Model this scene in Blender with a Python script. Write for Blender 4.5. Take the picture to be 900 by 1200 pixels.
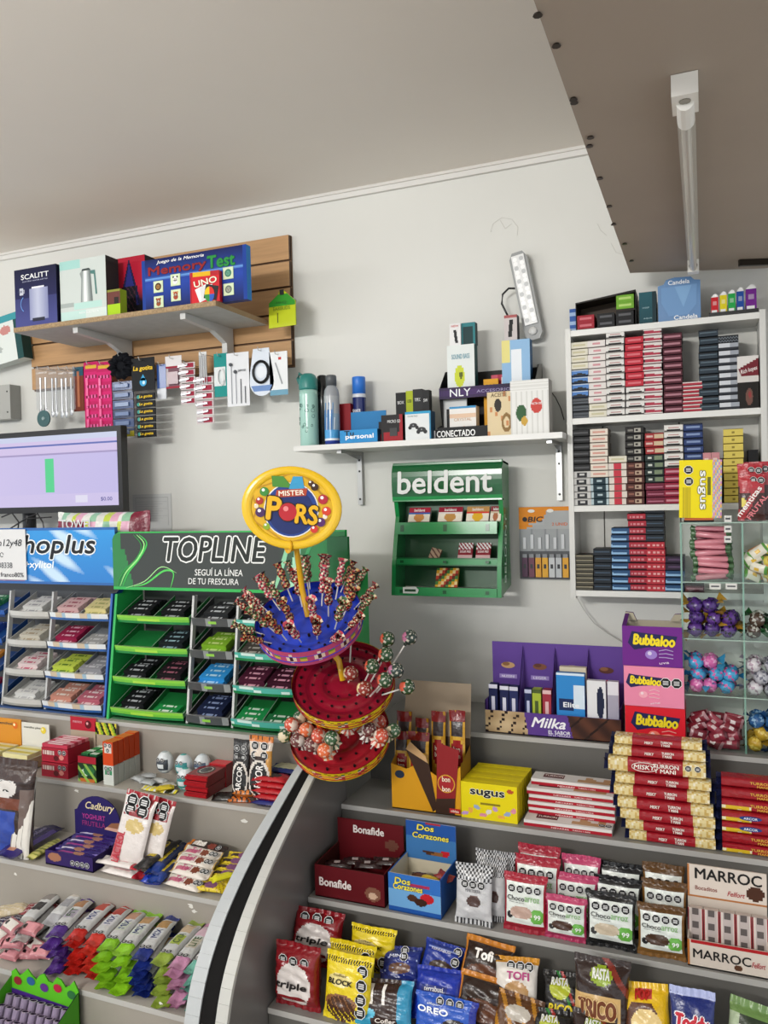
import bpy, bmesh, math, random
from mathutils import Vector, Matrix, Euler
for _o in list(bpy.data.objects): bpy.data.objects.remove(_o)
SC = bpy.context.scene
PI = math.pi
# ---------------------------------------------------------------- camera
FPX = 930.0; YAW = math.radians(22.0); PITCH = math.radians(-1.05); ROLL = math.radians(1.43); CZ = 1.6
fw = Vector((-math.sin(YAW)*math.cos(PITCH), math.cos(YAW)*math.cos(PITCH), math.sin(PITCH)))
r0 = Vector((math.cos(YAW), math.sin(YAW), 0)); u0 = r0.cross(fw)
rt = math.cos(ROLL)*r0 - math.sin(ROLL)*u0; up = math.sin(ROLL)*r0 + math.cos(ROLL)*u0
cd = bpy.data.cameras.new('camera'); cam = bpy.data.objects.new('camera', cd); SC.collection.objects.link(cam)
cd.sensor_fit = 'VERTICAL'; cd.sensor_height = 36.0; cd.lens = FPX/1200*36.0; cd.clip_start = .02
cam.matrix_world = Matrix(((rt.x, up.x, -fw.x, 0), (rt.y, up.y, -fw.y, 0), (rt.z, up.z, -fw.z, CZ), (0, 0, 0, 1)))
SC.camera = cam
# ---------------------------------------------------------------- world, lamps, exposure
W_ = bpy.data.worlds.new('world'); SC.world = W_; W_.use_nodes = True
W_.node_tree.nodes['Background'].inputs[0].default_value = (.93, .97, 1.0, 1); W_.node_tree.nodes['Background'].inputs[1].default_value = 1.0
def area(name, loc, target, sx, sy, power, col=(1, .985, .95)):
    l = bpy.data.lights.new(name, 'AREA'); l.shape = 'RECTANGLE'; l.size = sx; l.size_y = sy; l.energy = power; l.color = col
    o = bpy.data.objects.new(name, l); SC.collection.objects.link(o); o.location = loc
    o.rotation_euler = (Vector(target)-Vector(loc)).to_track_quat('-Z', 'Y').to_euler(); return o
area('ceiling_tube_far', (-3.9, -.35, 2.62), (-1.0, 2.6, 1.6), 1.1, .12, 12)
area('ceiling_tube_near', (-1.6, -2.3, 2.6), (-.5, 2.6, .4), 1.3, .14, 88)
area('ceiling_fill_far', (-3.9, -.35, 2.45), (-3.9, -.35, 3), 1.1, .12, 7)  # added upward fill above the far tube, brightens the ceiling
area('ceiling_fill_near', (-1.4, .1, 2.4), (-1.4, .6, 3), 1.3, .14, 8)  # added upward fill, no tube at this spot, brightens the ceiling
SC.view_settings.view_transform = 'Standard'; SC.view_settings.look = 'None'; SC.view_settings.gamma = 1; SC.view_settings.exposure = .06
# ---------------------------------------------------------------- pixel -> place helpers (measuring aid: every thing gets its own depth)
def ray(px, py): return fw + rt*((px-450)/FPX) - up*((py-600)/FPX)
def atY(px, py, Y):
    d = ray(px, py); t = Y/d.y; return Vector((d.x*t, Y, CZ+d.z*t))
def atZ(px, py, Z):
    d = ray(px, py); t = (Z-CZ)/d.z; return Vector((d.x*t, d.y*t, Z))
def rect(x0, y0, x1, y1, Y):
    "front face seen in the photo as x0..x1, y0..y1 standing at depth Y -> centre x, bottom z, width, height"
    a = atY(x0, (y0+y1)/2, Y); b = atY(x1, (y0+y1)/2, Y); t = atY((x0+x1)/2, y0, Y); c = atY((x0+x1)/2, y1, Y)
    return (a.x+b.x)/2, c.z, b.x-a.x, t.z-c.z
# ---------------------------------------------------------------- colours and materials
def L1(c): return c/12.92 if c <= .04045 else ((c+.055)/1.055)**2.4
_hc = {}
def H(s):
    if not isinstance(s, str): return s
    if s not in _hc: _hc[s] = tuple(L1(int(s[i:i+2], 16)/255) for i in (0, 2, 4))
    return _hc[s]
def mix(a, b, t): a = H(a); b = H(b); return tuple(a[i]*(1-t)+b[i]*t for i in range(3))
def newmat(name, rough=.5, metal=0, spec=.5, col=None, bump=0, bscale=40, noise=0, nscale=8, coat=0, trans=0, alpha=1, emit=0, stretch=(1,1,1)):
    m = bpy.data.materials.new(name); m.use_nodes = True; nt = m.node_tree; b = nt.nodes['Principled BSDF']
    b.inputs['Roughness'].default_value = rough; b.inputs['Metallic'].default_value = metal; b.inputs['Specular IOR Level'].default_value = spec
    b.inputs['Coat Weight'].default_value = coat; b.inputs['Coat Roughness'].default_value = .15
    b.inputs['Transmission Weight'].default_value = trans; b.inputs['Alpha'].default_value = alpha
    if col is None:
        a = nt.nodes.new('ShaderNodeAttribute'); a.attribute_name = 'Col'; src = a.outputs['Color']
    else:
        a = nt.nodes.new('ShaderNodeRGB'); a.outputs[0].default_value = (*H(col), 1); src = a.outputs[0]
    tc = None
    def mapped():
        nonlocal tc
        if tc is None:
            g = nt.nodes.new('ShaderNodeTexCoord'); mp = nt.nodes.new('ShaderNodeMapping'); mp.inputs['Scale'].default_value = stretch
            nt.links.new(g.outputs['Object'], mp.inputs[0]); tc = mp.outputs[0]
        return tc
    if noise:
        n = nt.nodes.new('ShaderNodeTexNoise'); n.inputs['Scale'].default_value = nscale; n.inputs['Detail'].default_value = 5
        nt.links.new(mapped(), n.inputs['Vector'])
        mr = nt.nodes.new('ShaderNodeMapRange'); mr.inputs[1].default_value = .3; mr.inputs[2].default_value = .7; mr.inputs[3].default_value = 1-noise; mr.inputs[4].default_value = 1+noise*.4
        nt.links.new(n.outputs[0], mr.inputs[0])
        mx = nt.nodes.new('ShaderNodeVectorMath'); mx.operation = 'SCALE'; nt.links.new(src, mx.inputs[0]); nt.links.new(mr.outputs[0], mx.inputs['Scale']); src = mx.outputs[0]
    nt.links.new(src, b.inputs['Base Color'])
    if emit:
        nt.links.remove(b.inputs['Base Color'].links[0]); b.inputs['Base Color'].default_value = (.01, .01, .01, 1)
        nt.links.new(src, b.inputs['Emission Color']); b.inputs['Emission Strength'].default_value = emit
    if bump:
        n = nt.nodes.new('ShaderNodeTexNoise'); n.inputs['Scale'].default_value = bscale; n.inputs['Detail'].default_value = 4
        nt.links.new(mapped(), n.inputs['Vector']); bp = nt.nodes.new('ShaderNodeBump'); bp.inputs['Strength'].default_value = bump; bp.inputs['Distance'].default_value = .01
        nt.links.new(n.outputs[0], bp.inputs['Height']); nt.links.new(bp.outputs[0], b.inputs['Normal'])
    return m
MT = dict(
    card=newmat('printed_card', .5, spec=.22), matte=newmat('matte_surface', .8, spec=.2, noise=.08, nscale=30),
    gloss=newmat('glossy_plastic', .2, spec=.55), plastic=newmat('plastic', .38, spec=.5),
    foil=newmat('foil_wrapper', .27, spec=.6, bump=.35, bscale=55), paper=newmat('paper', .75, spec=.2),
    metal=newmat('metal', .3, metal=.9, noise=.1), print=newmat('ink', .5, spec=.3),
    wall=newmat('painted_plaster', .75, spec=.25, bump=.12, bscale=7, noise=.03, nscale=2.2),
    ceil=newmat('ceiling_paint', .85, spec=.2, bump=.1, bscale=4, noise=.04, nscale=1.2),
    counter=newmat('grey_laminate', .3, spec=.45, noise=.06, nscale=5), canopy=newmat('canopy_laminate', .55, spec=.3, noise=.05, nscale=3),
    wood=newmat('wood_grain', .5, spec=.35, noise=.16, nscale=5, stretch=(1, 4, 14)), chip=newmat('chipboard', .8, spec=.2, noise=.35, nscale=160),
    glow=newmat('lit_screen', .3, emit=.85),
)
def glassmat(name, tint, a):
    m = bpy.data.materials.new(name); m.use_nodes = True; nt = m.node_tree; nt.nodes.remove(nt.nodes['Principled BSDF'])
    out = [n for n in nt.nodes if n.type == 'OUTPUT_MATERIAL'][0]
    t = nt.nodes.new('ShaderNodeBsdfTransparent'); t.inputs[0].default_value = (*H(tint), 1)
    g = nt.nodes.new('ShaderNodeBsdfGlossy'); g.inputs['Roughness'].default_value = .05
    mx = nt.nodes.new('ShaderNodeMixShader'); lw = nt.nodes.new('ShaderNodeLayerWeight'); lw.inputs[0].default_value = a; fr = nt.nodes.new('ShaderNodeMath'); fr.operation = 'MULTIPLY_ADD'; fr.inputs[1].default_value = .55; fr.inputs[2].default_value = .03; nt.links.new(lw.outputs['Facing'], fr.inputs[0])
    nt.links.new(fr.outputs[0], mx.inputs[0]); nt.links.new(t.outputs[0], mx.inputs[1]); nt.links.new(g.outputs[0], mx.inputs[2]); nt.links.new(mx.outputs[0], out.inputs[0]); return m
MT['glass'] = glassmat('clear_glass', 'f7fbf9', .12); MT['bag'] = glassmat('clear_plastic_film', 'f4f4f4', .3)
# ---------------------------------------------------------------- mesh collector
class MB:
    def __init__(s): s.v = []; s.f = []; s.c = []
    def quad(s, pts, col): n = len(s.v); s.v += [tuple(p) for p in pts]; s.f.append(tuple(range(n, n+len(pts)))); s.c.append(H(col)); return s
    def box(s, x0, y0, z0, x1, y1, z1, col, front=None, top=None, right=None, left=None, bottom=None, back=None, skip=''):
        p = [(x0, y0, z0), (x1, y0, z0), (x1, y1, z0), (x0, y1, z0), (x0, y0, z1), (x1, y0, z1), (x1, y1, z1), (x0, y1, z1)]
        n = len(s.v); s.v += p
        for k, idx, cc in (('f', (0, 1, 5, 4), front), ('r', (1, 2, 6, 5), right), ('b', (2, 3, 7, 6), back), ('l', (3, 0, 4, 7), left), ('t', (4, 5, 6, 7), top), ('d', (3, 2, 1, 0), bottom)):
            if k in skip: continue
            s.f.append(tuple(n+i for i in idx)); s.c.append(H(cc or col))
        return s
    def face(s, w, h, y, fn, nu, nv, cx=0, z0=0):
        "printed face in the XZ plane looking towards -Y"
        n = len(s.v)
        for j in range(nv+1):
            for i in range(nu+1): s.v.append((cx+(i/nu-.5)*w, y, z0+j/nv*h))
        for j in range(nv):
            for i in range(nu):
                a = n+j*(nu+1)+i; s.f.append((a, a+1, a+nu+2, a+nu+1)); s.c.append(H(fn((i+.5)/nu, (j+.5)/nv)))
        return s
    def grid(s, pos, nu, nv, fn, flip=False, wrap=False):
        n = len(s.v); W = nu if wrap else nu+1
        for j in range(nv+1):
            for i in range(W): s.v.append(tuple(pos(i/nu, j/nv)))
        for j in range(nv):
            for i in range(nu):
                a = n+j*W+i; b = n+j*W+(i+1) % W if wrap else a+1; q = (a, b, b+W, a+W)
                s.f.append(q[::-1] if flip else q); s.c.append(H(fn((i+.5)/nu, (j+.5)/nv)))
        return s
    def lathe(s, prof, n, fn, c=(0, 0, 0), sy=1, caps=True):
        "prof: list of (radius, z) bottom to top; fn(angle fraction, segment index)"
        m = len(s.v)
        for r, z in prof:
            for i in range(n): a = 2*PI*i/n; s.v.append((c[0]+r*math.cos(a), c[1]+sy*r*math.sin(a), c[2]+z))
        for j in range(len(prof)-1):
            for i in range(n): s.f.append((m+j*n+i, m+j*n+(i+1) % n, m+(j+1)*n+(i+1) % n, m+(j+1)*n+i)); s.c.append(H(fn(i/n, j) if callable(fn) else fn))
        if caps:
            s.f.append(tuple(m+i for i in range(n))[::-1]); s.c.append(H(fn(0, 0) if callable(fn) else fn)); k = m+(len(prof)-1)*n
            s.f.append(tuple(k+i for i in range(n))); s.c.append(H(fn(0, len(prof)-2) if callable(fn) else fn))
        return s
    def tube(s, pts, r, col, n=8):
        pts = [Vector(p) for p in pts]; m = len(s.v); rr = r if hasattr(r, '__len__') else [r]*len(pts)
        for k, p in enumerate(pts):
            d = (pts[min(k+1, len(pts)-1)]-pts[max(k-1, 0)]).normalized(); a = d.cross(Vector((0, 0, 1)) if abs(d.z) < .9 else Vector((1, 0, 0))).normalized(); b = d.cross(a)
            for i in range(n): t = 2*PI*i/n; s.v.append(tuple(p+(a*math.cos(t)+b*math.sin(t))*rr[k]))
        for k in range(len(pts)-1):
            for i in range(n): s.f.append((m+k*n+i, m+k*n+(i+1) % n, m+(k+1)*n+(i+1) % n, m+(k+1)*n+i)); s.c.append(H(col))
        s.f.append(tuple(m+i for i in range(n))); s.c.append(H(col)); k = m+(len(pts)-1)*n; s.f.append(tuple(k+i for i in range(n))[::-1]); s.c.append(H(col))
        return s
    def prism(s, poly, y0, y1, col, front=None):
        "outline in (x, z), front at y0, back at y1"
        n = len(s.v); k = len(poly); s.v += [(x, y0, z) for x, z in poly]+[(x, y1, z) for x, z in poly]
        s.f.append(tuple(range(n, n+k))); s.c.append(H(front or col)); s.f.append(tuple(range(n+k, n+2*k))[::-1]); s.c.append(H(col))
        for i in range(k): j = (i+1) % k; s.f.append((n+i, n+k+i, n+k+j, n+j)); s.c.append(H(col))
        return s
    def ball(s, c, r, col, n=10, m=6, fn=None, sc=(1, 1, 1)):
        return s.grid(lambda u, v: (c[0]+r*sc[0]*math.sin(PI*v)*math.cos(2*PI*u), c[1]+r*sc[1]*math.sin(PI*v)*math.sin(2*PI*u), c[2]-r*sc[2]*math.cos(PI*v)), n, m, fn or (lambda u, v: col), wrap=True)
    def disc(s, cx, cz, r, y, col, n=16, sz=1): return s.quad([(cx+r*math.cos(2*PI*i/n), y, cz+sz*r*math.sin(2*PI*i/n)) for i in range(n)], col)
    def xf(s, M, a=0):
        for i in range(a, len(s.v)): s.v[i] = tuple(M @ Vector(s.v[i]))
        return s
    def mesh(s, name, mat, smooth=False):
        me = bpy.data.meshes.new(name); me.from_pydata(s.v, [], s.f); me.materials.append(MT[mat])
        at = me.color_attributes.new('Col', 'FLOAT_COLOR', 'CORNER'); buf = []
        for p, c in zip(s.f, s.c): buf += [c[0], c[1], c[2], 1]*len(p)
        at.data.foreach_set('color', buf)
        if smooth: me.polygons.foreach_set('use_smooth', [True]*len(me.polygons))
        me.update(); return me
    def build(s, name, mat='card', parent=None, loc=(0, 0, 0), rot=(0, 0, 0), smooth=False, label=None, kind=None):
        return put(s.mesh(name, mat, smooth), name, parent, loc, rot, label, kind)
def put(me, name, parent=None, loc=(0, 0, 0), rot=(0, 0, 0), label=None, kind=None):
    o = bpy.data.objects.new(name, me); SC.collection.objects.link(o); o.location = loc; o.rotation_euler = rot
    if parent: o.parent = parent
    if label: o['label'] = label
    if kind: o['kind'] = kind
    return o
def tag(o, label, cat, group=None, kind=None):
    o['label'] = label; o['category'] = cat
    if group: o['group'] = group
    if kind: o['kind'] = kind
    return o
def thing(name, label, cat, loc=(0, 0, 0), rot=(0, 0, 0), group=None):
    o = bpy.data.objects.new(name, None); o.empty_display_size = .02; SC.collection.objects.link(o); o.location = loc; o.rotation_euler = rot
    return tag(o, label, cat, group)
def dup(o, loc=None, rot=None, label=None, group=None, parent=None, scale=None):
    c = o.copy(); SC.collection.objects.link(c)
    if parent: c.parent = parent
    if loc is not None: c.location = loc
    if rot is not None: c.rotation_euler = rot
    if label: c['label'] = label
    if group: c['group'] = group
    if scale: c.scale = scale
    for ch in list(o.children): dup(ch, parent=c)
    return c
# ---------------------------------------------------------------- lettering
_tm = {}
def tmesh(s, bold, shear, sp=1.0):
    k = (s, bold, shear, sp)
    if k in _tm: return _tm[k]
    cu = bpy.data.curves.new('t', 'FONT'); cu.body = s; cu.offset = bold; cu.shear = shear; cu.resolution_u = 3; cu.space_character = sp; cu.fill_mode = 'FRONT'
    o = bpy.data.objects.new('t', cu); SC.collection.objects.link(o); bpy.context.view_layer.update()
    me = bpy.data.meshes.new_from_object(o.evaluated_get(bpy.context.evaluated_depsgraph_get())); bpy.data.objects.remove(o); bpy.data.curves.remove(cu)
    vs = [tuple(v.co) for v in me.vertices]; fs = [tuple(p.vertices) for p in me.polygons]; bpy.data.meshes.remove(me)
    xs = [v[0] for v in vs]; ys = [v[1] for v in vs]; x0, x1, y0, y1 = min(xs), max(xs), min(ys), max(ys)
    _tm[k] = ([((v[0]-x0)/(x1-x0)-.5, (v[1]-y0)/(y1-y0)-.5) for v in vs], fs); return _tm[k]
def addtext(mb, s, w, h, col, cx=0, cz=0, y=0, bold=.02, shear=0, rot=0, outline=None, ow=.05, surf=None, sp=1.0, yf=None):
    vs, fs = tmesh(s, 0, shear, sp); ca, sa = math.cos(rot), math.sin(rot)
    def one(r, nd, c, yy):
        for k in range(nd if r > 0 else 1):
            dx = r*math.cos(2*PI*k/nd) if r > 0 else 0; dz = r*math.sin(2*PI*k/nd) if r > 0 else 0; n = len(mb.v)
            for a, bb in vs:
                X = a*w+dx; Z = bb*h+dz; px, pz = cx+X*ca-Z*sa, cz+X*sa+Z*ca
                mb.v.append((px, (surf(px, pz) if surf else 0)+yy-.00001*k, pz))
            for f in fs: mb.f.append(tuple(n+i for i in f)); mb.c.append(H(c))
    r = bold*h*.75
    if outline: one(r+ow*h*1.1, 8, outline, y); y -= .0006
    one(r, 4, col, y); return mb
def text(parent, s, w, h, col, cx=0, cz=0, y=0, name='lettering', **k):
    return addtext(MB(), s, w, h, col, cx, cz, y, **k).build(name, 'print', parent)
ORD = ['lowest', 'second from bottom', 'third from bottom', 'fourth from bottom', 'fifth from bottom', 'sixth from bottom', 'seventh from bottom', 'eighth from bottom', 'ninth from bottom', 'tenth from bottom', 'eleventh from bottom', 'twelfth from bottom', 'thirteenth from bottom', 'fourteenth from bottom']
def ordn(i, n): return 'topmost' if i == n-1 else ORD[i]
ROW = ['first', 'second', 'third', 'fourth', 'fifth', 'sixth', 'seventh', 'eighth', 'ninth', 'tenth', 'eleventh', 'twelfth', 'thirteenth', 'fourteenth']
# ---------------------------------------------------------------- generic goods
def octos(mb, pts, r, y, surf=None):
    for cx, cz in pts:
        for rr, c, dy in ((r*1.12, 'e8e8e8', 0), (r, '0c0c0c', -.0004)):
            mb.quad([(cx+rr*math.cos(PI/8+PI/4*i), y+dy+(surf(cx, cz) if surf else 0), cz+rr*math.sin(PI/8+PI/4*i)) for i in range(8)], c)
        for k in (-1, 0, 1): mb.quad([(cx+sx*r*.55, y-.0008+(surf(cx, cz) if surf else 0), cz+k*r*.32+sz*r*.1) for sx, sz in ((-1, -1), (1, -1), (1, 1), (-1, 1))], 'cfcfcf')
    return mb
def pouch(root, w, h, t, base, fn=None, nu=12, nv=16, crimp=.08, axis='z', name='wrapper', seed=1, mat='foil', taper=.07, wr=.03, back=None, z0=0, p=3):
    """pillow packet standing in the XZ plane, print side towards -Y; crimped at the ends along axis"""
    rnd = random.Random(seed); ph = [rnd.uniform(0, 6.28) for _ in range(6)]
    fn = fn or (lambda u, v: base)
    def g(v):
        e = min(v, 1-v)
        return 0 if e < crimp else min(1, ((e-crimp)/.16))**.55
    def S(u, v):
        a, b = (u, v) if axis == 'z' else (v, u)
        k = g(b); T = t/2*max(0, 1-abs(2*a-1)**p)**.5*k
        T *= 1+wr*math.sin(a*17+ph[0])*math.sin(b*23+ph[1])*2+wr*math.sin(b*41+a*9+ph[2])*1.5
        return T+.0005
    def pos(u, v, sgn):
        a, b = (u, v) if axis == 'z' else (v, u); k = g(b); sh = 1-taper*k
        x, z = ((u-.5)*w, v*h)
        if axis == 'z': x *= sh
        else: z = (v-.5)*h*sh+h/2
        e = min(b, 1-b); fl = .0016*math.sin(a*38)*(1 if e < crimp*.9 else 0)+.003*(1-k)*math.sin(a*7+ph[3])
        return (x, sgn*S(u, v)+fl, z0+z)
    mb = MB(); mb.grid(lambda u, v: pos(u, v, -1), nu, nv, fn); bk = back or base
    mb.grid(lambda u, v: pos(u, v, 1), max(4, nu//2), max(4, nv//2), (lambda u, v: bk) if isinstance(bk, (str, tuple)) else bk, flip=True)
    o = mb.build(name, mat, root, smooth=True)
    def surf(x, z):
        u = min(.98, max(.02, x/w/(1-taper)+.5)); v = min(.98, max(.02, (z-z0)/h)); return -S(u, v)-.0012
    return o, surf
def carton(root, w, d, h, base, fn=None, nu=16, nv=12, top=None, side=None, name='box', mat='card', z0=0, cx=0, left=None):
    nu = int(nu*1.7); nv = int(nv*1.7)
    mb = MB(); mb.box(cx-w/2, 0, z0, cx+w/2, d, z0+h, base, top=top, right=side, left=left or side, skip='f' if fn else '')
    if fn: mb.face(w, h, 0, fn, nu, nv, cx, z0)
    return mb.build(name, mat, root)
def opentray(root, w, d, h, hb, base, inner, fn=None, nu=16, nv=8, name='tray', th=.003, side=None, hs=None, backin=None, mat='card', fnb=None):
    nu = int(nu*1.8); nv = int(nv*1.8)
    "open counter display carton: low front h, high back hb, sides hs at the front rising to the back"
    hs = hs or h; mb = MB(); x = w/2
    mb.box(-x, 0, 0, x, d, th, base, top=inner)
    if fn: mb.face(w, h, 0, fn, nu, nv); mb.box(-x, .0002, 0, x, th, h, inner, skip='f')
    else: mb.box(-x, 0, 0, x, th, h, base, back=inner)
    mb.box(-x, d-th, 0, x, d, hb, base, front=backin or inner, skip='f' if fnb else '')
    if fnb: mb.face(w, hb, d-th, fnb, nu, nv)
    for sx in (-1, 1):
        n = len(mb.v); a = sx*x; b = sx*(x-th); hk = max(hs, min(hb, hs+.0))
        mb.quad([(a, 0, 0), (a, d, 0), (a, d, hk), (a, 0, hs)][::sx], side or base); mb.quad([(b, th, 0), (b, d-th, 0), (b, d-th, hk), (b, th, hs)][::-sx], inner)
        mb.quad([(a, 0, hs), (a, d, hk), (b, d, hk), (b, 0, hs)][::sx], base)
    return mb.build(name, mat, root)
# ================================================================ SETTING
WY = 2.64
def struct(name, mb, mat, label=None): o = mb.build(name, mat); o['kind'] = 'structure'; return o
struct('wall_back', MB().box(-4.6, WY, 0, 2.2, WY+.12, 2.71, 'dcdcd7'), 'wall')
struct('ceiling', MB().box(-4.6, -2.8, 2.71, 2.2, WY+.12, 2.8, 'efe9e1'), 'ceil')
struct('floor', MB().box(-4.6, -2.8, -.06, 2.2, WY+.12, 0, 'b0a89e'), 'matte')
t_ = MB().box(-4.6, WY-.014, 2.682, 2.2, WY, 2.71, 'dedcd8'); t_.box(-4.6, WY-.02, 2.7, 2.2, WY-.014, 2.71, 'd8d5d0'); struct('trim_1', t_, 'wall')
# ---- canopy board over the right of the counter with its unlit tube
cz = 2.254; poly = [(-.203, -.9), (1.4, -.9), (1.4, 2.635), (.18, 2.635), (-.196, 2.5)]
can = thing('canopy', 'big grey laminate canopy board hanging over the right side below the ceiling', 'canopy', (-.2, 0, cz))
m = MB(); pl = [(x+.2, y, 0) for x, y in poly]; pu = [(x, y, .045) for x, y, z in pl]
m.quad(pl[::-1], 'a89b8e'); m.quad(pu, 'a09890')
for i in range(5): j = (i+1) % 5; m.quad([pl[i], pl[j], pu[j], pu[i]], 'a39b91')
m.build('board', 'canopy', can)
for i, (px, py) in enumerate([(630, 16), (652, 52), (672, 115), (673, 119), (692, 160), (691, 170), (703, 208), (714, 241), (719, 262), (732, 285), (740, 305)]):
    p = atZ(px, py, cz); MB().lathe([(.007, 0), (.005, .003)], 8, '4a443e', caps=True).build('screw', 'metal', can, (p.x+.2, p.y, -.003))
a = atZ(802, 88, cz); b = atZ(817, 313, cz)
fl = thing('fluorescent_lamp', 'unlit white fluorescent batten with bare tube under the canopy', 'lamp', (a.x, a.y, cz))
Lh = b.y-a.y-.1; MB().box(-.015, 0, -.012, .015, Lh, -.001, 'c9c4ba').build('batten', 'plastic', fl)
MB().tube([(0, .05, -.034), (0, Lh-.03, -.034)], .0095, 'c6c2b8', 14).build('tube', 'gloss', fl)
m = MB().box(-.02, -.01, -.035, .02, .06, -.001, 'eeece6'); m.tube([(0, .02, -.033), (0, .095, -.033)], .014, 'eeece6', 12); m.build('end_cap', 'plastic', fl)
MB().lathe([(.009, 0), (.009, .0015)], 10, '8a867d').build('screw', 'metal', fl, (0, .012, -.0365))
m = MB().box(-.015, Lh-.03, -.045, .015, Lh, -.001, 'eeece6'); m.build('end_cap', 'plastic', fl)
m = MB(); m.disc(0, -.028, .011, Lh-.031, '1a1a1a', 14); m.disc(0, -.028, .005, Lh-.032, 'cfcbc2', 10); m.build('socket', 'plastic', fl)
# dark cable clamp at the canopy's far right corner
p = atZ(888, 303, cz); tag(MB().box(-.05, 0, -.018, .05, .012, 0, '3c3833').build('bracket', 'metal', None, (p.x, p.y, cz), (0, 0, .35)), 'small dark metal bracket at the far right end of canopy board', 'bracket')
# hair-line scuffs in the plaster, a patch
def wallmark(px, py, pts, r=.0012, c='cfcfca'):
    p0 = atY(px, py, WY); return [(atY(px+x, py+y, WY-.0003)) for x, y in pts]
m = MB()
for pts in ([(575, 272), (578, 262), (588, 255), (600, 257), (607, 266), (606, 276)], [(586, 258), (592, 268), (600, 262)], [(700, 262), (704, 270), (711, 276)], [(716, 285), (722, 296), (730, 298)]):
    m.tube([atY(x, y, WY-.0004) for x, y in pts], .0011, 'd2d1cc', 5)
o = m.build('plaster_crack', 'wall'); o['kind'] = 'structure'
# ================================================================ COUNTER
Z3, Z2, Z1, Z0 = .376, .540, .709, .887            # treads, low to high
YR = {0: 2.298, 1: 2.079, 2: 1.86, 3: 1.64}; YL = {0: 2.125, 1: 1.97, 2: 1.76, 3: 1.55}; ZT = {0: Z0, 1: Z1, 2: Z2, 3: Z3}; ZL = {0: .867, 1: Z1, 2: .541, 3: .369}
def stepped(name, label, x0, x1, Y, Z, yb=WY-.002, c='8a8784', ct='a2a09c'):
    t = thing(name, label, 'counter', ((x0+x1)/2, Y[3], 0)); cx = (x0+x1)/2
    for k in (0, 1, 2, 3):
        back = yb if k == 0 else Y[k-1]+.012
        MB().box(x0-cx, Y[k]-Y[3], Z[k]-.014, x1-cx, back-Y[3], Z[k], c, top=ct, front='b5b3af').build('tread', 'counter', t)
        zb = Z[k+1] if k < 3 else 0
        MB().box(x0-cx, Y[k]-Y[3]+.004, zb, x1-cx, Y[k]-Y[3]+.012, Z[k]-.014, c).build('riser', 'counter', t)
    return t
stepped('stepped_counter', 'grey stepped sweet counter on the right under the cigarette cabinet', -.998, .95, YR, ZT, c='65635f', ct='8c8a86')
stepped('stepped_counter', 'grey stepped sweet counter on the left below the gum stands', -2.75, -1.125, YL, ZL, c='9a948b', ct='b3ada4')
# curved end panels between the two counters
prof = [(1.43, 0), (1.435, .2), (1.474, .44), (1.544, .574), (1.658, .681), (1.801, .771), (1.966, .862), (2.03, .876), (2.1, .882)]
ep = thing('counter_end_panel', 'curved grey end panel with silver and black edging between both counters', 'panel', (-1.0, 1.43, 0))
def xl(y): return -1.063-.05*max(0, min(1, (2.0-y)/.55))
def smooth_prof():
    out = []
    for i in range(len(prof)-1):
        p0 = prof[max(0, i-1)]; p1 = prof[i]; p2 = prof[i+1]; p3 = prof[min(len(prof)-1, i+2)]
        for s in range(5):
            t = s/5; out.append(tuple(.5*((2*p1[k])+(-p0[k]+p2[k])*t+(2*p0[k]-5*p1[k]+4*p2[k]-p3[k])*t*t+(-p0[k]+3*p1[k]-3*p2[k]+p3[k])*t**3) for k in (0, 1)))
    return out+[prof[-1]]
SP = smooth_prof(); e0 = Vector((-1.0, 1.43, 0))
def slab(fx0, fx1, inset, col, name, mat, yback=2.125):
    m = MB(); pts = [(y+inset, z-inset*.3) for y, z in SP]+[(yback,   .882-inset*.3)]; k = len(pts)
    A = [Vector((fx0(y), y, z))-e0 for y, z in pts]; B = [Vector((fx1(y), y, z))-e0 for y, z in pts]
    for i in range(k-1): m.quad([A[i], A[i+1], B[i+1], B[i]][::-1], col)
    for P, fl_ in ((A, 1), (B, -1)):
        for i in range(k-1): m.quad([(P[i]), (P[i+1]), Vector((P[i+1].x, yback-e0.y, P[i+1].z)), Vector((P[i].x, yback-e0.y, P[i].z))][::fl_], col)
    m.build(name, mat, ep)
slab(lambda y: -1.018, lambda y: -1.0, .006, '6d6a68', 'side_board', 'counter')
slab(lambda y: xl(y), lambda y: xl(y)+.018, .006, '6d6a68', 'side_board', 'counter')
def edging(f0, f1, col, name, mat, lift):
    m = MB()
    for i in range(len(SP)-1):
        (y, z), (y2, z2) = SP[i], SP[i+1]
        d = Vector((0, y2-y, z2-z)).normalized(); nn = Vector((0, -d.z, d.y)); q = []
        for (yy, zz) in ((y, z), (y2, z2)):
            for f in (f0, f1): q.append((Vector((f(yy), yy, zz))-e0, nn))
        a0, b0, a1, b1 = [x[0] for x in q]; o_ = nn*lift; i_ = -nn*.006
        m.quad([a0+o_, b0+o_, b1+o_, a1+o_], col); m.quad([a0+o_, a1+o_, a1+i_, a0+i_], col); m.quad([b0+o_, b0+i_, b1+i_, b1+o_], col)
    m.build(name, mat, ep, smooth=False)
wd = lambda y: (-1.0-xl(y))
edging(lambda y: -1.0-wd(y)*.27, lambda y: -1.0, 'bdbdb8', 'edge_trim', 'plastic', .004)
edging(lambda y: xl(y), lambda y: xl(y)+wd(y)*.34, 'b4b8ba', 'edge_trim', 'plastic', .004)
edging(lambda y: xl(y)+wd(y)*.34, lambda y: -1.0-wd(y)*.27, '0e0d0d', 'rubber_insert', 'matte', .0)

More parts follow.
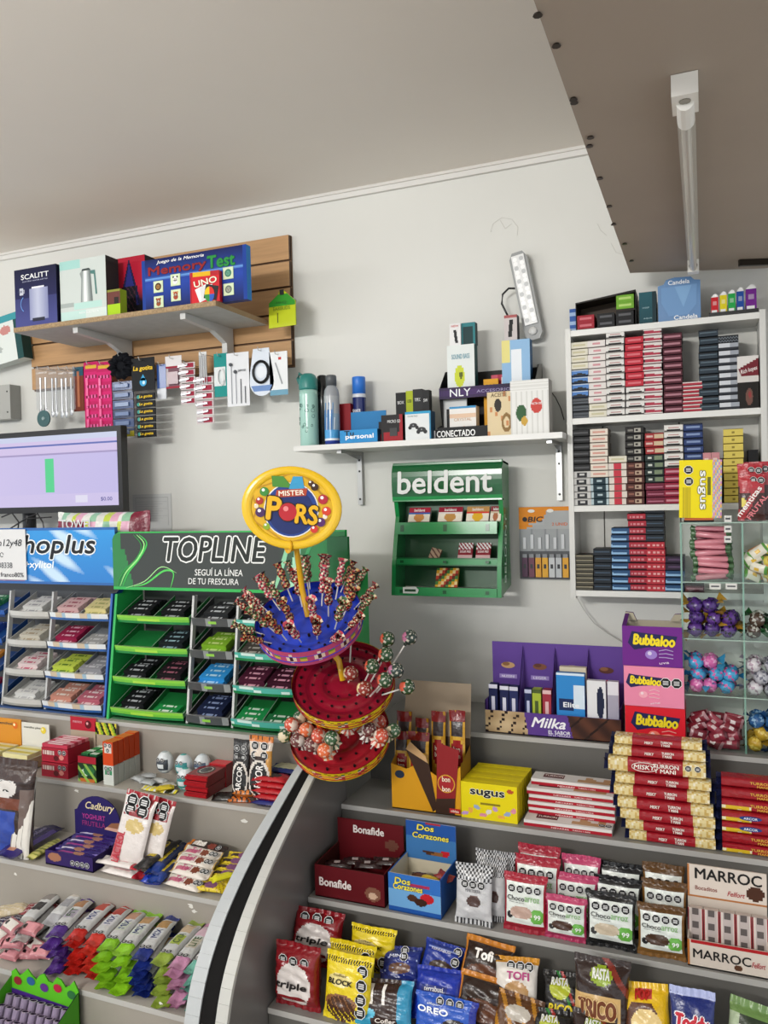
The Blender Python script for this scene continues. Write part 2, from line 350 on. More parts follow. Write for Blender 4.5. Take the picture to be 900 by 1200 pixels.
tape = bpy.data.objects['stepped_counter.001']
for px, py, k, sc_ in ((90, 927, 1, 1), (287, 962, 1, 1.2), (18, 1024, 2, .8), (224, 1062, 2, 1.4), (228, 1068, 2, .8), (188, 1176, 3, .7)):
    P = atY(px, py, YL[k]+.0035); q_ = random.Random(px)
    MB().quad([(sc_*.011*math.cos(a_)*q_.uniform(.3, 1.2), 0, sc_*.006*math.sin(a_)*q_.uniform(.4, 1.2)) for a_ in [i_*PI/4 for i_ in range(8)]], 'dcdad4').build('tape_scrap', 'paper', tape, P-tape.location)
tag(MB().tube([atY(x, y, 2.61) for x, y in ((676, 700), (684, 714), (696, 730), (712, 742), (732, 754))], .0016, 'b8b8b2', 6).build('thin_cable', 'plastic'), 'thin pale cable slanting down the wall from the cabinet bottom to the purple box', 'cable')
# ================================================================ SLAT BOARD, its shelf and what hangs on it
rnd = random.Random(5)
bl = atY(38, 459, 2.612); br = atY(342, 430, 2.612)
SX0, SX1, SZ0, SZ1 = bl.x, br.x, 2.094, 2.581; scx = (SX0+SX1)/2
sb = thing('slat_panel', 'wooden slatwall panel of wide horizontal boards fixed high on the back wall', 'wall panel', (scx, 2.612, SZ0))
n_ = 5; pitch = (SZ1-SZ0)/n_
for i in range(n_):
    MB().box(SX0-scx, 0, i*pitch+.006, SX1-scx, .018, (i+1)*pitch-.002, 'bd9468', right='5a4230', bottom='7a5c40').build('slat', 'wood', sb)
MB().box(SX0-scx, .012, 0, SX1-scx, .027, SZ1-SZ0, '6b4e35').build('backing', 'wood', sb)
def hook(x, z, parent=sb, L=.1):
    MB().tube([(0, .0, 0), (0, -.01, .004), (0, -L, .0), (0, -L-.006, .012)], .0017, 'c9c9c6', 6).build('hook', 'metal', parent, (x, 0, z))
HZ = pitch*1.0-.002
# shelf
SHX0, SHX1, SHY0, SHY1, SHZ = -2.405, -1.506, 2.272, 2.61, 2.256
sh = thing('wall_shelf', 'grey shelf with raw chipboard edge on the slatwall panel, carrying boxes', 'shelf', ((SHX0+SHX1)/2, SHY0, SHZ))
hw = (SHX1-SHX0)/2
MB().box(-hw, 0, 0, hw, SHY1-SHY0, .018, 'b9b9b6', front='a58c6c', right='a58c6c', top='b5a58c').build('board', 'matte', sh)
MB().box(-hw, -.002, .001, hw, 0, .017, 'ab9271').build('edge_band', 'chip', sh)
for px, py in ((152, 408), (270, 390)):
    X = atY(px, py, 2.6).x-(SHX0+SHX1)/2; m = MB()
    m.xf(Matrix.Identity(4)); pts = [(-.016, 0)]
    n = len(m.v)
    prof_ = [(.03, -.001), (.03, -.022), (.2, -.03), (.285, -.062), (.285, -.1), (.33, -.1), (.33, -.001)]
    for sx in (-.011, .011): m.v += [(X+sx, y, z) for y, z in prof_]
    k = len(prof_); m.f.append(tuple(range(n, n+k))[::-1]); m.c.append(H('b4b4b2')); m.f.append(tuple(range(n+k, n+2*k))); m.c.append(H('b4b4b2'))
    for i in range(k): j = (i+1) % k; m.f.append((n+i, n+j, n+k+j, n+k+i)); m.c.append(H('c4c4c2'))
    m.build('bracket', 'plastic', sh)
SHT = SHZ+.018
def shbox(name, label, cat, x0, y0, x1, Y, d, base, fn=None, rz=0, ybot=None, nu=20, nv=20, side=None, top=None, group=None, zb=None, left=None, w=None, lean=0):
    "carton standing with its front at depth Y; base height snapped to zb"
    zb = SHT if zb is None else zb
    c, _, wd_, _ = rect(x0, y0, x1, y0+40, Y); ztop = atY((x0+x1)/2, y0, Y).z; h = ztop-zb
    t = thing(name, label, cat, (c, Y, zb), (lean, 0, rz), group); t['h'] = h; w_ = w or wd_
    carton(t, w_, d, h, base, fn, nu, nv, side=side, top=top, left=left); return t, w_, h
def grad(c0, c1): return lambda u, v: mix(c0, c1, v)
# kettle box (blue)
def f_sc(u, v):
    c = mix('4a4f8f', '1d1f4b', min(1, v*1.1)) if v < .5 else mix('1f2150', '171838', (v-.5)*2)
    if .35 < u < .78 and .12 < v < .66: c = mix('c3c8dc', '6f76a8', abs(u-.55)*3+.1)
    if .42 < u < .72 and .64 < v < .68: c = 'e6e6ef'
    if .42 < u < .7 and .09 < v < .16: c = '2a2c3e'
    if (u-.17)**2+(v-.62)**2 < .004: c = 'c9ccd8'
    return c
t, w, h = shbox('kettle_box', 'dark blue carton with white lettering and a pale kettle picture', 'box', 17, 313, 66, 2.29, .035, '1b1d40', f_sc, .0, side='14152e')
text(t, 'SCALITT', w*.66, h*.085, 'f4f4f6', -.02*0, h*.86, -.001, bold=.02); text(t, 'ELECTRIC WATER KETTLE', w*.6, h*.02, 'b9bcd8', 0, h*.78, -.001)
text(t, '1.8 L', w*.17, h*.035, '40446a', -.33*w, h*.62, -.0012)
m = MB(); m.grid(lambda u, v: (-.33*w+.1*w*math.cos(2+u*2.3)*(1+.12*v)+.08*w, -.001, h*.4+.12*h*math.sin(2+u*2.3)*(1+.12*v)), 12, 1, lambda u, v: '6ea0e8'); m.build('arc_print', 'print', t)
# white kettle carton
def f_kt(u, v):
    c = 'ccd4d0'
    if v > .86 and u < .45: c = 'a5d3cc'
    if v < .17: c = 'c3e0da' if u < .55 else 'd8e4df'
    if .3 < u < .9 and .2 < v < .3: c = 'b8dcd4'
    if u < .3 and .25 < v < .32: c = 'a9b3b0'
    return c
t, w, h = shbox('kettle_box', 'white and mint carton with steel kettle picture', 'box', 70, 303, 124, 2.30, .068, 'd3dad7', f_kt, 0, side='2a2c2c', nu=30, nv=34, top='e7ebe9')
kx, kz, kw, kh = .08*w, h*.3, w*.13, h*.5
for j in range(8):
    u0_ = -1+j*.25; m = MB(); m.quad([(kx+kw*u0_, -.0008, kz), (kx+kw*(u0_+.25), -.0008, kz), (kx+kw*.72*(u0_+.25), -.0008, kz+kh), (kx+kw*.72*u0_, -.0008, kz+kh)], ['8f9796', 'b8bfbe', 'e8eceb', 'f4f6f5', 'cfd5d4', 'a3abaa', '858d8c', '6f7776'][j]); m.build('kettle_print', 'print', t)
m = MB(); m.quad([(kx-kw*.75, -.001, kz+kh), (kx+kw*.8, -.001, kz+kh), (kx+kw*.5, -.001, kz+kh*1.07), (kx-kw*.6, -.001, kz+kh*1.06)], '3c4645'); m.quad([(kx+kw*.7, -.001, kz+kh*.98), (kx+kw*1.5, -.001, kz+kh*.98), (kx+kw*1.75, -.001, kz+kh*.2), (kx+kw*1.5, -.001, kz+kh*.2), (kx+kw*1.3, -.001, kz+kh*.85), (kx+kw*.7, -.001, kz+kh*.88)], '4f7d78'); m.quad([(kx-kw*.75, -.001, kz+kh), (kx-kw*1.05, -.001, kz+kh*.93), (kx-kw*.8, -.001, kz+kh*.75)], '9aa2a1'); m.build('kettle_print', 'print', t)
text(t, 'PAVA ELECTRICA', w*.42, h*.03, 'f8fbfa', .12*w, h*.13, -.001)
o = addtext(MB(), 'TOKYO', .055, .016, '23292a', 0, 0, 0, bold=.03).build('lettering', 'print', t, (w/2+.001, .035, h*.9), (0, 0, PI/2))
# red / blue toy carton
def f_rd(u, v):
    c = mix('c31a3d', 'b0132f', v)
    if v < .55: c = mix('12101a', 'c31a3d', max(0, (v-.3)*4) if abs(u-.5) > .25 else 0)
    if v > .25 and abs(u-.5) < (.98-v)*.5: c = '2b2f7c' if abs(u-.5) < (.9-v)*.42 else '161a40'
    if v < .55 and abs(u-.5) < .2: c = '15141d' if (int(u*30)+int(v*30)) % 4 else '4b2c38'
    if v < .12: c = '2a2430' if u < .3 else 'a8a2a8' if u < .55 and v > .05 else '1a1720'
    return c
t, w, h = shbox('toy_box', 'crimson toy carton with dark blue triangle and black figure print', 'box', 133, 301, 170, 2.40, .06, 'a8122e', f_rd, 0, side='1b1a2a', nu=24, nv=24)
# small lime carton
def f_lm(u, v): return 'a9cf1f' if v < .45 else ('6b3b35' if v < .9 else '8c8f3a') if not (.5 < u < .9 and .45 < v < .7) else '2a2420'
t, w, h = shbox('small_box', 'small brown and lime green carton between the tall boxes', 'box', 126, 339, 141, 2.285, .035, '8ea82a', f_lm, 0, nu=10, nv=14)
# memory game
def f_mm(u, v):
    c = mix('2446a8', '101a4e', abs(v-.5)*1.9)
    if abs(v-.62) < .03: c = mix('6fa5e8', c, abs(v-.62)*30)
    if u < .03 or u > .97: c = '1a3f96'
    return c
t, w, h = shbox('board_game_box', 'wide blue memory game box with red and green lettering and animal cards', 'game', 166, 296, 289, 2.305, .028, '1a2a6e', f_mm, 0, side='1f7ac2', nu=36, nv=26)
text(t, 'Juego de la Memoria', w*.46, h*.075, 'ffffff', -.12*w, h*.92, -.001, shear=.25, bold=.015)
text(t, 'Memory', w*.56, h*.2, '8e1824', -.15*w, h*.745, -.0012, bold=.04, outline='4a0f1c', ow=.03); text(t, 'Test', w*.25, h*.22, '1f8c3e', .27*w, h*.77, -.0015, bold=.05, outline='0f5527', ow=.03)
def animal(kind, c1, c2, cx, cz, s, par):
    m = MB(); m.box(-s/2, -.0015, -s/2, s/2, 0, s/2, 'cfe0b6'); m.face(s*.86, s*.86, -.0016, lambda u, v: 'd9e8c3', 1, 1, 0, -s*.43)
    y = -.0022
    if kind == 'lion': m.disc(0, 0, s*.33, y, c1); m.disc(0, -.02*s, s*.2, y-.0004, c2)
    else: m.disc(0, .1*s, s*.22, y, c1); m.disc(0, -.16*s, s*.24, y, c1, sz=.9); m.disc(-.2*s, .26*s, s*.08, y-.0002, c2); m.disc(.2*s, .26*s, s*.08, y-.0002, c2); m.disc(0, .04*s, s*.1, y-.0004, 'e6dcc8')
    for sx in (-1, 1): m.disc(sx*.08*s, .1*s if kind != 'lion' else .03*s, s*.035, y-.0008, '111111', 8)
    m.disc(0, 0 if kind != 'lion' else -.08*s, s*.04, y-.0009, '111111', 8)
    m.build('picture_card', 'print', par, (cx, -.001, cz))
sq = h*.22
for kx, kz, kd, c1, c2 in ((-.335, .46, 'lion', '4a2d18', 'a77a3d'), (-.335, .17, 'bear', 'a5552c', '7a3a1c'), (-.165, .54, 'bear', 'eeeeee', '151515'), (-.165, .25, 'bear', 'b04a30', 'd7a05a'), (.335, .52, 'lion', '3f7f6a', '6aa890'), (.335, .22, 'lion', '6d7a6e', 'a8aa9a')):
    animal(kd, c1, c2, kx*w, kz*h, sq, t)
# card game
def f_un(u, v):
    if v > .86: return 'e3b21e' if .1 < u < .7 else 'b3202c'
    return '1f1f24' if False else ('d0202c' if not (u < .06) else 'a31722')
t, w, h = shbox('card_game_box', 'small red card game box leaning on the blue memory game', 'game', 224, 318, 256, 2.277, .02, 'b81b27', f_un, .12, nu=12, nv=16)
text(t, 'UNO', w*.78, h*.2, 'f5f0d8', .03*w, h*.66, -.001, rot=.16, bold=.04, outline='7a0f16', ow=.03)
for i, (c, a) in enumerate((('f2f2f2', .35), ('dcdcdc', .12), ('17171b', -.22))):
    m = MB(); ca, sa = math.cos(a), math.sin(a); q = [(-.22, -.02), (.22, -.02), (.22, .42), (-.22, .42)]
    m.quad([((x*ca-z*sa+.02+i*.08)*w, -.001-.0005*i, (x*sa+z*ca)*w+h*.1) for x, z in q], c); m.build('card_print', 'print', t)
m = MB()
for c, a0 in (('d8281f', 0), ('f0c419', 1.57), ('2a8a3c', 3.14), ('2b57b8', 4.71)):
    m.quad([(.17*w+.17*w*r_*math.cos(a0+a_), -.0032, h*.24+.24*w*r_*math.sin(a0+a_)) for r_, a_ in ((.0, 0), (1, 0), (1, .5), (1, 1), (1, 1.57))], c)
m.build('oval_print', 'print', t)
# ---- things on hooks
def hang(name, label, cat, x0, y0, x1, y1, Y=2.55, group=None, hk=True, rz=0):
    c, z, w, h = rect(x0, y0, x1, y1, Y); t = thing(name, label, cat, (c, Y, z), (0, 0, rz), group)
    if hk: hook(c-scx, z+h-.012-SZ0, L=2.612-Y+.02)
    return t, w, h
# cutlery bags
for i, (x0, x1, y1) in enumerate(((42, 57, 480), (57, 68, 482), (68, 80, 483), (80, 88, 480))):
    t, w, h = hang('cutlery_pack', 'clear bag of steel cutlery, %s from the left under the shelf' % ROW[i], 'cutlery', x0, 430, x1, y1, 2.535-.008*i, 'bags of cutlery')
    m = MB(); m.box(-w/2, -.0005, 0, w/2, .0005, h, 'dddddd'); m.build('bag', 'bag', t)
    m = MB()
    for k in range(2 if i < 3 else 1):
        x = (k-.5)*w*.4; m.tube([(x, .004, .0), (x, .004, h*.45), (x, .005, h*.75)], [.004, .0025, .0045], '8b8d90' if i % 2 else 'a4a6a9', 6)
        m.ball((x, .003, -.008), .012, 'aeb0b3', 8, 5, sc=(.8, .25, 1.4))
    m.build('spoon', 'metal', t)
    text(t, 'CUBIERTOS', w*.8, h*.035, 'eeeeee', 0, h*.86, -.002)
t, w, h = hang('round_sink_strainer', 'round dark teal disc hanging below the cutlery bags', 'strainer', 44, 481, 59, 500, 2.53, hk=False)
m = MB(); m.lathe([(w/2, -.002), (w/2, .003)], 18, '2f5a5c'); m.lathe([(w*.12, .003), (w*.1, .006)], 8, '8fa5a5'); m.xf(Matrix.Rotation(PI/2, 4, 'X')); m.xf(Matrix.Translation((0, 0, h/2))); m.build('disc', 'plastic', t)
MB().tube([(0, .003, h*.9), (0, .004, h*1.35)], .0012, '777777', 5).build('string', 'matte', t)
t, w, h = hang('comb_pack', 'narrow pack with a brown comb between cutlery and pink cards', 'comb', 86, 430, 98, 482, 2.54)
m = MB(); m.box(-w/2, 0, 0, w/2, .004, h, '5a2c22', front='7a3a28'); m.box(-w*.1, -.002, h*.1, w*.12, 0, h*.9, 'c47a5a'); m.box(-w*.5, -.001, h*.8, w*.5, 0, h, '2c5a6e'); m.build('card', 'card', t)
# pink sticker strips
for i, (x0, x1) in enumerate(((99, 116), (114, 131))):
    t, w, h = hang('hair_clip_strip', ('left' if i == 0 else 'right')+' hot pink hanging strip of small carded items', 'card strip', x0, 424, x1, 505, 2.54-.004*i, 'pink hanging strips')
    def f_pk(u, v, i=i): 
        b = int(v*7); c = 'd11f6e' if b % 2 else 'c2185f'
        if .15 < u < .85 and .25 < (v*7) % 1 < .6: c = 'd9b13a' if b == 6 else ('e86aa8' if (int(u*9)+b) % 2 else '7a1038')
        return c
    m = MB(); m.box(-w/2, 0, 0, w/2, .003, h, 'b51558', skip='f'); m.face(w, h, 0, f_pk, 9, 42); m.build('card', 'card', t)
    for k in range(5): MB().box(-w*.32, -.006, h*(.06+k*.15), -w*.18, 0, h*(.17+k*.15), 'f0609c').build('clip', 'gloss', t)
# black scrunchies
t, w, h = hang('hair_scrunchie', 'bunch of fluffy black hair scrunchie beside the pink strips', 'scrunchie', 129, 414, 157, 444, 2.53)
m = MB(); m.grid(lambda u, v: ((w*.36+w*.16*math.cos(2*PI*v)*(1+.35*math.sin(u*75)))*math.cos(2*PI*u)*1, .02*math.sin(2*PI*v)*(1+.4*math.cos(u*60)), h/2+(h*.34+h*.17*math.cos(2*PI*v)*(1+.3*math.sin(u*75)))*math.sin(2*PI*u)), 60, 8, lambda u, v: '0f1118', wrap=False); m.build('fabric_ring', 'matte', t, smooth=True)
m = MB().ball((0, 0, h/2), w*.22, '0d0f16', 12, 8, sc=(1, .4, 1)); m.build('fabric_fold', 'matte', t)
# glue cards
t, w, h = hang('glue_card_strip', 'black hanging strip of glue cards with yellow lettering and blue drop', 'glue', 155, 419, 182, 511, 2.52)
m = MB().box(-w*.5, 0, h*.58, w*.5, .002, h, '15171a'); m.build('header_card', 'card', t); text(t, 'La gotita', w*.84, h*.07, 'f2c92a', 0, h*.86, -.001, bold=.04, shear=.15)
m = MB(); m.disc(0, h*.69, w*.15, -.001, '3aa5d8'); m.quad([(-w*.13, -.001, h*.71), (w*.13, -.001, h*.71), (0, -.001, h*.79)], '3aa5d8'); m.disc(.03*w, h*.68, w*.06, -.0015, 'd7f0fa'); m.build('drop_print', 'print', t)
for k in range(6):
    z = h*(.5-.095*k); c = MB().box(-w*.3, -.004, z-h*.042, w*.5, .002, z+h*.042, '17191c').build('glue_card', 'card', t); text(c, 'La gotita', w*.56, h*.042, 'f2c92a', w*.12, z, -.005, bold=.04, shear=.15)
    MB().disc(-w*.2, z, w*.07, -.005, '3f9a92', 10).build('dot_print', 'print', c)
t, w, h = hang('blue_glue_strip', 'strip of dark blue blister cards left of the black glue strip', 'blister strip', 133, 446, 157, 512, 2.525)
for k in range(6):
    m = MB(); m.box(-w/2, -.003, h*k/6, w/2, .002, h*(k+.9)/6, '27385a', front='344a78' if k % 2 else '2a3a5e'); m.box(-w*.35, -.009, h*(k+.25)/6, w*.3, -.003, h*(k+.65)/6, '6b7fa8' if k % 3 else '8fa0c0')
    if k == 0: m.box(-w*.5, -.004, 0, w*.5, -.003, h*.1, 'cfc640')
    m.build('blister_card', 'gloss', t)
t, w, h = hang('blue_hang_bag', 'small clear bag of blue and white items beside the glue strip', 'bag', 184, 425, 197, 468, 2.54)
m = MB(); m.box(-w*.4, -.006, h*.3, w*.4, .002, h*.95, '2b4c8e', front='35589c'); m.box(-w*.45, -.004, 0, w*.35, .002, h*.45, 'b8bcc4'); m.build('pack', 'gloss', t)
def card(name, label, cat, x0, y0, x1, y1, base, Y=2.535, fn=None, nu=12, nv=16, **k):
    t, w, h = hang(name, label, cat, x0, y0, x1, y1, Y, **k); m = MB(); m.box(-w/2, 0, 0, w/2, .002, h, base, skip='f'); m.face(w, h, 0, fn or (lambda u, v: base), nu if fn else 1, nv if fn else 1); m.build('card', 'card', t); return t, w, h
t, w, h = card('razor_card', 'white and red blister card with small clear box, left of the clipper strips', 'blister card', 194, 417, 213, 455, 'd8d2d2', fn=lambda u, v: 'e2dede' if v > .7 else ('9c2438' if v > .6 or v < .08 else ('7a5560' if .15 < u < .85 else 'b9b2b4')))
MB().box(-w*.3, -.01, h*.12, w*.35, 0, h*.5, '6e4c58', front='8a6a74').build('clear_box', 'gloss', t)
for i, (x0, y0, x1, y1, n) in enumerate(((212, 424, 229, 474, 6), (230, 412, 250, 497, 9))):
    t, w, h = hang('nail_clipper_strip', ['shorter strip of carded nail clippers, left of the longer one', 'longer strip of carded steel nail clippers reaching lowest'][i], 'clipper strip', x0, y0, x1, y1, 2.535, 'strips of nail clippers')
    if i: MB().box(-w*.3, 0, h*.5, w*.15, .002, h, 'd9d9d9', front='e6e6e6').build('header_card', 'card', t)
    for k in range(n):
        if i and k > 5: continue
        z = h*(k+.5)/n; q = MB(); q.box(-w*.5, -.002, z-h*.42/n, w*.5, .001, z+h*.42/n, 'd5c9cb', front='ded6d8' if k % 2 else 'cdbfc3'); q.box(-w*.1, -.004, z-h*.3/n, w*.42, -.002, z+h*.3/n, 'a02840'); q.build('clipper_card', 'card', t)
        MB().box(-w*.38, -.009, z-h*.08/n-.001, w*.3, -.003, z+h*.12/n+.001, 'aeb0b4').build('nail_clipper', 'metal', t, rot=(0, -.1, 0), loc=(0, 0, 0))
    if i:
        for k in range(4): MB().tube([(-w*.2+w*.13*k, -.006, h*.55), (-w*.22+w*.13*k, -.006, h*.95)], .0022, 'b9bbbe', 6).build('nail_file', 'metal', t)
t, w, h = card('cable_card', 'teal card with coiled white charging cable', 'cable', 251, 414, 267, 465, '1e8a86', fn=lambda u, v: '1b8f8a' if (v > .7 or v < .25 or u > .8) else 'e0e6e6')
m = MB()
for k in range(3): m.tube([(w*.05+(w*.28-k*.002)*math.cos(a*PI/8), -.004-k*.002, h*.45+(h*.2-k*.002)*math.sin(a*PI/8)) for a in range(17)], .0018, 'f4f4f4', 6)
m.build('cable', 'plastic', t)
t, w, h = card('earphone_card', 'tall white card with wired earphones', 'earphones', 266, 413, 292, 476, 'c9ccd2', fn=lambda u, v: 'e4e6ea' if u > .04 and u < .96 else 'a8abb2', Y=2.53)
for k, x in enumerate((-.28, -.08, .14, .33)): MB().tube([(x*w, -.003, h*.05), (x*w, -.003, h*(.78-.14*k))], .0016, '55585e' if k > 1 else 'b9bcc2', 6).build('earphone_cord', 'plastic', t)
for x, z in ((-.28, .78), (-.08, .64)): MB().ball((x*w, -.006, z*h), .007, '5a5d62', 10, 6).build('earbud', 'plastic', t)
text(t, 'EARPHONES', w*.34, h*.04, '50555c', w*.2, h*.66, -.002)
# round card w/ black cable
c, z, w, h = rect(291, 408, 322, 464, 2.53); t = thing('cable_card', 'rounded white and blue card with coiled black cable', 'cable', (c, 2.53, z)); hook(c-scx, z+h-.01-SZ0)
poly_ = [(-w*.3, h), (w*.3, h), (w*.42, h*.55)]+[(w*.46*math.cos(-a*PI/10), h*.3+h*.3*math.sin(-a*PI/10)) for a in range(11)]+[(-w*.42, h*.55)]
MB().prism(poly_, 0, .002, 'b9c6d8', 'dbe3ee').build('card', 'card', t)
m = MB()
for k in range(3): m.tube([((w*.32-k*.003)*math.cos(a*PI/12), -.004-k*.001, h*.5+(h*.24-k*.003)*math.sin(a*PI/12)) for a in range(25)], .0022, '101114', 6)
m.build('cable', 'plastic', t); m = MB().disc(0, h*.5, w*.2, -.001, 'e9eef5'); m.quad([(-w*.4, -.001, h*.22), (w*.4, -.001, h*.22), (w*.3, -.001, h*.1), (-w*.3, -.001, h*.1)], '6f8fc4'); m.build('print', 'print', t)
t, w, h = card('charger_card', 'slim white card rightmost on the hooks', 'charger', 316, 412, 337, 463, 'd5d9dc', fn=lambda u, v: '6fa0b8' if v < .12 else ('e9ecee' if not (.5 < u < .66 and .8 < v < .88) else 'c03a3a'), Y=2.53)
MB().tube([(-w*.15, -.003, h*.75), (w*.2, -.003, h*.25)], .002, 'a8acb0', 6).build('cable', 'plastic', t)
# yellow-green fish shaped tag
c, z, w, h = rect(314, 341, 347, 387, 2.5); t = thing('earphone_bag', 'yellow and green rounded hang tag pack on the right end of slatwall', 'hang pack', (c, 2.5, z)); hook(c-scx, z+h-.01-SZ0)
poly_ = [(-w*.48, h*.08), (w*.48, h*.1), (w*.48, h*.72), (w*.2, h*.93), (w*.1, h), (-w*.08, h), (-w*.12, h*.92), (-w*.46, h*.72)]
m = MB().prism(poly_, 0, .006, '9aa81e', 'c3cf2b'); m.prism([(-w*.46, h*.62), (w*.47, h*.62), (w*.47, h*.72), (w*.2, h*.925), (-w*.12, h*.92), (-w*.45, h*.72)], -.001, .0, '3f9a35'); m.build('pack', 'gloss', t)
MB().box(-w*.05, -.004, h*.9, w*.09, -.001, h*1.03, '222222').build('clasp', 'plastic', t)
text(t, 'EARBUDS', w*.6, h*.09, '6f8a1c', 0, h*.56, -.002); text(t, 'Hi-Q', w*.35, h*.08, '2b6a25', w*.0, h*.7, -.003); MB().tube([(-w*.15, -.002, h*.2), (-w*.15, -.002, h*.45)], .0015, '5a5f18', 5).build('earphone_cord', 'plastic', t)
# ---- baby set carton leaning at the left edge
def f_bb(u, v):
    if v > .86: return '3f9aa5'
    if u > .88: return '1d4a4a'
    c = 'dfe6e2'
    if (u-.2)**2+(v-.3)**2 < .045: c = 'e39aa5'
    if (u-.72)**2+(v-.68)**2 < .01: c = 'c98a85'
    if (u-.55)**2+(v-.3)**2 < .006: c = 'b0b8b4'
    return c
c, z, w, h = rect(-34, 373, 28, 428, 2.55); t = thing('tableware_box', 'pale carton with teal top, tilted at the left edge behind the shelf', 'box', (c, 2.55, z), (0, -.14, 0)); carton(t, w, .05, h, 'c7cfcb', f_bb, 26, 20, side='16393a')
# grey wall box (router / switch) at the left edge
c, z, w, h = rect(-22, 452, 12, 492, 2.58); t = thing('junction_box', 'grey metal box on the wall above the monitor at the left edge', 'box', (c, 2.58, z)); MB().box(-w/2, 0, 0, w/2, .058, h, 'a9a9a4', right='8c8c88').build('case', 'plastic', t)
for zz in (.2, .8): MB().lathe([(.004, 0), (.003, .002)], 8, '5a5a58').build('screw', 'metal', t, (w*.4, 0, h*zz), (PI/2, 0, 0))
# ================================================================ MIDDLE SHELF
a = atY(344, 524, 2.42); b = atY(659, 510, 2.42); MX0, MX1, MZ = a.x, b.x, 1.766
ms = thing('wall_shelf', 'white melamine shelf in the middle of the wall holding bottles and gadget boxes', 'shelf', ((MX0+MX1)/2, 2.42, MZ)); hw = (MX1-MX0)/2
MB().box(-hw, 0, 0, hw, WY-2.42, .018, 'd4d4d1', front='dededb').build('board', 'plastic', ms)
for px in (421, 655):
    X = atY(px, 540, 2.62).x-(MX0+MX1)/2; m = MB(); m.box(X-.009, .2, -.19, X+.009, WY-2.42, 0, 'a9a9a7'); m.quad([(X, .03, -.001), (X, .2, -.001), (X, .2, -.03)], 'a9a9a7'); m.box(X-.008, .03, -.012, X+.008, .2, -.001, 'b5b5b3')
    for z in (-.03, -.17, -.07): m.disc(X, z, .004, .199, '2c2c2c', 8)
    m.build('bracket', 'metal', ms)
MT_ = MZ+.018
def onm(name, label, cat, x0, y0, x1, Y, d, base, fn=None, zb=MT_, **k): return shbox(name, label, cat, x0, y0, x1, Y, d, base, fn, zb=zb, **k)
def bottle(name, label, px, ytop, r, prof, fn, Y=2.47, cat='bottle', capn=None, capc=None):
    p = atY(px, 520, Y); t = thing(name, label, cat, (p.x, Y+r, MT_)); H_ = atY(px, ytop, Y+r).z-MT_
    MB().lathe([(r*a, H_*b) for a, b in prof], 28, fn).build('body', 'gloss', t, smooth=True); return t, H_
def f_b1(u, j): return '9fc6bd' if j < 9 else '2f7d76'
t, h = bottle('thermos_bottle', 'mint green drinking bottle with dark teal lid at the left end', 358, 437, .033, [(.94, 0), (1, .02), (1, .2), (1, .4), (1, .7), (.98, .76)], lambda u, j: '9fcabf')
MB().lathe([(.0325, h*.76), (.0335, h*.79), (.0335, h*.9), (.026, h*.96), (.016, h*.985)], 24, '2c7f78').build('lid', 'plastic', t, smooth=True)
MB().tube([(-.016, 0, h*.95), (-.03, -.01, h*.99), (-.038, -.005, h*.93), (-.034, 0, h*.86)], .006, '2a756f', 8).build('carry_loop', 'plastic', t)
m = MB()
for k in range(16):
    a = -PI/2+rnd.uniform(-1, 1); z = h*rnd.uniform(.2, .58); rr = rnd.uniform(.003, .007)
    m.tube([(.0338*math.cos(a+rr/.033*math.cos(q)), .0338*math.sin(a+rr/.033*math.cos(q)), z+rr*math.sin(q)) for q in [i*PI/4 for i in range(9)]], .0007, '24504c', 4)
m.build('doodle_print', 'print', t)
def f_b2(u, j): return ['2a3f96', 'e8ecf2', '4a9fd8', '8fa6b8', 'a7abb0', '9a9ea3', '9a9ea3', '8f9398'][min(j, 7)]
t, h = bottle('deodorant_bottle', 'silver and blue bottle with grey cap next to the mint one', 386, 440, .027, [(.97, 0), (1, .07), (1, .1), (1, .22), (1, .45), (1, .7), (.9, .79), (.62, .84), (.6, .87)], f_b2)
MB().lathe([(.0185, h*.85), (.019, h*.98), (.016, h)], 20, '54585c').build('cap', 'plastic', t, smooth=True)
m = MB()
for k in range(9):
    a = -PI/2-.7+k*.17; zt = h*(.5+.12*math.sin(k*2.1)); m.tube([(.0275*math.cos(a), .0275*math.sin(a), h*.22), (.0275*math.cos(a+.1), .0275*math.sin(a+.1), zt)], .0016, ['2f77c4', '5a8fc0', 'dfe8f2'][k % 3], 4)
m.build('figure_print', 'print', t)
t, h = bottle('water_bottle', 'black bottle partly hidden between mint and silver bottles', 376, 440, .024, [(1, 0), (1, .7), (.8, .8), (.75, .98), (.5, 1)], lambda u, j: '1b1d1f' if j else '22282a', Y=2.53)
t, h = bottle('spray_can', 'dark blue cylinder with bright blue cap behind the light blue display', 419, 442, .024, [(1, 0), (1, .3), (1, .7), (1.02, .71), (1.02, .75)], lambda u, j: ['1c2550', '232e6a', 'd8dde8', 'd8dde8'][min(j, 3)], Y=2.545)
MB().lathe([(.0238, h*.75), (.0238, h*.985), (.022, h)], 22, '2f78d8').build('cap', 'plastic', t, smooth=True); text(t, 'SHAKER', .03, .012, 'e8e8f2', 0, h*.5, -.0246)
t, w, h = onm('red_gadget_box', 'dark red box beside the silver bottle', 'box', 396, 473, 411, 2.53, .03, '7c1620', lambda u, v: '8b1a24' if v > .2 else '5f1018', nu=2, nv=8); text(t, 'MINI', w*.6, h*.08, 'e0b0b0', 0, h*.3, -.001)
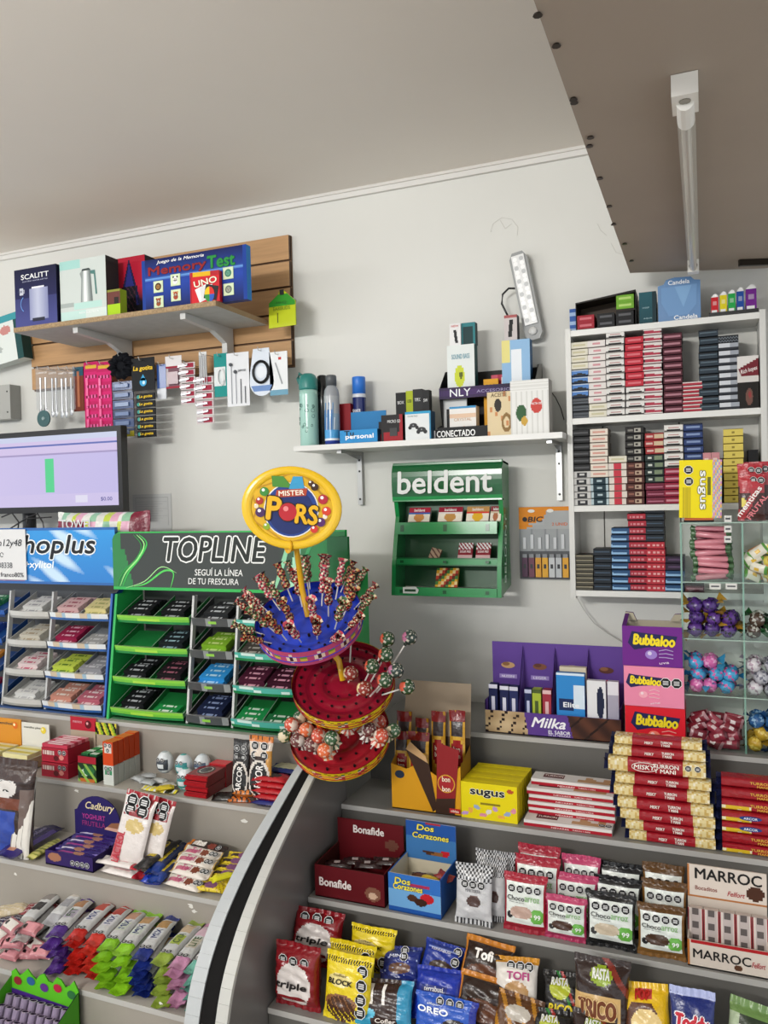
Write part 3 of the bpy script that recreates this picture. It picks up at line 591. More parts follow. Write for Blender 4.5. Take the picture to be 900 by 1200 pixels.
# light blue display
c, z, w, h = rect(399, 480, 441, 521, 2.45); t = thing('counter_display', 'light blue cardboard counter display with white lettering, nearly empty', 'display', (c, 2.45, MT_))
w = .138; opentray(t, w, .085, .046, .115, '2f8fce', '2a7db8', hs=.046, name='tray', side='1f5f92')
text(t, 'personal', w*.74, .019, 'ffffff', .004, .022, -.001, bold=.04); text(t, 'Tu', w*.25, .017, '16202a', -w*.25, .035, -.0012, bold=.04)
t, w, h = onm('memory_card_box', 'small black and red box with a memory card picture, in front', 'box', 447, 486, 472, 2.44, .03, '1d1a1c', lambda u, v: '9c1c28' if (v < .35 and u > .1) or u > .85 else '232022', nu=12, nv=12); text(t, 'MICRO SD', w*.6, h*.11, 'd8d8d8', .1*w, h*.75, -.001); MB().box(-w*.1, -.002, h*.2, w*.25, 0, h*.5, '3a3a3c').build('card_print', 'print', t)
t, w, h = onm('memory_card_box', 'slightly smaller black and red box half behind its twin', 'box', 444, 494, 458, 2.475, .02, '7a1620', lambda u, v: '1c191b' if v > .4 else '7f1722', nu=4, nv=6)
for i, (x0, x1, y0, c) in enumerate(((464, 476, 460, '17181a'), (476, 484, 458, 'a8b41e'), (484, 495, 456, '232426'), (495, 503, 457, '1b1c1e'))):
    t, w, h = onm('charger_box', ['black box with white lettering left of yellow-green one', 'narrow yellow-green box between black boxes', 'black box just right of the yellow-green one', 'rightmost slim black box of the row at the back'][i], 'box', x0, y0, x1, 2.52, .03, c, None, group='slim gadget boxes at the back of the shelf'); text(t, ['BOX', 'USB', 'TYPE C', '5W'][i], w*.6, h*.06, 'dcdcdc' if i != 1 else '55600a', 0, h*.8, -.001)
def f_ge(u, v): return '2f9ac8' if v > .93 else ('dfe3e4' if u < .93 else '2a7fa5')
t, w, h = onm('game_controller_box', 'white box with two black game controllers pictured and blue top', 'box', 475, 482, 505, 2.435, .045, '1c2f40', f_ge, nu=20, nv=14, side='1f3f58', top='2f8fc0')
m = MB()
for cx, cz, s in ((-.18, .52, 1), (.14, .36, 1.1)): m.disc(cx*w, cz*h, .15*w*s, -.001, '2c2e31', 14, .55); m.disc((cx-.13)*w, (cz-.08)*h, .07*w*s, -.0012, '232528', 10); m.disc((cx+.14)*w, (cz-.08)*h, .07*w*s, -.0012, '232528', 10); m.disc(cx*w, cz*h, .03*w, -.0015, '8a8d90', 8)
m.build('controller_print', 'print', t); text(t, 'GAME PAD', w*.4, h*.05, '8a9094', -.2*w, h*.84, -.001)
# tiered gadget display
c, z, w, h = rect(520, 428, 622, 515, 2.5); t = thing('tiered_display', 'black two-level cardboard gadget display with white lettering on both fronts', 'display', (c, 2.47, MT_))
dz = .133; m = MB(); w = .315
m.box(-w/2, .0, .0, w/2, .004, .038, '17181b'); m.box(-w/2, .0, 0, w/2, .16, .003, '111214'); m.box(-w/2, .155, 0, w/2, .16, dz+.10, '23201d'); m.box(-w/2, .03, dz, w/2, .16, dz+.004, '26221e')
for sx in (-1, 1):
    x = sx*w/2; q = [(x, 0, 0), (x, .16, 0), (x, .16, dz+.11), (x, .1, dz+.10), (x, .03, dz+.035), (x, .03, dz), (x, .05, .05), (x, 0, .038)]; m.quad(q[::sx], '2a2a2c' if sx < 0 else '85837f'); m.quad([(a_-sx*.003, b_, c_) for a_, b_, c_ in q][::-sx], '1d1c1e')
m.build('tray', 'card', t)
hf = MB(); hf.face(w, .036, .026, lambda u, v: mix(mix('1c1638', '4a2c6a', math.sin(u*5)*.5+.5), '15131f', abs(v-.5)*1.4), 24, 4, 0, dz); hf.box(-w/2, .0262, dz, w/2, .03, dz+.036, '1a1826', skip='f'); hf.build('front_strip', 'card', t)
text(t, 'NLY', .07, .024, 'eef0f4', -.085, dz+.018, .025, bold=.01); text(t, 'ACCESORIOS', .12, .009, '9a90b8', .03, dz+.018, .025)
m = MB().box(-w/2-.012, -.004, .0, w/2-.07, -.001, .032, '131316'); m.build('name_strip', 'card', t); text(t, 'CONECTADO', .128, .02, 'f2f2f2', -.094, .017, -.005, bold=.035)
MB().box(-w/2-.01, -.005, .004, -w/2-.006, -.0045, .029, 'f2f2f2').build('mark_print', 'print', t)
TX = c; U1 = MT_+dz+.0045; L0_ = MT_+.0035
def gad(name, label, x0, y0, x1, Y, d, base, fn, zb, txt=None, tc='444444', tz=.8, **k):
    t, w, h = onm(name, label, 'box', x0, y0, x1, Y, d, base, fn, zb=zb, **k)
    if txt: text(t, txt, w*.66, h*.09, tc, 0, h*tz, -.001, bold=.02)
    return t, w, h
g1, w1, h1 = gad('bulb_box', 'white box with yellow-green gadget picture on the upper level', 524, 404, 556, 2.515, .04, 'e3e6e4', lambda u, v: 'dfe5e3' if (u-.45)**2*1.0+(v-.4)**2*.8 > .035 else ('c8d23a' if (u-.5)**2+(v-.42)**2 > .004 else '5a6320'), U1, 'SOUND BASS', '6fa0b0', .78, nu=18, nv=14, side='1f5250')
gad('flashlight_box', 'small white box with a black device, stacked top left of the display', 527, 379, 540, 2.52, .03, 'd9d9d9', lambda u, v: 'e4e4e4' if abs(u-.55+.25*(v-.4)) > .13 or not .12 < v < .7 else '202124', U1+h1, 'NEW', 'c03a3a', .88, nu=12, nv=16)
gad('teal_box', 'dark teal box beside the small white one on the upper level', 540, 378, 557, 2.53, .03, '1c4b4e', lambda u, v: '16393c' if .15 < u < .85 and v < .85 else '2b7a80', U1+h1, None, nu=8, nv=10, side='143a3d')
gb, wb, hb_ = gad('router_box', 'light blue box with a white device on the upper level', 588, 398, 621, 2.53, .04, '9fc0dd', lambda u, v: 'e8edf2' if .32 < u < .7 and .0 < v < .85 else ('e3d98a' if u < .3 and v > .6 else '8fb8dd'), U1, None, nu=16, nv=10, side='2f5f8a')
gad('remote_box', 'small grey box with black remote picture, top right of display', 591, 369, 606, 2.54, .035, 'b5a9a9', lambda u, v: '17181a' if abs(u-.5-.2*(v-.5)) < .15 and .15 < v < .8 else ('c8c0bf' if v < .9 else 'a85a5a'), U1+hb_, None, nu=12, nv=16, side='3a3638')
gad('headset_card', 'white hang card with black window on the lower level left', 518, 454, 547, 2.53, .006, 'd3d6d6', lambda u, v: '1d1e20' if .2 < u < .8 and v < .6 else 'dadcdc', L0_, 'GT POWER', '333333', .84, nu=10, nv=10)
gad('aroma_box', 'white box with orange round print and blue top flap', 527, 476, 558, 2.485, .04, 'e6e3df', lambda u, v: '3a8fc4' if v > .93 else ('d9824a' if (u-.55)**2+(v-.22)**2*.8 < .014 else ('e3c3a8' if abs(v-.7) < .06 else 'ebe8e4')), L0_, 'CRYSTAL', 'c8a080', .58, nu=18, nv=18)
gad('yellow_razor_card', 'yellow orange card standing at the back of the display', 567, 444, 584, 2.535, .012, 'e0a01c', lambda u, v: 'e3a31e', L0_, 'BIC', '2a2418', .86, nu=2, nv=2)
gad('red_pen_box', 'red and pink packs standing at the back of the display', 576, 438, 618, 2.56, .02, 'a8203a', lambda u, v: 'b02842' if (int(u*7)) % 2 else 'c85068', L0_, None, nu=7, nv=2)
gad('small_white_card', 'white card with letter in the middle behind the toothpick boxes', 588, 441, 614, 2.535, .01, 'd9d9d6', lambda u, v: 'e0e0dd', L0_, 'K ROAST', '333333', .62, nu=2, nv=2)
gad('beige_tea_box', 'beige box with dark avocado leaves and rings', 571, 459, 599, 2.455, .05, 'd8c39a', lambda u, v: '2a2420' if (u-.45)**2+(v-.7)**2 < .022 else ('8a6a3c' if abs(math.hypot(u-.8, v-.3)-.17) < .045 else ('c98a5a' if (int(u*9)*7+int(v*9)*3) % 11 == 0 else 'dcc9a2')), MT_, 'ACEITE', '6a5638', .93, nu=22, nv=26)
def f_av(u, v):
    c = 'e6e6e3' if (int(u*22) % 3) else 'd4d4d0'
    if (u-.28)**2*1.3+(v-.4)**2 < .024: c = '2f5a34'
    if (u-.36)**2+(v-.25)**2 < .007: c = 'c8a040'
    if (u-.68)**2+(v-.52)**2*1.2 < .022: c = 'c8443c'
    if v > .8: c = 'dadad6' if int(v*40) % 2 else 'e8e8e5'
    return c
t, w, h = gad('avocado_box', 'tall white striped box with avocado picture and red spot at the right end', 598, 445, 643, 2.45, .06, 'e2e2df', f_av, MT_, None, nu=30, nv=26, side='a9a6a0', top='d9d9d6'); text(t, 'PALTA OIL', w*.3, h*.04, 'f8f8f8', w*.18, h*.56, -.001)
# emergency light hanging on the wall with its cable
a = atY(606, 296, 2.6); b = atY(627, 398, 2.6); d = (a-b); L_ = d.length
t = thing('emergency_light', 'long white LED emergency light hanging tilted on the wall', 'lamp', b, (0, math.atan2(d.x, d.z), 0)); wl = .058
m = MB(); k = [(-wl/2, .02), (-wl*.3, 0), (wl*.3, 0), (wl/2, .02), (wl/2, L_-.02), (wl*.3, L_), (-wl*.3, L_), (-wl/2, L_-.02)]; m.prism(k, -.006, .03, 'a9aaa8', '8f9191'); m.build('housing', 'plastic', t)
m = MB(); m.box(-wl*.36, -.012, .05, wl*.36, -.006, L_-.012, 'e9eaea'); m.build('lens', 'gloss', t)
m = MB()
for i in range(2):
    for j in range(15): m.disc((i-.5)*wl*.36, .065+j*(L_-.09)/14, wl*.13, -.0125, 'ffffff' if (i+j) % 3 else 'c4c6c8', 8)
m.build('led', 'gloss', t, kind='stuff')
m = MB().ball((0, -.01, .028), .014, 'd5d5d3', 10, 6, sc=(1, .4, 1)); m.build('switch', 'plastic', t)
tag(MB().tube([atY(x, y, yy) for x, y, yy in ((605, 338, 2.6), (596, 338, 2.59), (589, 345, 2.6), (588, 356, 2.6), (593, 366, 2.6), (596, 372, 2.61))], .0035, '1c1c1e', 8).build('power_cable', 'plastic'), 'short black cable curling down from the emergency light', 'cable')
tag(MB().tube([atY(x, y, 2.63) for x, y in ((643, 455), (651, 466), (657, 478), (661, 492))], .0016, '242424', 6).build('thin_cable', 'plastic'), 'thin black cable running along the wall beside the avocado box', 'cable')
# ================================================================ CIGARETTE CABINET
CY = 2.5; CX0, CX1 = -.391, .169; CZB, CZT = 1.272, 2.10
cb = thing('cigarette_cabinet', 'white open wall cabinet filled with cigarette packs under the canopy', 'cabinet', ((CX0+CX1)/2, CY, CZB)); hw = (CX1-CX0)/2; cc = (CX0+CX1)/2
for sx in (-1, 1): MB().box(min(sx*hw, sx*(hw-.016)), 0, 0, max(sx*hw, sx*(hw-.016)), WY-CY-.003, CZT-CZB+.006, 'cfcfcb').build('side_panel', 'plastic', cb)
for a, b in ((-hw+.016, -.19), (-.186, .04), (.044, hw-.016)): MB().box(a, WY-CY-.012, .01, b, WY-CY-.004, CZT-CZB, 'dad9d3').build('back_panel', 'matte', cb)
MB().box(-hw+.016, WY-CY-.004, .01, hw-.016, WY-CY-.002, CZT-CZB, '77756f').build('backing', 'matte', cb)
CS = [1.829, 1.559, 1.297]
for z in [2.10]+CS: MB().box(-hw+.016, .002, z-.018-CZB, hw-.016, WY-CY-.012, z-CZB, 'd3d3cf', front='dcdcd8').build('shelf', 'plastic', cb)
PW, PH, PD = .0525, .0212, .086
def pk(f, base): return (f, base)
def band(base, mark, lo=.25, hi=.75, x0=.15, x1=.85, edge=None, foot=None):
    def f(u, v):
        if edge and v > .84: return edge
        if foot and v < (.34 if abs(u-.5) < .36 else .2): return foot
        return mark if x0 < u < x1 and lo < v < hi else base
    return f
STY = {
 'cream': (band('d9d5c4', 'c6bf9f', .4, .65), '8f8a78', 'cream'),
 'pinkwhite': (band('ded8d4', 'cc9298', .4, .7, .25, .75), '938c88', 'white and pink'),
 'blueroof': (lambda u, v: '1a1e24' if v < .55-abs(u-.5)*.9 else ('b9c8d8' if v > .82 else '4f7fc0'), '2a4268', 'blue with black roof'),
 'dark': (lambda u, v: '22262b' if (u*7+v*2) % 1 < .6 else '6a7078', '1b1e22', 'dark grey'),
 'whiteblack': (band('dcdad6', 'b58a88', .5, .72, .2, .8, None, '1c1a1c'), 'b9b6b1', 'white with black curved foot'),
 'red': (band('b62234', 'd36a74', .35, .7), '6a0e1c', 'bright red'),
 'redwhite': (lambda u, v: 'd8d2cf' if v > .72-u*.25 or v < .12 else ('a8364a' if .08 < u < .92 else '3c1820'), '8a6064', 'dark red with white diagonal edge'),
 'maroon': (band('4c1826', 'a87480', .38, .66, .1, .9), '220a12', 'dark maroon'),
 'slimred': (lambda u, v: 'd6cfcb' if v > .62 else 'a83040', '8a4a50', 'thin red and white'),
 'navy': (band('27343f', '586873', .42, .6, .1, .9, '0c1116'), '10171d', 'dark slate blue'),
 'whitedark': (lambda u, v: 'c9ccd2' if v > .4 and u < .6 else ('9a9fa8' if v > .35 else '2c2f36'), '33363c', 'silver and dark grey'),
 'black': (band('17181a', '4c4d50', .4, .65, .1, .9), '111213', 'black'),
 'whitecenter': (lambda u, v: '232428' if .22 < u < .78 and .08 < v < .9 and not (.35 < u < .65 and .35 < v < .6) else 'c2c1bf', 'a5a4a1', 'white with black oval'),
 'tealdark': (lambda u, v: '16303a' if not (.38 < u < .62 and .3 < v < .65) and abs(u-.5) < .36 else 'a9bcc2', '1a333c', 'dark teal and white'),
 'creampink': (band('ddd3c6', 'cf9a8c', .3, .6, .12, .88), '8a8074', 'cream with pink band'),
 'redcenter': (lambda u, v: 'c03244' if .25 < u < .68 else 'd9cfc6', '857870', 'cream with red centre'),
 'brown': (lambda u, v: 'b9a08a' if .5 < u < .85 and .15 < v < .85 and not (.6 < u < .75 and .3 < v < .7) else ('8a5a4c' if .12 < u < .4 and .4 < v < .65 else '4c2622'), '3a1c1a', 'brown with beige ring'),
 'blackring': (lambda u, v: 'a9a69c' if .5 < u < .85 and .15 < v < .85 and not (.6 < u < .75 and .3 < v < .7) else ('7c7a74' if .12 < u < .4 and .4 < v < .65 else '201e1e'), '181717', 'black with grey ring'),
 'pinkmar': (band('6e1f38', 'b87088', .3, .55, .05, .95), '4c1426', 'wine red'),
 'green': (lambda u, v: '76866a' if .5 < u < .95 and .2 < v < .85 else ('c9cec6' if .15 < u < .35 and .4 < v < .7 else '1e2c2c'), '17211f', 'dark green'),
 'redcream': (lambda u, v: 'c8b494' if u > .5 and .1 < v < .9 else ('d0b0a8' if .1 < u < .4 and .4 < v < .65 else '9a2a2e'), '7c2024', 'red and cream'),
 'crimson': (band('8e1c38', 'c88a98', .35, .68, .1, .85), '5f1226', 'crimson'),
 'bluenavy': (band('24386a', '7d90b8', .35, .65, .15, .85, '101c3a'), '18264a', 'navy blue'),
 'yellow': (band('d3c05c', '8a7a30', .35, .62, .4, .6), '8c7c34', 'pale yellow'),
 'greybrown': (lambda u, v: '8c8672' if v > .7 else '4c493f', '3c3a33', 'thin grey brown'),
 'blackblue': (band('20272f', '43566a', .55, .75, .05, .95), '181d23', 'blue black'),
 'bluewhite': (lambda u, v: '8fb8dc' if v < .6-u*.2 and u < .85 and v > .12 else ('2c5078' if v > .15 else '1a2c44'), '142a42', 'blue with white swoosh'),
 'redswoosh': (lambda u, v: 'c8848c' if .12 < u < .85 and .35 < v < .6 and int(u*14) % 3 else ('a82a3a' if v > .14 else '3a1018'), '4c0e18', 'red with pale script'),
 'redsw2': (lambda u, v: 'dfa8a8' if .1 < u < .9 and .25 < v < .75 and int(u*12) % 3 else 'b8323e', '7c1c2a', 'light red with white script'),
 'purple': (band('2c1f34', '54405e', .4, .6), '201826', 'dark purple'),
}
PKM = {}
def pack(style, label, x, y, z, group, h=PH, w=PW, rz=0):
    k = (style, h, w)
    if k not in PKM:
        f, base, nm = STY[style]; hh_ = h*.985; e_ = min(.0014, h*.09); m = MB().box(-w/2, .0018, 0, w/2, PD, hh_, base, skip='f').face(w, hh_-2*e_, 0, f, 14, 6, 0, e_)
        m.quad([(-w/2, 0, hh_-e_), (w/2, 0, hh_-e_), (w/2, .0018, hh_), (-w/2, .0018, hh_)], base); m.quad([(-w/2, .0018, 0), (w/2, .0018, 0), (w/2, 0, e_), (-w/2, 0, e_)], base); m.quad([(w/2, 0, e_), (w/2, .0018, 0), (w/2, .0018, hh_), (w/2, 0, hh_-e_)], base); m.quad([(-w/2, 0, e_), (-w/2, 0, hh_-e_), (-w/2, .0018, hh_), (-w/2, .0018, 0)], base)  # chamfers in the darker side colour paint the shade between stacked packs
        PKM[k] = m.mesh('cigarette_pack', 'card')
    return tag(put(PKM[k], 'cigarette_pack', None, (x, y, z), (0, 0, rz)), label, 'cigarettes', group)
SHN = ['upper', 'middle', 'lower']; rp = random.Random(11)
COLS = {0: [(669.5, [('dark', 3), ('blueroof', 4), ('cream', 4)]), (690, [('cream', 2), ('pinkwhite', 9)]), (711, [('whiteblack', 12)]), (733, [('whiteblack', 4), ('red', 7)]), (755, [('redwhite', 12)]), (778, [('maroon', 11)]), (800, [('slimred', 8)]), (820, [('navy', 11)]), (843, [('whitedark', 9), ('dark', 1)])],
        1: [(672, [('whitecenter', 5), ('black', 6)]), (692.5, [('tealdark', 4), ('creampink', 7)]), (714, [('redcenter', 6), ('cream', 1)]), (734, [('brown', 6), ('blackring', 5)]), (757, [('pinkmar', 3), ('green', 4), ('redcream', 3)]), (779, [('crimson', 5), ('whiteblack', 6)]), (802, [('bluenavy', 11)]), (848, [('yellow', 10)])],
        2: [(675, [('greybrown', 8)]), (696, [('blackblue', 6)]), (717, [('bluewhite', 9)]), (737, [('redswoosh', 11)]), (758, [('redsw2', 7), ('tealdark', 0), ('blackblue', 5)]), (780, [('bluewhite', 3), ('purple', 2)]), (803, [('maroon', 1)])]}
for s in range(3):
    for ci, (px, runs) in enumerate(COLS[s]):
        ybot = (489, 592, 693)[s]; x = atY(px, ybot-20, CY+.004).x+PW/2; z = CS[s]+.0005; tot = sum(n for _, n in runs); i = 0; jx = rp.uniform(-.001, .001)
        for st, n in runs:
            hh = {'slimred': .0108, 'greybrown': .0135}.get(st, PH)
            for k in range(n):
                where = '%s, %s column, %s cabinet shelf' % (ordn(i, tot), ROW[ci], SHN[s])
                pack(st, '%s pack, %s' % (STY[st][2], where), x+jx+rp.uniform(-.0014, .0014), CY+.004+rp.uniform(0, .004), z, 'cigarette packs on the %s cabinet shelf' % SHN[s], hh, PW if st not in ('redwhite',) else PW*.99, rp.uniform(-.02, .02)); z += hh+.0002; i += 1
# upright pink packs, black box, dark red portrait box
for i, px in enumerate((829, 839)):
    p = atY(px, 560, CY+.01); tag(MB().box(-.011, 0, 0, .011, .055, .086, 'a84a62', front='c88a90').box(-.007, -.0004, .01, .004, 0, .07, 'e3cfc4').build('cigarette_pack', 'card', None, (p.x, CY+.006, CS[1]+.062)), '%s of two upright pink packs in the middle shelf column with the pale base' % ['left', 'right'][i], 'cigarettes', 'upright pink packs')
p = atY(833.5, 560, CY+.01); tag(MB().box(-.026, 0, 0, .026, .08, .0615, 'a59a8c').build('carton', 'card', None, (p.x, CY+.004, CS[1]+.0003)), 'plain pale carton carrying two upright pink packs', 'box')
t, w, h = shbox('portrait_box', 'dark red and white box with black portrait panel on upper shelf right end', 'box', 864, 417, 889, CY+.006, .09, '2a1618', lambda u, v: ('d8d4d0' if v > .95-(1-u)*.1*2 else ('6e1c28' if v > .62 and u+v > .8 else ('cfcac6' if v > .5 else ('17130f' if (u-.55)**2+(v-.22)**2*1.2 > .03 else ('6b4a40' if (u-.58)**2+(v-.26)**2 > .005 else '8e3a3a'))))), zb=CS[0]+.0005)
text(t, 'Rich kopes', w*.8, h*.1, 'e6d8d6', .05*w, h*.72, -.001, rot=.25, shear=.3)
t, w, h = shbox('black_box', 'plain black box at the right end of the middle cabinet shelf', 'box', 877, 527, 889, CY+.03, .07, '17171a', None, zb=CS[1]+.0005)
# ---- on top of the cabinet
CT = 2.1005
c, z, w, h = rect(674, 345, 746, 384, CY+.01); t = thing('open_carton', 'black open-front carton lying on the left of the cabinet top', 'box', (c, CY+.008, CT))
m = MB(); w = .178; h = .092; m.box(-w/2, 0, 0, w/2, .1, .002, '17120f'); m.box(-w/2, .098, 0, w/2, .1, h+.012, '4a3d32'); m.box(-w/2, 0, 0, -w/2+.002, .098, h-.008, '1b1816'); m.box(w/2-.002, 0, 0, w/2, .098, h+.012, '1b1816')
m.quad([(-w/2, 0, h-.008), (w/2, 0, h+.012), (w/2, .1, h+.012), (-w/2, .1, h-.008)], '26211d'); m.quad([(-w/2, -.0, h-.012), (w/2, -.0, h+.006), (w/2, 0, h+.013), (-w/2, 0, h-.008)], '191512'); m.build('case', 'card', t)
for g, px, n, z0, base, mark, nm in (('red packs in the open carton', 676.5, 2, .003, '9c2030', 'c86a74', 'red'), ('black packs in the open carton', 700, 2, .003, '17181a', '55565a', 'black'), ('black packs in the open carton', 722, 2, .003, '17181a', '55565a', 'black'), ('green packs in the open carton', 722.5, 2, .052, '6fa52e', 'b0d070', 'lime green')):
    for i in range(n):
        x = atY(px, 370, CY+.02).x+.026; tag(MB().box(-.0255, 0, 0, .0255, .07, .0205, base).box(-.018, -.0004, .007, .018, 0, .014, mark).build('cigarette_pack', 'card', None, (x, CY+.012, CT+z0+i*.021)), '%s %s pack in the black carton, %s' % (['lower', 'upper'][i], nm, {676.5: 'at its left end', 700: 'in the centre stack', 722: 'in the right bottom stack', 722.5: 'on top of the right stack'}[px]), 'cigarettes', g)
x = atY(733.5, 370, CY+.02).x; tag(MB().box(-.027, 0, 0, .027, .07, .0055, '2a241f').build('divider', 'card', None, (x, CY+.012, CT+.0455)), 'thin dark card between black packs and green packs', 'card')
t, w, h = shbox('blue_pack', 'small blue pack at the left end of the cabinet top', 'cigarettes', 668, 362, 675, CY+.03, .06, '2f5aa5', lambda u, v: '2f5aa5' if int(v*6) % 2 else '9db8dc', zb=CT, nu=2, nv=8, w=.02)
t, w, h = shbox('perfume_box', 'dark teal upright box next to the light blue display', 'box', 749, 342, 769, CY+.01, .05, '12363f', lambda u, v: mix('14424c', '1d5560', v) if u < .8 else '0f2c34', zb=CT, nu=8, nv=8); text(t, 'DEEP', w*.4, h*.04, '9ab8be', -.1*w, h*.5, -.001); text(t, 'AQUA', w*.5, h*.05, '9ab8be', 0, h*.16, -.001)
c, z, w, h = rect(771, 326, 821, 376, CY+.012); t = thing('lighter_display', 'light blue shaped lighter display with white lettering on its top and foot', 'display', (c, CY+.012, CT))
poly_ = [(-w/2, 0), (w/2, 0), (w/2, h*.9), (w*.36, h*.92), (w*.28, h), (-w*.1, h*1.02), (-w*.3, h*.98), (-w*.36, h*.88), (-w/2, h*.85)]
MB().prism(poly_, 0, .06, '3a5c80', '5a82b0').build('case', 'plastic', t)
m = MB(); m.quad([(-w*.42, -.001, h*.8), (w*.42, -.001, h*.82), (w*.4, -.001, h*.35), (w*.2, -.001, h*.12), (-w*.25, -.001, h*.12), (-w*.42, -.001, h*.45)], '6c93bf'); m.quad([(-w*.1, -.0015, h*.8), (w*.3, -.0015, h*.8), (w*.1, -.0015, h*.3)], '7ba3cc'); m.build('print', 'print', t)
text(t, 'Candela', w*.5, h*.1, 'eef2f6', 0, h*.9, -.002, bold=.03); text(t, 'Candela', w*.55, h*.1, 'f2f4f6', .15*w, h*.07, -.002, bold=.03)
a = atY(831, 365, CY+.01).x; b = atY(889, 365, CY+.01).x
tray = tag(MB().box(a, CY+.008, CT, b, CY+.07, CT+.012, '17181a').build('lighter_tray', 'plastic'), 'low black tray carrying five coloured lighters on the cabinet top', 'tray')
for i, (x0, x1, yt, col, nm) in enumerate(((833, 842, 340, 'c2222c', 'red'), (843.3, 852, 338, 'd8c81e', 'yellow'), (853, 862, 337, '1fa04a', 'green'), (863, 872, 335, '1f4a9a', 'blue'), (873.5, 887, 333, '6e2288', 'purple'))):
    c, z, w, h = rect(x0, yt, x1, 364, CY+.015); t = thing('lighter', nm+' boxed lighter standing in the black tray on the cabinet', 'lighter', (c, CY+.015, CT+.012), (0, 0, 0), 'coloured lighters'); h = h-.004
    m = MB().box(-w*.47, 0, 0, w*.47, .04, h*.82, col, front=col); m.box(-w*.4, -.0006, h*.02, w*.3, 0, h*.14, 'e8e8e8'); m.box(-w*.25, -.0006, h*.4, w*.25, 0, h*.6, mix(col, 'ffffff', .25)); m.build('body', 'gloss', t)
    MB().prism([(-w*.47, h*.82), (w*.47, h*.82), (w*.3, h*.96), (0, h), (-w*.3, h*.9)], 0, .038, 'c9c9c9', 'eeeeee').build('hood', 'gloss', t)
# ================================================================ GLASS SWEET DISPLAY
GY0, GY1 = 2.325, 2.45; gx = [atY(800, 745, GY0).x, atY(872, 745, GY0).x, atY(945, 745, GY0).x]
gz = [Z0]+[atY(835, y, GY0).z for y in (815, 749, 682, 612)]; gd = thing('glass_display', 'clear glass compartment display of loose sweets standing on the counter right', 'display', (gx[0], GY0, Z0))
gt = gz[-1]-Z0
for x in gx: MB().box(x-gx[0]-.002, 0, 0, x-gx[0]+.002, GY1-GY0, gt, 'ffffff').build('glass_wall', 'glass', gd); MB().box(x-gx[0]-.0022, -.0012, 0, x-gx[0]+.0022, .0, gt, '7fa596').build('glass_edge', 'gloss', gd)
for z in gz[1:]:
    MB().box(0.002, .0, z-Z0-.003, gx[2]-gx[0]-.002, GY1-GY0, z-Z0, 'ffffff').build('glass_shelf', 'glass', gd); MB().box(0.002, -.0014, z-Z0-.003, gx[2]-gx[0]-.002, 0, z-Z0, '9cb3a6').build('glass_edge', 'gloss', gd)
MB().box(0, GY1-GY0, 0, gx[2]-gx[0], GY1-GY0+.003, gt, 'ffffff').build('glass_back', 'glass', gd)
for k in range(1, 5): MB().box(0.003, -.004, gz[k-1]-Z0+.001, gx[2]-gx[0]-.003, -.0022, gz[k-1]-Z0+.024, 'ffffff').build('glass_lip', 'glass', gd)
def candy_mesh(kind, c1, c2, c3):
    m = MB(); r = .0115
    if kind == 'roll': # long twist roll lying along X
        m.lathe([(.001, -.03), (.009, -.028), (.0045, -.022), (.0075, -.02), (.0078, 0), (.0075, .02), (.0045, .022), (.009, .028), (.001, .03)], 9, lambda u, j: c2 if j in (0, 1, 6, 7) else (c3 if int(u*9) % 4 == 0 else c1)); m.xf(Matrix.Rotation(PI/2, 4, 'Y'))
    elif kind == 'slab':
        m.grid(lambda u, v: ((u-.5)*.036, -.007*math.sin(PI*u)**.4*math.sin(PI*v)**.4, (v-.5)*.02), 8, 6, lambda u, v: c2 if (u < .15 or u > .85) else (c3 if .35 < u < .65 and .3 < v < .7 else c1)); m.grid(lambda u, v: ((u-.5)*.036, .007*math.sin(PI*u)**.4*math.sin(PI*v)**.4, (v-.5)*.02), 8, 6, lambda u, v: c1, flip=True)
    else:
        m.grid(lambda u, v: ((.0125+.0022*math.sin(u*31+v*9))*math.sin(PI*v)**.8*math.cos(2*PI*u), (.0105+.0018*math.sin(u*23+v*14))*math.sin(PI*v)**.8*math.sin(2*PI*u), -.0115*math.cos(PI*v)+.0018*math.sin(u*25+v*5)), 12, 8, lambda u, v: c3 if (u*3+v*2) % 1 < .25 else c1, wrap=True)
        for s in (-1, 1): m.grid(lambda u, v, s=s: (s*(.011+v*.013), (u-.5)*(.006+.02*v), .003*math.sin(u*18)*v+(u-.5)*.008*v*s), 6, 2, lambda u, v: c2)
    return m.mesh('sweet', 'foil', True)
CELL = [(0, 3, 'roll', [('c9808c', '4a6b48', '7c3444')], 'pink wrapped chewy roll', 18), (0, 2, 'ball', [('4a2a78', 'b08a30', '2c1a4c'), ('54307f', 'a8802c', '1d1822')], 'purple and gold foil chocolate', 16),
        (0, 1, 'ball', [('3f9ac8', '2a7aac', 'c85a9c'), ('c860a0', '3f9ac8', 'e0a0c8')], 'blue or pink wrapped sweet', 16), (0, 0, 'slab', [('7a2834', 'a87a80', 'd8c8c8'), ('8c3040', '5c1c28', 'c9b0b0')], 'maroon and white printed sweet', 24),
        (1, 3, 'slab', [('d8c860', 'e6e2d0', 'c88a40'), ('dcd8c8', '5f9a4a', 'd8b040'), ('d89a60', 'e6e0d0', 'b05a40')], 'yellow, green or white toffee', 24), (1, 2, 'ball', [('c8ccc6', '2f6a3c', '8fa08c'), ('4a3a30', '2c5a38', 'b0b0a8')], 'white and green mint', 10),
        (1, 1, 'ball', [('b0b0b8', 'd0d0d0', '6a6a78'), ('d0ccd0', '9a98a0', 'a08898')], 'silvery white sweet', 16), (1, 0, 'ball', [('2c5a8c', '1f4470', '7aa0c0'), ('b8962c', '8c7020', 'd8c060')], 'blue or gold foil sweet', 16)]
rc = random.Random(3)
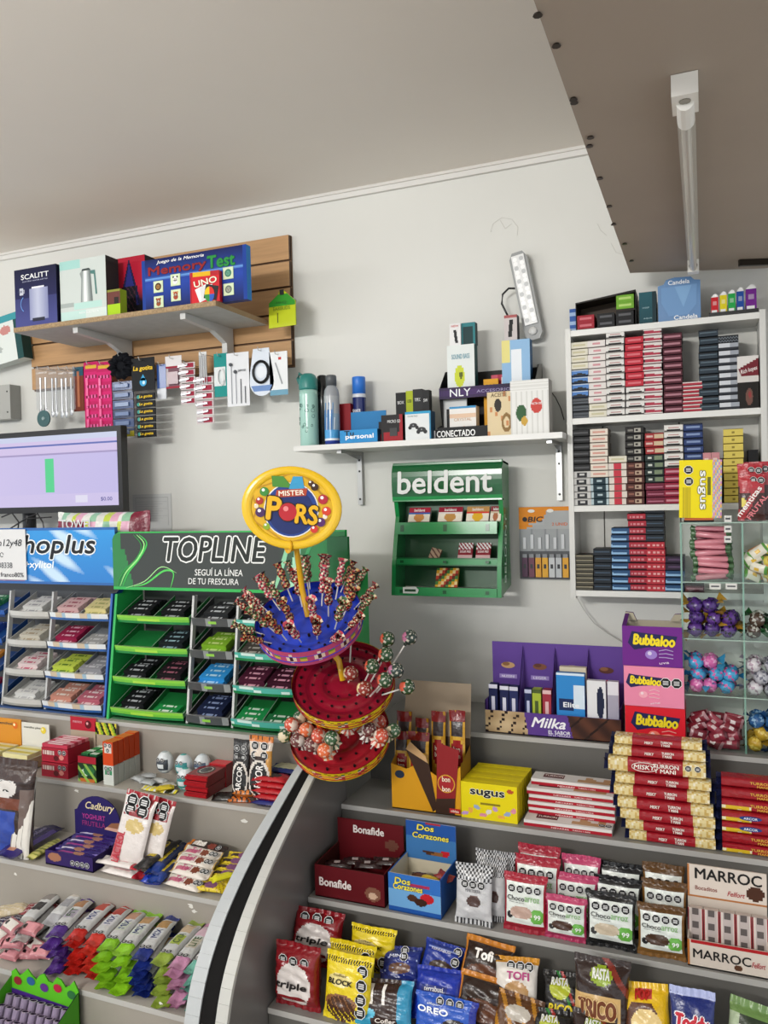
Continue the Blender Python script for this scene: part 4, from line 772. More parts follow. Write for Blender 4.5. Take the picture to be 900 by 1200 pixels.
for col, row, kind, cols, lab, n in CELL:
    x0, x1 = gx[col]+.006, gx[col+1]-.006; z0 = gz[row]+.002; meshes = [candy_mesh(kind, *c) for c in cols]; sx, sz, sy = {'roll': (.11, .016, .022), 'slab': (.042, .0215, .026), 'ball': (.042, .032, .034)}[kind]
    per = max(1, int((x1-x0)/sx)); k = 0; lay = 0
    while k < n:
        ny = 2; off = (x1-x0-per*sx)/2
        for i in range(per):
            for j in range(ny):
                if k >= n: break
                x = x0+off+(i+.5)*sx+rc.uniform(-.005, .005)+(.005 if lay % 2 else -.005)*(kind != 'roll'); y = GY0+.014+j*sy*1.2+rc.uniform(0, .006); z = z0+sz*(lay+.62)+rc.uniform(0, .003)
                if z < gz[row+1]-.02:
                    q = put(rc.choice(meshes), 'wrapped_sweet', None, (x, y, z), (rc.uniform(-.5, .5), rc.uniform(-.7, .7) if kind != 'roll' else rc.uniform(-.14, .14), rc.uniform(-.6, .6) if kind != 'roll' else rc.uniform(-.1, .1))); tag(q, '%s, %s, %s from left, %s layer, %s %s bin' % (lab, ['front', 'rear'][j], ROW[i], ['bottom', 'second', 'third', 'fourth', 'fifth', 'sixth', 'seventh', 'eighth', 'ninth'][lay], ROW[3-row], ['left', 'right'][col]), 'sweet', 'sweets in glass bin %s %s' % (['left', 'right'][col], ROW[3-row])); q.scale = {'roll': (1.75, 1.15, 1.15), 'ball': (1.6,)*3, 'slab': (1.4,)*3}[kind]
                k += 1
        lay += 1
# carton and bags on the glass display
def f_sg(u, v):
    c = 'ecd90f'
    if u > .78: c = ['c88ac0', 'd8c8a0', '8aa8c8', 'e0b060'][(int(u*26)*3+int(v*22)*5) % 4]
    elif v < .52 and .07 < u < .28: c = 'd3bd10' if int(u*40) % 2 else 'b8a416'
    elif .66 < u < .74 and .4 < v < .7: c = '6a6a20'
    return c
c, z, w, h = rect(795, 532, 845, 600, GY0+.005); t = thing('sweets_carton', 'yellow sweets carton standing upright on the glass display with sideways lettering', 'box', (c, GY0+.006, gz[4]+.012), (0, .02, 0))
carton(t, w, .03, h, 'd9c60f', f_sg, 30, 30); text(t, 'sugus', h*.66, w*.17, 'f4f4ec', w*.03, h*.48, -.0012, rot=-PI/2, bold=.05, outline='141410', ow=.07)
octos(MB(), [(-w*.28, h*.83), (-w*.27, h*.63)], w*.105, -.001).build('warning_seal', 'print', t)
tag(MB().box(gx[0]+.008, GY0+.004, gz[4]+.0005, gx[0]+.085, GY0+.07, gz[4]+.006, '1c1514').box(gx[0]+.01, GY0+.004, gz[4]+.006, gx[0]+.083, GY0+.07, gz[4]+.0115, 'c06030').build('chocolate_bar', 'card'), 'flat orange and black bar lying under the yellow carton', 'chocolate bar')
for i, (x0, y0, x1, y1, Y) in enumerate(((864, 543, 894, 602, GY0+.012), (866, 556, 897, 612, GY0-.002), (872, 541, 902, 600, GY0+.03))):
    c, z, w, h = rect(x0, y0, x1, y1, Y); t = thing('sweets_bag', ['red flat sweets bag, middle of three on the glass display', 'front red sweets bag with slanted white lettering on glass display', 'rear red sweets bag with black round marks on glass display'][i], 'sweets bag', (c, Y, gz[4]+.003), (-.0, 0, 0), 'red sweets bags'); h = atY((x0+x1)/2, y0, Y).z-gz[4]-.003
    o_, sf = pouch(t, w, h, .012, '8e1a24', lambda u, v: 'b02430' if v > .68 else ('e0d060' if u < .25 and v > .2 and (u-.15)**2+(v-.4)**2 < .01 else ('3c1a16' if v < .62 and abs(u-v) > .15 else 'a83038')), nu=16, nv=20, crimp=.05, seed=i)
    if i == 1: text(t, 'mentitas', h*.75, w*.2, 'f4ece8', -.12*w, h*.42, -.009, rot=.95, bold=.05); text(t, 'FRUTAL', h*.6, w*.2, 'd87a80', .18*w, h*.3, -.009, rot=.95, bold=.06)
    octos(MB(), [(w*.05, h*.88), (w*.34, h*.87)], w*.13, -.005).build('warning_seal', 'print', t)
for i in range(3):
    p = atY(853, 608+i*12, GY0-.004); tag(MB().box(-.009, 0, -.009, .009, .0012, .009, 'd5d5d0').box(-.006, -.0003, -.002, .006, 0, .003, '55555a').build('price_label', 'paper', None, (p.x, GY0-.0065 if i else GY0-.004, p.z-.0)), 'small white price label, %s on the upper glass front' % ['topmost', 'middle', 'lowest'][i], 'label', 'price labels on the glass')
# lighter blister card on the wall
c, z, w, h = rect(608, 594, 668, 679, WY-.02); t = thing('lighter_blister_card', 'orange and grey blister card with lighters hung on the wall beside the cabinet', 'lighter card', (c, WY-.012, z))
def f_bc(u, v):
    if v > .74 and u < .5 or v > .95-.0: return 'e08a1e' if (v > .76+.5*(u-.1)**2 or v > .94) else 'b0b2b4'
    if v > .7: return 'e08a1e' if v > .7+.9*(u-.05)**2 and u < .75 else 'a9acae'
    if v < .38: return '5a5c60'
    return '9da1a4' if (u*4) % 1 > .12 else '8a8e92'
m = MB().box(-w/2, 0, 0, w/2, .002, h, '8a8c8e', skip='f'); m.face(w, h, 0, f_bc, 26, 36); m.build('card', 'card', t)
for x in (-.25, .12): MB().disc(x*w, h*.945, w*.07, -.001, 'e8e6e0', 10, .5).build('hang_hole', 'print', t)
text(t, 'BIC', w*.3, h*.07, '1a1a1a', -.17*w, h*.83, -.0015, bold=.05, shear=.15); text(t, '2 UNID', w*.3, h*.04, 'd8661e', .3*w, h*.76, -.001, bold=.02)
MB().disc(-.38*w, h*.83, w*.05, -.0015, '1a1a1a', 10).build('logo_print', 'print', t)
for i in range(6): MB().box(-w*.42+i*w*.15, -.006, h*.42, -w*.36+i*w*.15, 0, h*(.58+.04*(i % 2)), 'c9ccd0').build('blister_window', 'gloss', t)
for i, cl in enumerate(('4a2440', '6a3448', 'd89a1c', 'e0a61e', 'c9ccce', 'bcc0c4', 'dca020')):
    x = -w*.44+i*w*.132; q = MB().box(x, -.01, h*.03, x+w*.11, 0, h*.3, cl); q.box(x+w*.01, -.009, h*.3, x+w*.1, -.001, h*.35, '85888c'); q.box(x+w*.03, -.0105, h*.15, x+w*.08, -.01, h*.21, '2a2a2c'); q.build('lighter', 'gloss', t)

for i, px in enumerate((838, 857)):
    p = atY(px, 687, GY0-.004); tag(MB().box(-.014, 0, -.008, .014, .0012, .008, 'd5d5d0').box(-.01, -.0003, -.002, .01, 0, .002, '55555a').build('price_label', 'paper', None, (p.x, GY0-.0065, p.z)), ['left', 'right'][i]+' wide price label below the pink sweets on the glass front', 'label', 'price labels on the glass')
# ================================================================ GREEN WALL GUM DISPENSER
c, z, w, h = rect(460, 540, 588, 698, 2.48)
t = thing('gum_dispenser', 'green plastic wall gum dispenser with white lettering and three shelves', 'dispenser', (c, 2.455, z), (-.10, 0, 0)); G1, G2 = '157038', '0f5a2c'; D = .15
for sx in (-1, 1):
    m = MB(); q = [(0, 0), (D*.9, .04), (D*.72, h*.55), (D*.62, h), (.02, h), (0, h*.93), (.012, h*.72), (.03, h*.6), (.012, h*.4), (.0, .1)]
    x0, x1 = (sx*w/2, sx*(w/2-.014)); n = len(m.v); k = len(q); m.v += [(x0, y, z_) for y, z_ in q]+[(x1, y, z_) for y, z_ in q]
    m.f.append(tuple(range(n, n+k))); m.c.append(H(G1)); m.f.append(tuple(range(n+k, n+2*k))[::-1]); m.c.append(H(G1))
    for i in range(k): j = (i+1) % k; m.f.append((n+i, n+j, n+k+j, n+k+i)); m.c.append(H('1c8445'))
    m.build('side_panel', 'gloss', t)
MB().box(-w/2+.01, D*.6, .03, w/2-.01, D*.64, h-.01, '0e4f28').build('back_panel', 'plastic', t)
m = MB(); m.grid(lambda u, v: ((u-.5)*(w+.004), .014-.022*math.sin(v*PI*.55+.35)+(.05*max(0, v-.8)), h*.71+h*.295*v), 1, 8, lambda u, v: '135a30' if v > .08 else '1f8a48'); m.box(-w/2, .0, h*.985, w/2, D*.62, h, '156035'); m.box(-w/2, 0.004, h*.71, w/2, .03, h*.72, '1b7a40'); m.build('header', 'gloss', t)
text(t, 'beldent', w*.86, h*.165, 'd9dcd9', -.01*w, h*.85, -.0095, bold=.035); o = text(t, 'BELDENT', h*.5, .022, 'cfe6d6', 0, 0, 0, bold=.03); o.location = (w/2+.0015, .05, h*.36); o.rotation_euler = (0, -PI/2, PI/2)
for i, (zl, zh) in enumerate(((.46, .55), (.225, .285), (.0, .065))):
    m = MB(); m.box(-w/2+.014, -.004+.01*(i == 1), zl*h, w/2-.014, .004+.01*(i == 1), zh*h, '1a7a40', front='23884a'); m.box(-w/2+.014, .0, zl*h, w/2-.014, D*.6, zl*h+.004, '135c30'); m.box(-w/2+.014, .004, zh*h-.004, w/2-.014, .03, zh*h, '135c30')
    for k in (-.4, .0, .38): m.box(k*w-.006, -.0055, (zl+.02)*h, k*w+.006, -.004, (zh-.02)*h, '0f4f2a')
    m.build('shelf_lip', 'gloss', t)
    for k in range(14): MB().box(-w/2+.02+k*.019, .03, zl*h+.004, -w/2+.022+k*.019, D*.58, zl*h+.02, '1a6a38').build('channel_rib', 'plastic', t)
def gumpk(name, label, cx, zz, w_, h_, base, fn, Y=.02, ry=0, group='packs on the green wall dispenser'):
    P = t.location+Vector((cx, Y+zz*.1, zz)); q = thing(name, label, 'gum', P, (-.45, ry, 0), group); carton(q, w_, .012, h_, base, fn, 14, 10); return q
def f_pkr(a, b, c_): return lambda u, v: a if v > .62 else (b if v > .5 else (c_ if (u-.5)**2+(v-.3)**2*.7 < .06 else 'e0d8c8'))
for i, (fx, wv, a, b, c_) in enumerate(((-.27, .075, '9c1f34', '2c5aa8', 'c88a4a'), (.02, .082, '8e1a30', 'd8d0cc', 'b88848'), (.27, .075, 'b88a50', 'c83a30', 'd8a828'), (.43, .035, '8a3a40', 'c8b8a0', 'a86a4a'))):
    q = gumpk('gum_pack', '%s pack from the left on top shelf of the green dispenser' % ['first red and white', 'second red and white', 'third, yellow', 'narrow rightmost'][i], fx*w, h*.55, wv, .052, 'b0a89c', f_pkr(a, b, c_)); text(q, 'LOGO' if False else 'beldent', wv*.5, .01, 'f0ece8', 0, .042, -.001, bold=.02)
for i, fx in enumerate((.16, .32)):
    q = gumpk('gum_pack', '%s maroon and white upright pack on the middle dispenser shelf' % ['left', 'right'][i], fx*w, h*.285-.005, .048, .056, '7c1a28', lambda u, v: 'd8d8d8' if v > .6 and int(u*8+v*8) % 2 else ('7c1a28' if v > .25 else 'c9a8a8')); text(q, 'SUGAR FREE', .036, .008, 'e6d8d8', 0, .025, -.001, bold=.02)
q = gumpk('gum_pack', 'small brown pack lying crooked on the middle dispenser shelf', -.13*w, h*.285-.008, .035, .04, '6a4a3a', lambda u, v: 'a89078' if int(u*5+v*7) % 3 else '5c3a34', ry=.25)
q = gumpk('gum_pack', 'yellow and red picture pack on the bottom dispenser shelf', -.01*w, h*.065, .075, .066, 'c8902c', lambda u, v: ['d8a02c', 'b8402c', '3f7a3a', 'e0c890', '5c2c20'][(int(u*8)*3+int(v*7)*2) % 5])
P = t.location+Vector((-w*.38, -.008, h*.02)); tag(MB().prism([(.0, 0), (.05, 0), (.055, .012), (.045, .022), (.0, .02)], -.001, .001, 'd8dcd8').box(.006, -.0015, .006, .045, -.001, .014, '2c4a34').build('sticker', 'paper', None, P), 'small torn white sticker on the bottom left dispenser lip', 'sticker')
# ================================================================ COUNTER GUM STANDS
GP = {}
def gpack(base, mark, L=.072, Wd=.0235, hh=.013):
    k = (base, mark, L)
    if k not in GP:
        f = lambda u, v: mark if .2 < u < .8 and .3 < v < .75 and int(u*14) % 5 != 4 else base
        m = MB().box(-L/2, 0, 0, L/2, Wd, hh, base, skip='t'); m.face(L, Wd, 0, f, 14, 5); n = len(m.v)-(15*6)
        for i in range(n, len(m.v)): x, y, z = m.v[i]; m.v[i] = (x, z, hh)
        GP[k] = m.mesh('gum_pack', 'card')
    return GP[k]
RISE = math.atan2(.05, .125)
def gumstand(root, cols, rows, pitch, zb, step, grp, rng, who):
    """cols: (x0, x1, lip colour, lip paint, [channels]) local x; channels: list per row from the top of (base, mark, count)"""
    for ci, (x0, x1, lipfn, tray, chans) in enumerate(cols):
        for r in range(rows):
            zz = zb+(rows-1-r)*pitch; yy = (rows-1-r)*step; cx = (x0+x1)/2; w_ = x1-x0; m = MB(); c_, s_ = .125, .05
            m.quad([(x0, yy, zz), (x1, yy, zz), (x1, yy+c_, zz+s_), (x0, yy+c_, zz+s_)], tray); m.quad([(x0, yy, zz-.003), (x0, yy+c_, zz+s_-.003), (x1, yy+c_, zz+s_-.003), (x1, yy, zz-.003)], tray)
            for x in [x0+.001, x1-.001]+([cx] if len(chans) == 2 else []): m.quad([(x-.001, yy, zz), (x-.001, yy+c_, zz+s_), (x-.001, yy+c_, zz+s_+.024), (x-.001, yy, zz+.016)], tray); m.quad([(x+.001, yy, zz), (x+.001, yy, zz+.016), (x+.001, yy+c_, zz+s_+.024), (x+.001, yy+c_, zz+s_)], tray); m.quad([(x-.001, yy, zz+.016), (x+.001, yy, zz+.016), (x+.001, yy+c_, zz+s_+.024), (x-.001, yy+c_, zz+s_+.024)], mix(tray, 'ffffff', .3))
            tr = m.build('tray', 'plastic', root)
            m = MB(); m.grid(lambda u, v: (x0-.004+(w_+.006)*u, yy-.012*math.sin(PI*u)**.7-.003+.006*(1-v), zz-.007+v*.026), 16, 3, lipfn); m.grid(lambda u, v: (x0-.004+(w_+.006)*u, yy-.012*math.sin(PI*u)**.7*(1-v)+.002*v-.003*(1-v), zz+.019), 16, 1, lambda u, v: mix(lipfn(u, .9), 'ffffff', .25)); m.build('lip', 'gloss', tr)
            for k, ch in enumerate(chans):
                spec = ch[r]
                if not spec: continue
                base, mark, n, nm = spec; xc = cx if len(chans) == 1 else x0+w_*(.26+.48*k); Lp = min(.095, w_/len(chans)*.9); n += 2 if n > 3 else 0
                for i in range(n):
                    d = .003+i*.0245
                    if i > 4: lay = 1; d = .018+(i-5)*.026
                    else: lay = 0
                    q = put(gpack(base, mark, round(Lp, 3)), 'gum_pack', None, Vector((xc+rng.uniform(-.002, .002), yy+d*math.cos(RISE), zz+.001+d*math.sin(RISE)+lay*.0138))+root.location, (RISE, 0, rng.uniform(-.03, .03)))
                    tag(q, '%s gum pack, %s from front, %s tray, %s' % (nm, ROW[i], ['top', 'second', 'third', 'bottom'][r], who[ci][k]), 'gum', grp)
SYb = 2.15; rg = random.Random(8)
# -- blue stand
ox = [atY(px, 830, SYb).x for px in (-62, -4, 4, 48, 51, 118)]; R_ = thing('gum_stand', 'blue tiered gum stand with pale lips and a sky blue header, left on the counter', 'gum stand', (ox[5], SYb, ZL[0]))
o0 = R_.location.x; ox = [x-o0 for x in ox]
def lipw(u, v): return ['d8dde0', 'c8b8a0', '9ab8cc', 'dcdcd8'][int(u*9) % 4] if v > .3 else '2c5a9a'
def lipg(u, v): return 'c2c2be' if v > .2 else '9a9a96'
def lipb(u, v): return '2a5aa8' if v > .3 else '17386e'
W1 = ('c9c9c6', '8c8c90', 5, 'white'); PK1 = ('d8c8c8', 'b8506a', 5, 'white and pink')
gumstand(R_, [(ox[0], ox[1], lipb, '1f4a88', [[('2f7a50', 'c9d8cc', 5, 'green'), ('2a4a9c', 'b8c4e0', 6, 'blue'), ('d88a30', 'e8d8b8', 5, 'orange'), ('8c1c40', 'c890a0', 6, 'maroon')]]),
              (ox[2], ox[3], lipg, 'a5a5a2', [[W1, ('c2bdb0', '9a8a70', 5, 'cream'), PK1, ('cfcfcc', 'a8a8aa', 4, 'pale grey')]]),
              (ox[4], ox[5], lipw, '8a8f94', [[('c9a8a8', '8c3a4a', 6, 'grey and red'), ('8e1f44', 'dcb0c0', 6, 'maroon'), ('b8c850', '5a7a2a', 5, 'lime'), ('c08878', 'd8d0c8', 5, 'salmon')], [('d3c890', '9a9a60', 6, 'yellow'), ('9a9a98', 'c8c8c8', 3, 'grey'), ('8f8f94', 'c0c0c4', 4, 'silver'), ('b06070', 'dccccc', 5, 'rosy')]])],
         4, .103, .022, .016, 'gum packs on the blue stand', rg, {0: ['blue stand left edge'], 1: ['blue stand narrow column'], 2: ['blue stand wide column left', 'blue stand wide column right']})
for x in (ox[1]+.012, ox[3]+.004, ): MB().quad([(x-.004, .012, .0), (x+.004, .012, 0), (x+.004, .07, .42), (x-.004, .07, .42)], 'b9bbbb').quad([(x+.004, .012, .0), (x+.004, .03, 0), (x+.004, .088, .42), (x+.004, .07, .42)], 'a9abab').quad([(x+.004, .03, .0), (x-.004, .03, 0), (x-.004, .088, .42), (x+.004, .088, .42)], 'a9abab').build('post', 'plastic', R_)
m = MB(); m.xf(Matrix.Identity(4)); X_ = ox[5]+.007; [m.quad([(X_+k_, .0, 0), (X_+k_, .19, 0), (X_+k_, .19, .5), (X_+k_, .09, .42), (X_+k_, .06, .42)][::(1 if k_ else -1)], '1f4f9c') for k_ in (0, .009)]; m.quad([(X_, 0, 0), (X_+.009, 0, 0), (X_+.009, .06, .42), (X_, .06, .42)], '2a5fb0'); m.build('side_panel', 'plastic', R_); MB().box(ox[0], .19, 0, ox[5]+.016, .195, .5, '55585c').build('back_panel', 'plastic', R_); MB().box(ox[0], 0, 0, ox[5]+.016, .19, .006, '2c4a7a').build('base', 'plastic', R_)
def f_or(u, v):
    c = mix('1f6ec0', '2f9ae0', v*.6+.2)
    s = math.sin(u*31+v*7)*math.sin(v*9+u*13)
    if u > .45 and s > .1: c = mix(c, 'd6ecf8', min(.8, s*1.1))
    if u < .62 and v < .4: c = mix(c, 'b04a38', .55) if u < .58 and v < .25 else c
    if u < .6 and v > .6: c = mix('9cc0d8', c, .4)
    if v < .05 or v > .96: c = '2460a8'
    return c
a = atY(-95, 650, SYb+.06); b = atY(141, 650, SYb+.06); zt = atY(80, 618, SYb+.06).z; zb_ = atY(80, 684, SYb+.06).z; wv = b.x-a.x; hv = zt-zb_; hc = (a.x+b.x)/2-o0
m = MB(); m.box(hc-wv/2, .035, zb_-ZL[0], hc+wv/2, .05, zt-ZL[0], '2460a8', skip='f'); m.face(wv, hv, .035, f_or, 150, 44, hc, zb_-ZL[0]); hd = m.build('header', 'gloss', R_)
lx = lambda px: atY(px, 650, SYb+.035).x-o0
text(hd, 'Orthoplus', lx(112)-lx(-18), hv*.42, '1b1d22', (lx(112)+lx(-18))/2, zb_-ZL[0]+hv*.66, .034, bold=.03, shear=.2, outline='e8eef2', ow=.05)
text(hd, 'flúor+xylitol', lx(62)-lx(6), hv*.16, 'f0f6fa', (lx(62)+lx(8))/2, zb_-ZL[0]+hv*.33, .034, bold=.03, shear=.15)
# paper with wifi key taped to the header
a = lx(-20); b = lx(32); q = MB().box(a, .028, zb_-ZL[0]+hv*.07, b, .0295, zt-ZL[0]-.004, 'd9dadb'); pp = q.build('notice', 'paper', None, R_.location); tag(pp, 'white paper notice with hand written code taped over the blue header', 'paper')
text(pp, 'n12y48', lx(28)-lx(0), hv*.16, '2c2e33', (lx(28)+lx(0))/2, zb_-ZL[0]+hv*.72, .027, shear=.2, bold=.01); text(pp, '38338', lx(16)-lx(0), hv*.1, '55585c', (lx(16)+lx(0))/2, zb_-ZL[0]+hv*.33, .027); text(pp, 'franco80%', lx(29)-lx(2), hv*.08, '2c2e33', (lx(29)+lx(2))/2, zb_-ZL[0]+hv*.16, .027)
MB().tube([(lx(4)+.008*math.cos(k*PI/4), .0272, zb_-ZL[0]+hv*.52+.008*math.sin(k*PI/4)) for k in range(8)], .0012, '333333', 4).build('drawn_mark', 'print', pp)
# -- green stand
tx = [atY(px, 838, SYb).x for px in (131, 214, 219, 267, 272, 342, 348, 402)]; R_ = thing('gum_stand', 'green tiered gum stand with black header and white lettering, right of the blue stand', 'gum stand', (tx[0], SYb, ZL[0])); o0 = tx[0]; tx = [x-o0 for x in tx]
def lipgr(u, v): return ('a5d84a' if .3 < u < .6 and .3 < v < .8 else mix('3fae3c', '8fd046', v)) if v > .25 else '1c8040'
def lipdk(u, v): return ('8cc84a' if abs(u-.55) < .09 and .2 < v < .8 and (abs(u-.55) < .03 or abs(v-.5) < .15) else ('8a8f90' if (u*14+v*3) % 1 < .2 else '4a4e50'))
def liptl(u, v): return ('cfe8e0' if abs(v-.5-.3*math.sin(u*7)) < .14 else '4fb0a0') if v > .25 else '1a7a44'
BK = ('17181b', 'b0b4b8', 6, 'black'); BK4 = ('17181b', 'b0b4b8', 5, 'black')
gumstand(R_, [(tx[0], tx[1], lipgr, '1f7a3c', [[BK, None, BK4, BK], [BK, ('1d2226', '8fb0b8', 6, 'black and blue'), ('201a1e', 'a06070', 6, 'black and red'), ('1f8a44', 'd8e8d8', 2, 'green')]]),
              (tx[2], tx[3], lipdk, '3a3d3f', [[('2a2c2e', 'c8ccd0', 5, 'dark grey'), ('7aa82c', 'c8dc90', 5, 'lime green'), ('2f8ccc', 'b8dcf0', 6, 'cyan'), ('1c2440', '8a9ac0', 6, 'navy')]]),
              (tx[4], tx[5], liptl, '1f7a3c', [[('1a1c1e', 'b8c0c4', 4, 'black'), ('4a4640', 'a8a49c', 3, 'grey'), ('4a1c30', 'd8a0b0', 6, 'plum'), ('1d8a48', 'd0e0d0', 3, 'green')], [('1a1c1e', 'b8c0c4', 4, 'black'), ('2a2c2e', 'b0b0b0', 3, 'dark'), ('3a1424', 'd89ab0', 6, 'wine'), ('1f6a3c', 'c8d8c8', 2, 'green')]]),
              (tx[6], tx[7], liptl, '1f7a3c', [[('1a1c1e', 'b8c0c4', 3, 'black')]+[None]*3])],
         4, .103, .022, .016, 'gum packs on the green stand', rg, {0: ['green stand first column', 'green stand second column'], 1: ['green stand dark column'], 2: ['green stand teal column left', 'green stand teal column right'], 3: ['green stand right edge']})
for x, cc_ in ((tx[1]+.006, 'c9cbca'), (tx[3]+.006, 'c9cbca')): MB().quad([(x-.004, .012, .0), (x+.004, .012, 0), (x+.004, .07, .42), (x-.004, .07, .42)], cc_).quad([(x+.004, .012, .0), (x+.004, .03, 0), (x+.004, .088, .42), (x+.004, .07, .42)], 'a9abab').quad([(x+.004, .03, .0), (x-.004, .03, 0), (x-.004, .088, .42), (x+.004, .088, .42)], 'a9abab').build('post', 'plastic', R_)
for x in (tx[0]-.012, tx[7]+.006):
    m = MB(); [m.quad([(x+k_, -.008, 0), (x+k_, .19, 0), (x+k_, .19, .5), (x+k_, .09, .42), (x+k_, .055, .42)][::(1 if k_ > 0 else -1)], '1e9a4a') for k_ in (-.005, .005)]; m.quad([(x-.005, -.008, 0), (x+.005, -.008, 0), (x+.005, .055, .42), (x-.005, .055, .42)], '2cae58'); m.build('side_panel', 'plastic', R_)
MB().box(tx[0], .19, 0, tx[7], .195, .5, '3a3d3c').build('back_panel', 'plastic', R_); MB().box(tx[0], 0, 0, tx[7], .19, .006, '1f5a34').build('base', 'plastic', R_)
def f_tl(u, v):
    c = mix('2b302e', '3b403d', 1-abs(u-.5))
    if u < .04 or (u < .1 and v < .7 and u < .1-.06*v): c = mix(c, '1f9a48', .6)
    if u > .74: 
        k = (u-.74)/.26; c = mix(c, '2c8a4a', min(1, k*1.5)) if abs(u-.78-.05*v) > .012 else 'a9e0c0'
    if v < .04 or v > .965: c = '2fae50'
    return c
a = atY(138, 650, SYb+.06); b = atY(409, 655, SYb+.06); zt = atY(240, 622, SYb+.06).z; zb_ = atY(240, 692, SYb+.06).z; wv = b.x-a.x; hv = zt-zb_; hc = (a.x+b.x)/2-o0; zl_ = zb_-ZL[0]
m = MB(); m.box(hc-wv/2, .035, zl_, hc+wv/2, .05, zl_+hv, '1f9a48', skip='f')
def pos(u, v):
    x = (u-.5)*wv+hc; z_ = zl_+v*hv; r_ = .03
    if u < .05 and v > .75: z_ = min(z_, zl_+hv-r_*(1-math.sqrt(max(0, 1-(1-u/.05)**2)))*.9)
    return (x, .0345, z_)
m.grid(pos, 150, 40, f_tl); hd = m.build('header', 'gloss', R_); lx = lambda px: atY(px, 650, SYb+.035).x-o0
def ribbon(pts, wd0, wd1, col, y=.0338):
    m = MB(); P = []
    for i in range(len(pts)-1):
        p0 = pts[max(0, i-1)]; p1 = pts[i]; p2 = pts[i+1]; p3 = pts[min(len(pts)-1, i+2)]
        for q in range(6): tt = q/6; P.append([.5*((2*p1[k])+(-p0[k]+p2[k])*tt+(2*p0[k]-5*p1[k]+4*p2[k]-p3[k])*tt*tt+(-p0[k]+3*p1[k]-3*p2[k]+p3[k])*tt**3) for k in (0, 1)])
    P.append(list(pts[-1])); P = [(hc-wv/2+a_*wv, zl_+b_*hv) for a_, b_ in P]; n = len(P); q0 = len(m.v)
    for i, (x, z_) in enumerate(P):
        dx = P[min(n-1, i+1)][0]-P[max(0, i-1)][0]; dz_ = P[min(n-1, i+1)][1]-P[max(0, i-1)][1]; L = math.hypot(dx, dz_) or 1; ww = wd0+(wd1-wd0)*math.sin(PI*i/(n-1)); m.v += [(x-dz_/L*ww, y, z_+dx/L*ww), (x+dz_/L*ww, y, z_-dx/L*ww)]
    for i in range(n-1): m.f.append((q0+2*i, q0+2*i+1, q0+2*i+3, q0+2*i+2)); m.c.append(H(col))
    m.build('swoosh_print', 'print', hd)
for k, (o1, cl) in enumerate(((0, '3fbf55'), (.012, '9fe88c'), (.026, '2f9a45'))):
    ribbon([(.13-o1, .95), (.165-o1, .8-o1), (.13-o1*.5, .55), (.075-o1, .3), (.045-o1, .06)], .0008, .0035-k*.0006, cl, .0338-.0002*k)
ribbon([(.1, .06), (.16, .12), (.24, .33), (.285, .3), (.27, .05)], .0008, .0032, '58d060', .0333); ribbon([(.06, .03), (.15, .15), (.23, .4), (.3, .3)], .0004, .0014, 'b0f0a0', .0331)
ribbon([(.79, .97), (.765, .6), (.74, .3), (.72, .05)], .002, .008, '8fd0a8', .0338); ribbon([(.9, .97), (.85, .6), (.83, .05)], .001, .006, '3f9a60', .0336)
text(hd, 'TOPLINE', lx(313)-lx(193), hv*.4, '2b302e', (lx(313)+lx(193))/2, zl_+hv*.7, .033, bold=.03, shear=.22, outline='f0f2f0', ow=.055)
text(hd, 'SEGUÍ LA LÍNEA', lx(284)-lx(228), hv*.13, 'e6e8e6', (lx(284)+lx(228))/2, zl_+hv*.33, .033, shear=.1, bold=.015); text(hd, 'DE TU FRESCURA', lx(279)-lx(220), hv*.1, 'e6e8e6', (lx(279)+lx(220))/2, zl_+hv*.17, .033, shear=.1, bold=.015)
MB().box(lx(386), .02, zl_-.03, lx(410), .034, zl_+hv*.9, '1b6a38').build('end_wing', 'gloss', R_)
# ================================================================ MONITOR, notice, bag behind the stands
MY = 2.42; a = atY(-95, 550, MY); b = atY(143, 554, MY); zt = atY(60, 504, MY).z; zb_ = atY(60, 601, MY).z; wv = b.x-a.x; hv = zt-zb_
t = thing('monitor', 'black computer monitor showing a pale lilac sales window', 'monitor', ((a.x+b.x)/2, MY, zb_))
MB().box(-wv/2, 0, 0, wv/2, .035, hv, '141416').build('casing', 'plastic', t)
def f_sc2(u, v):
    if v > .93: return 'cfd6f0'
    if .84 < v < .88: return '5a6ab8' if u > .35 else '4a5aa8'
    if v > .75: return 'd8c8ee'
    if .735 < v < .75: return 'a89ac8'
    if .17 < v < .18: return 'b8a8d8'
    if .655 < u < .7 and .19 < v < .68: return '4fd890'
    if v < .17: return 'd4c8f0' if not (.8 < u < .86 and .06 < v < .14) else 'e8e4f8'
    return mix('d9ccf2', 'c8bfee', u)
m = MB().face(wv*.965, hv*.86, -.001, f_sc2, 70, 40, 0, hv*.075); sc_ = m.build('screen', 'glow', t); text(sc_, '$0.00', wv*.05, hv*.05, '5a5a9a', wv*.43, hv*.15, -.002)
MB().lathe([(.13, 0), (.12, .012), (.03, .02), (.026, zb_-ZL[0]-0+.05)], 20, '17171a').build('stand', 'plastic', t, (0, .07, ZL[0]-zb_))
for i, pts in enumerate(([(2, 606), (14, 601), (22, 612), (20, 630)], [(30, 628), (33, 606), (44, 602), (50, 612), (53, 630)], [(8, 622), (30, 608), (60, 606)])):
    tag(MB().tube([atY(x, y, 2.40) for x, y in pts], .003, '1a1a1c', 6).build('cable', 'plastic'), ['black cable looping below the monitor at the left edge', 'black cable arching below the middle of the monitor', 'black cable slanting up under the monitor bottom'][i], 'cable')
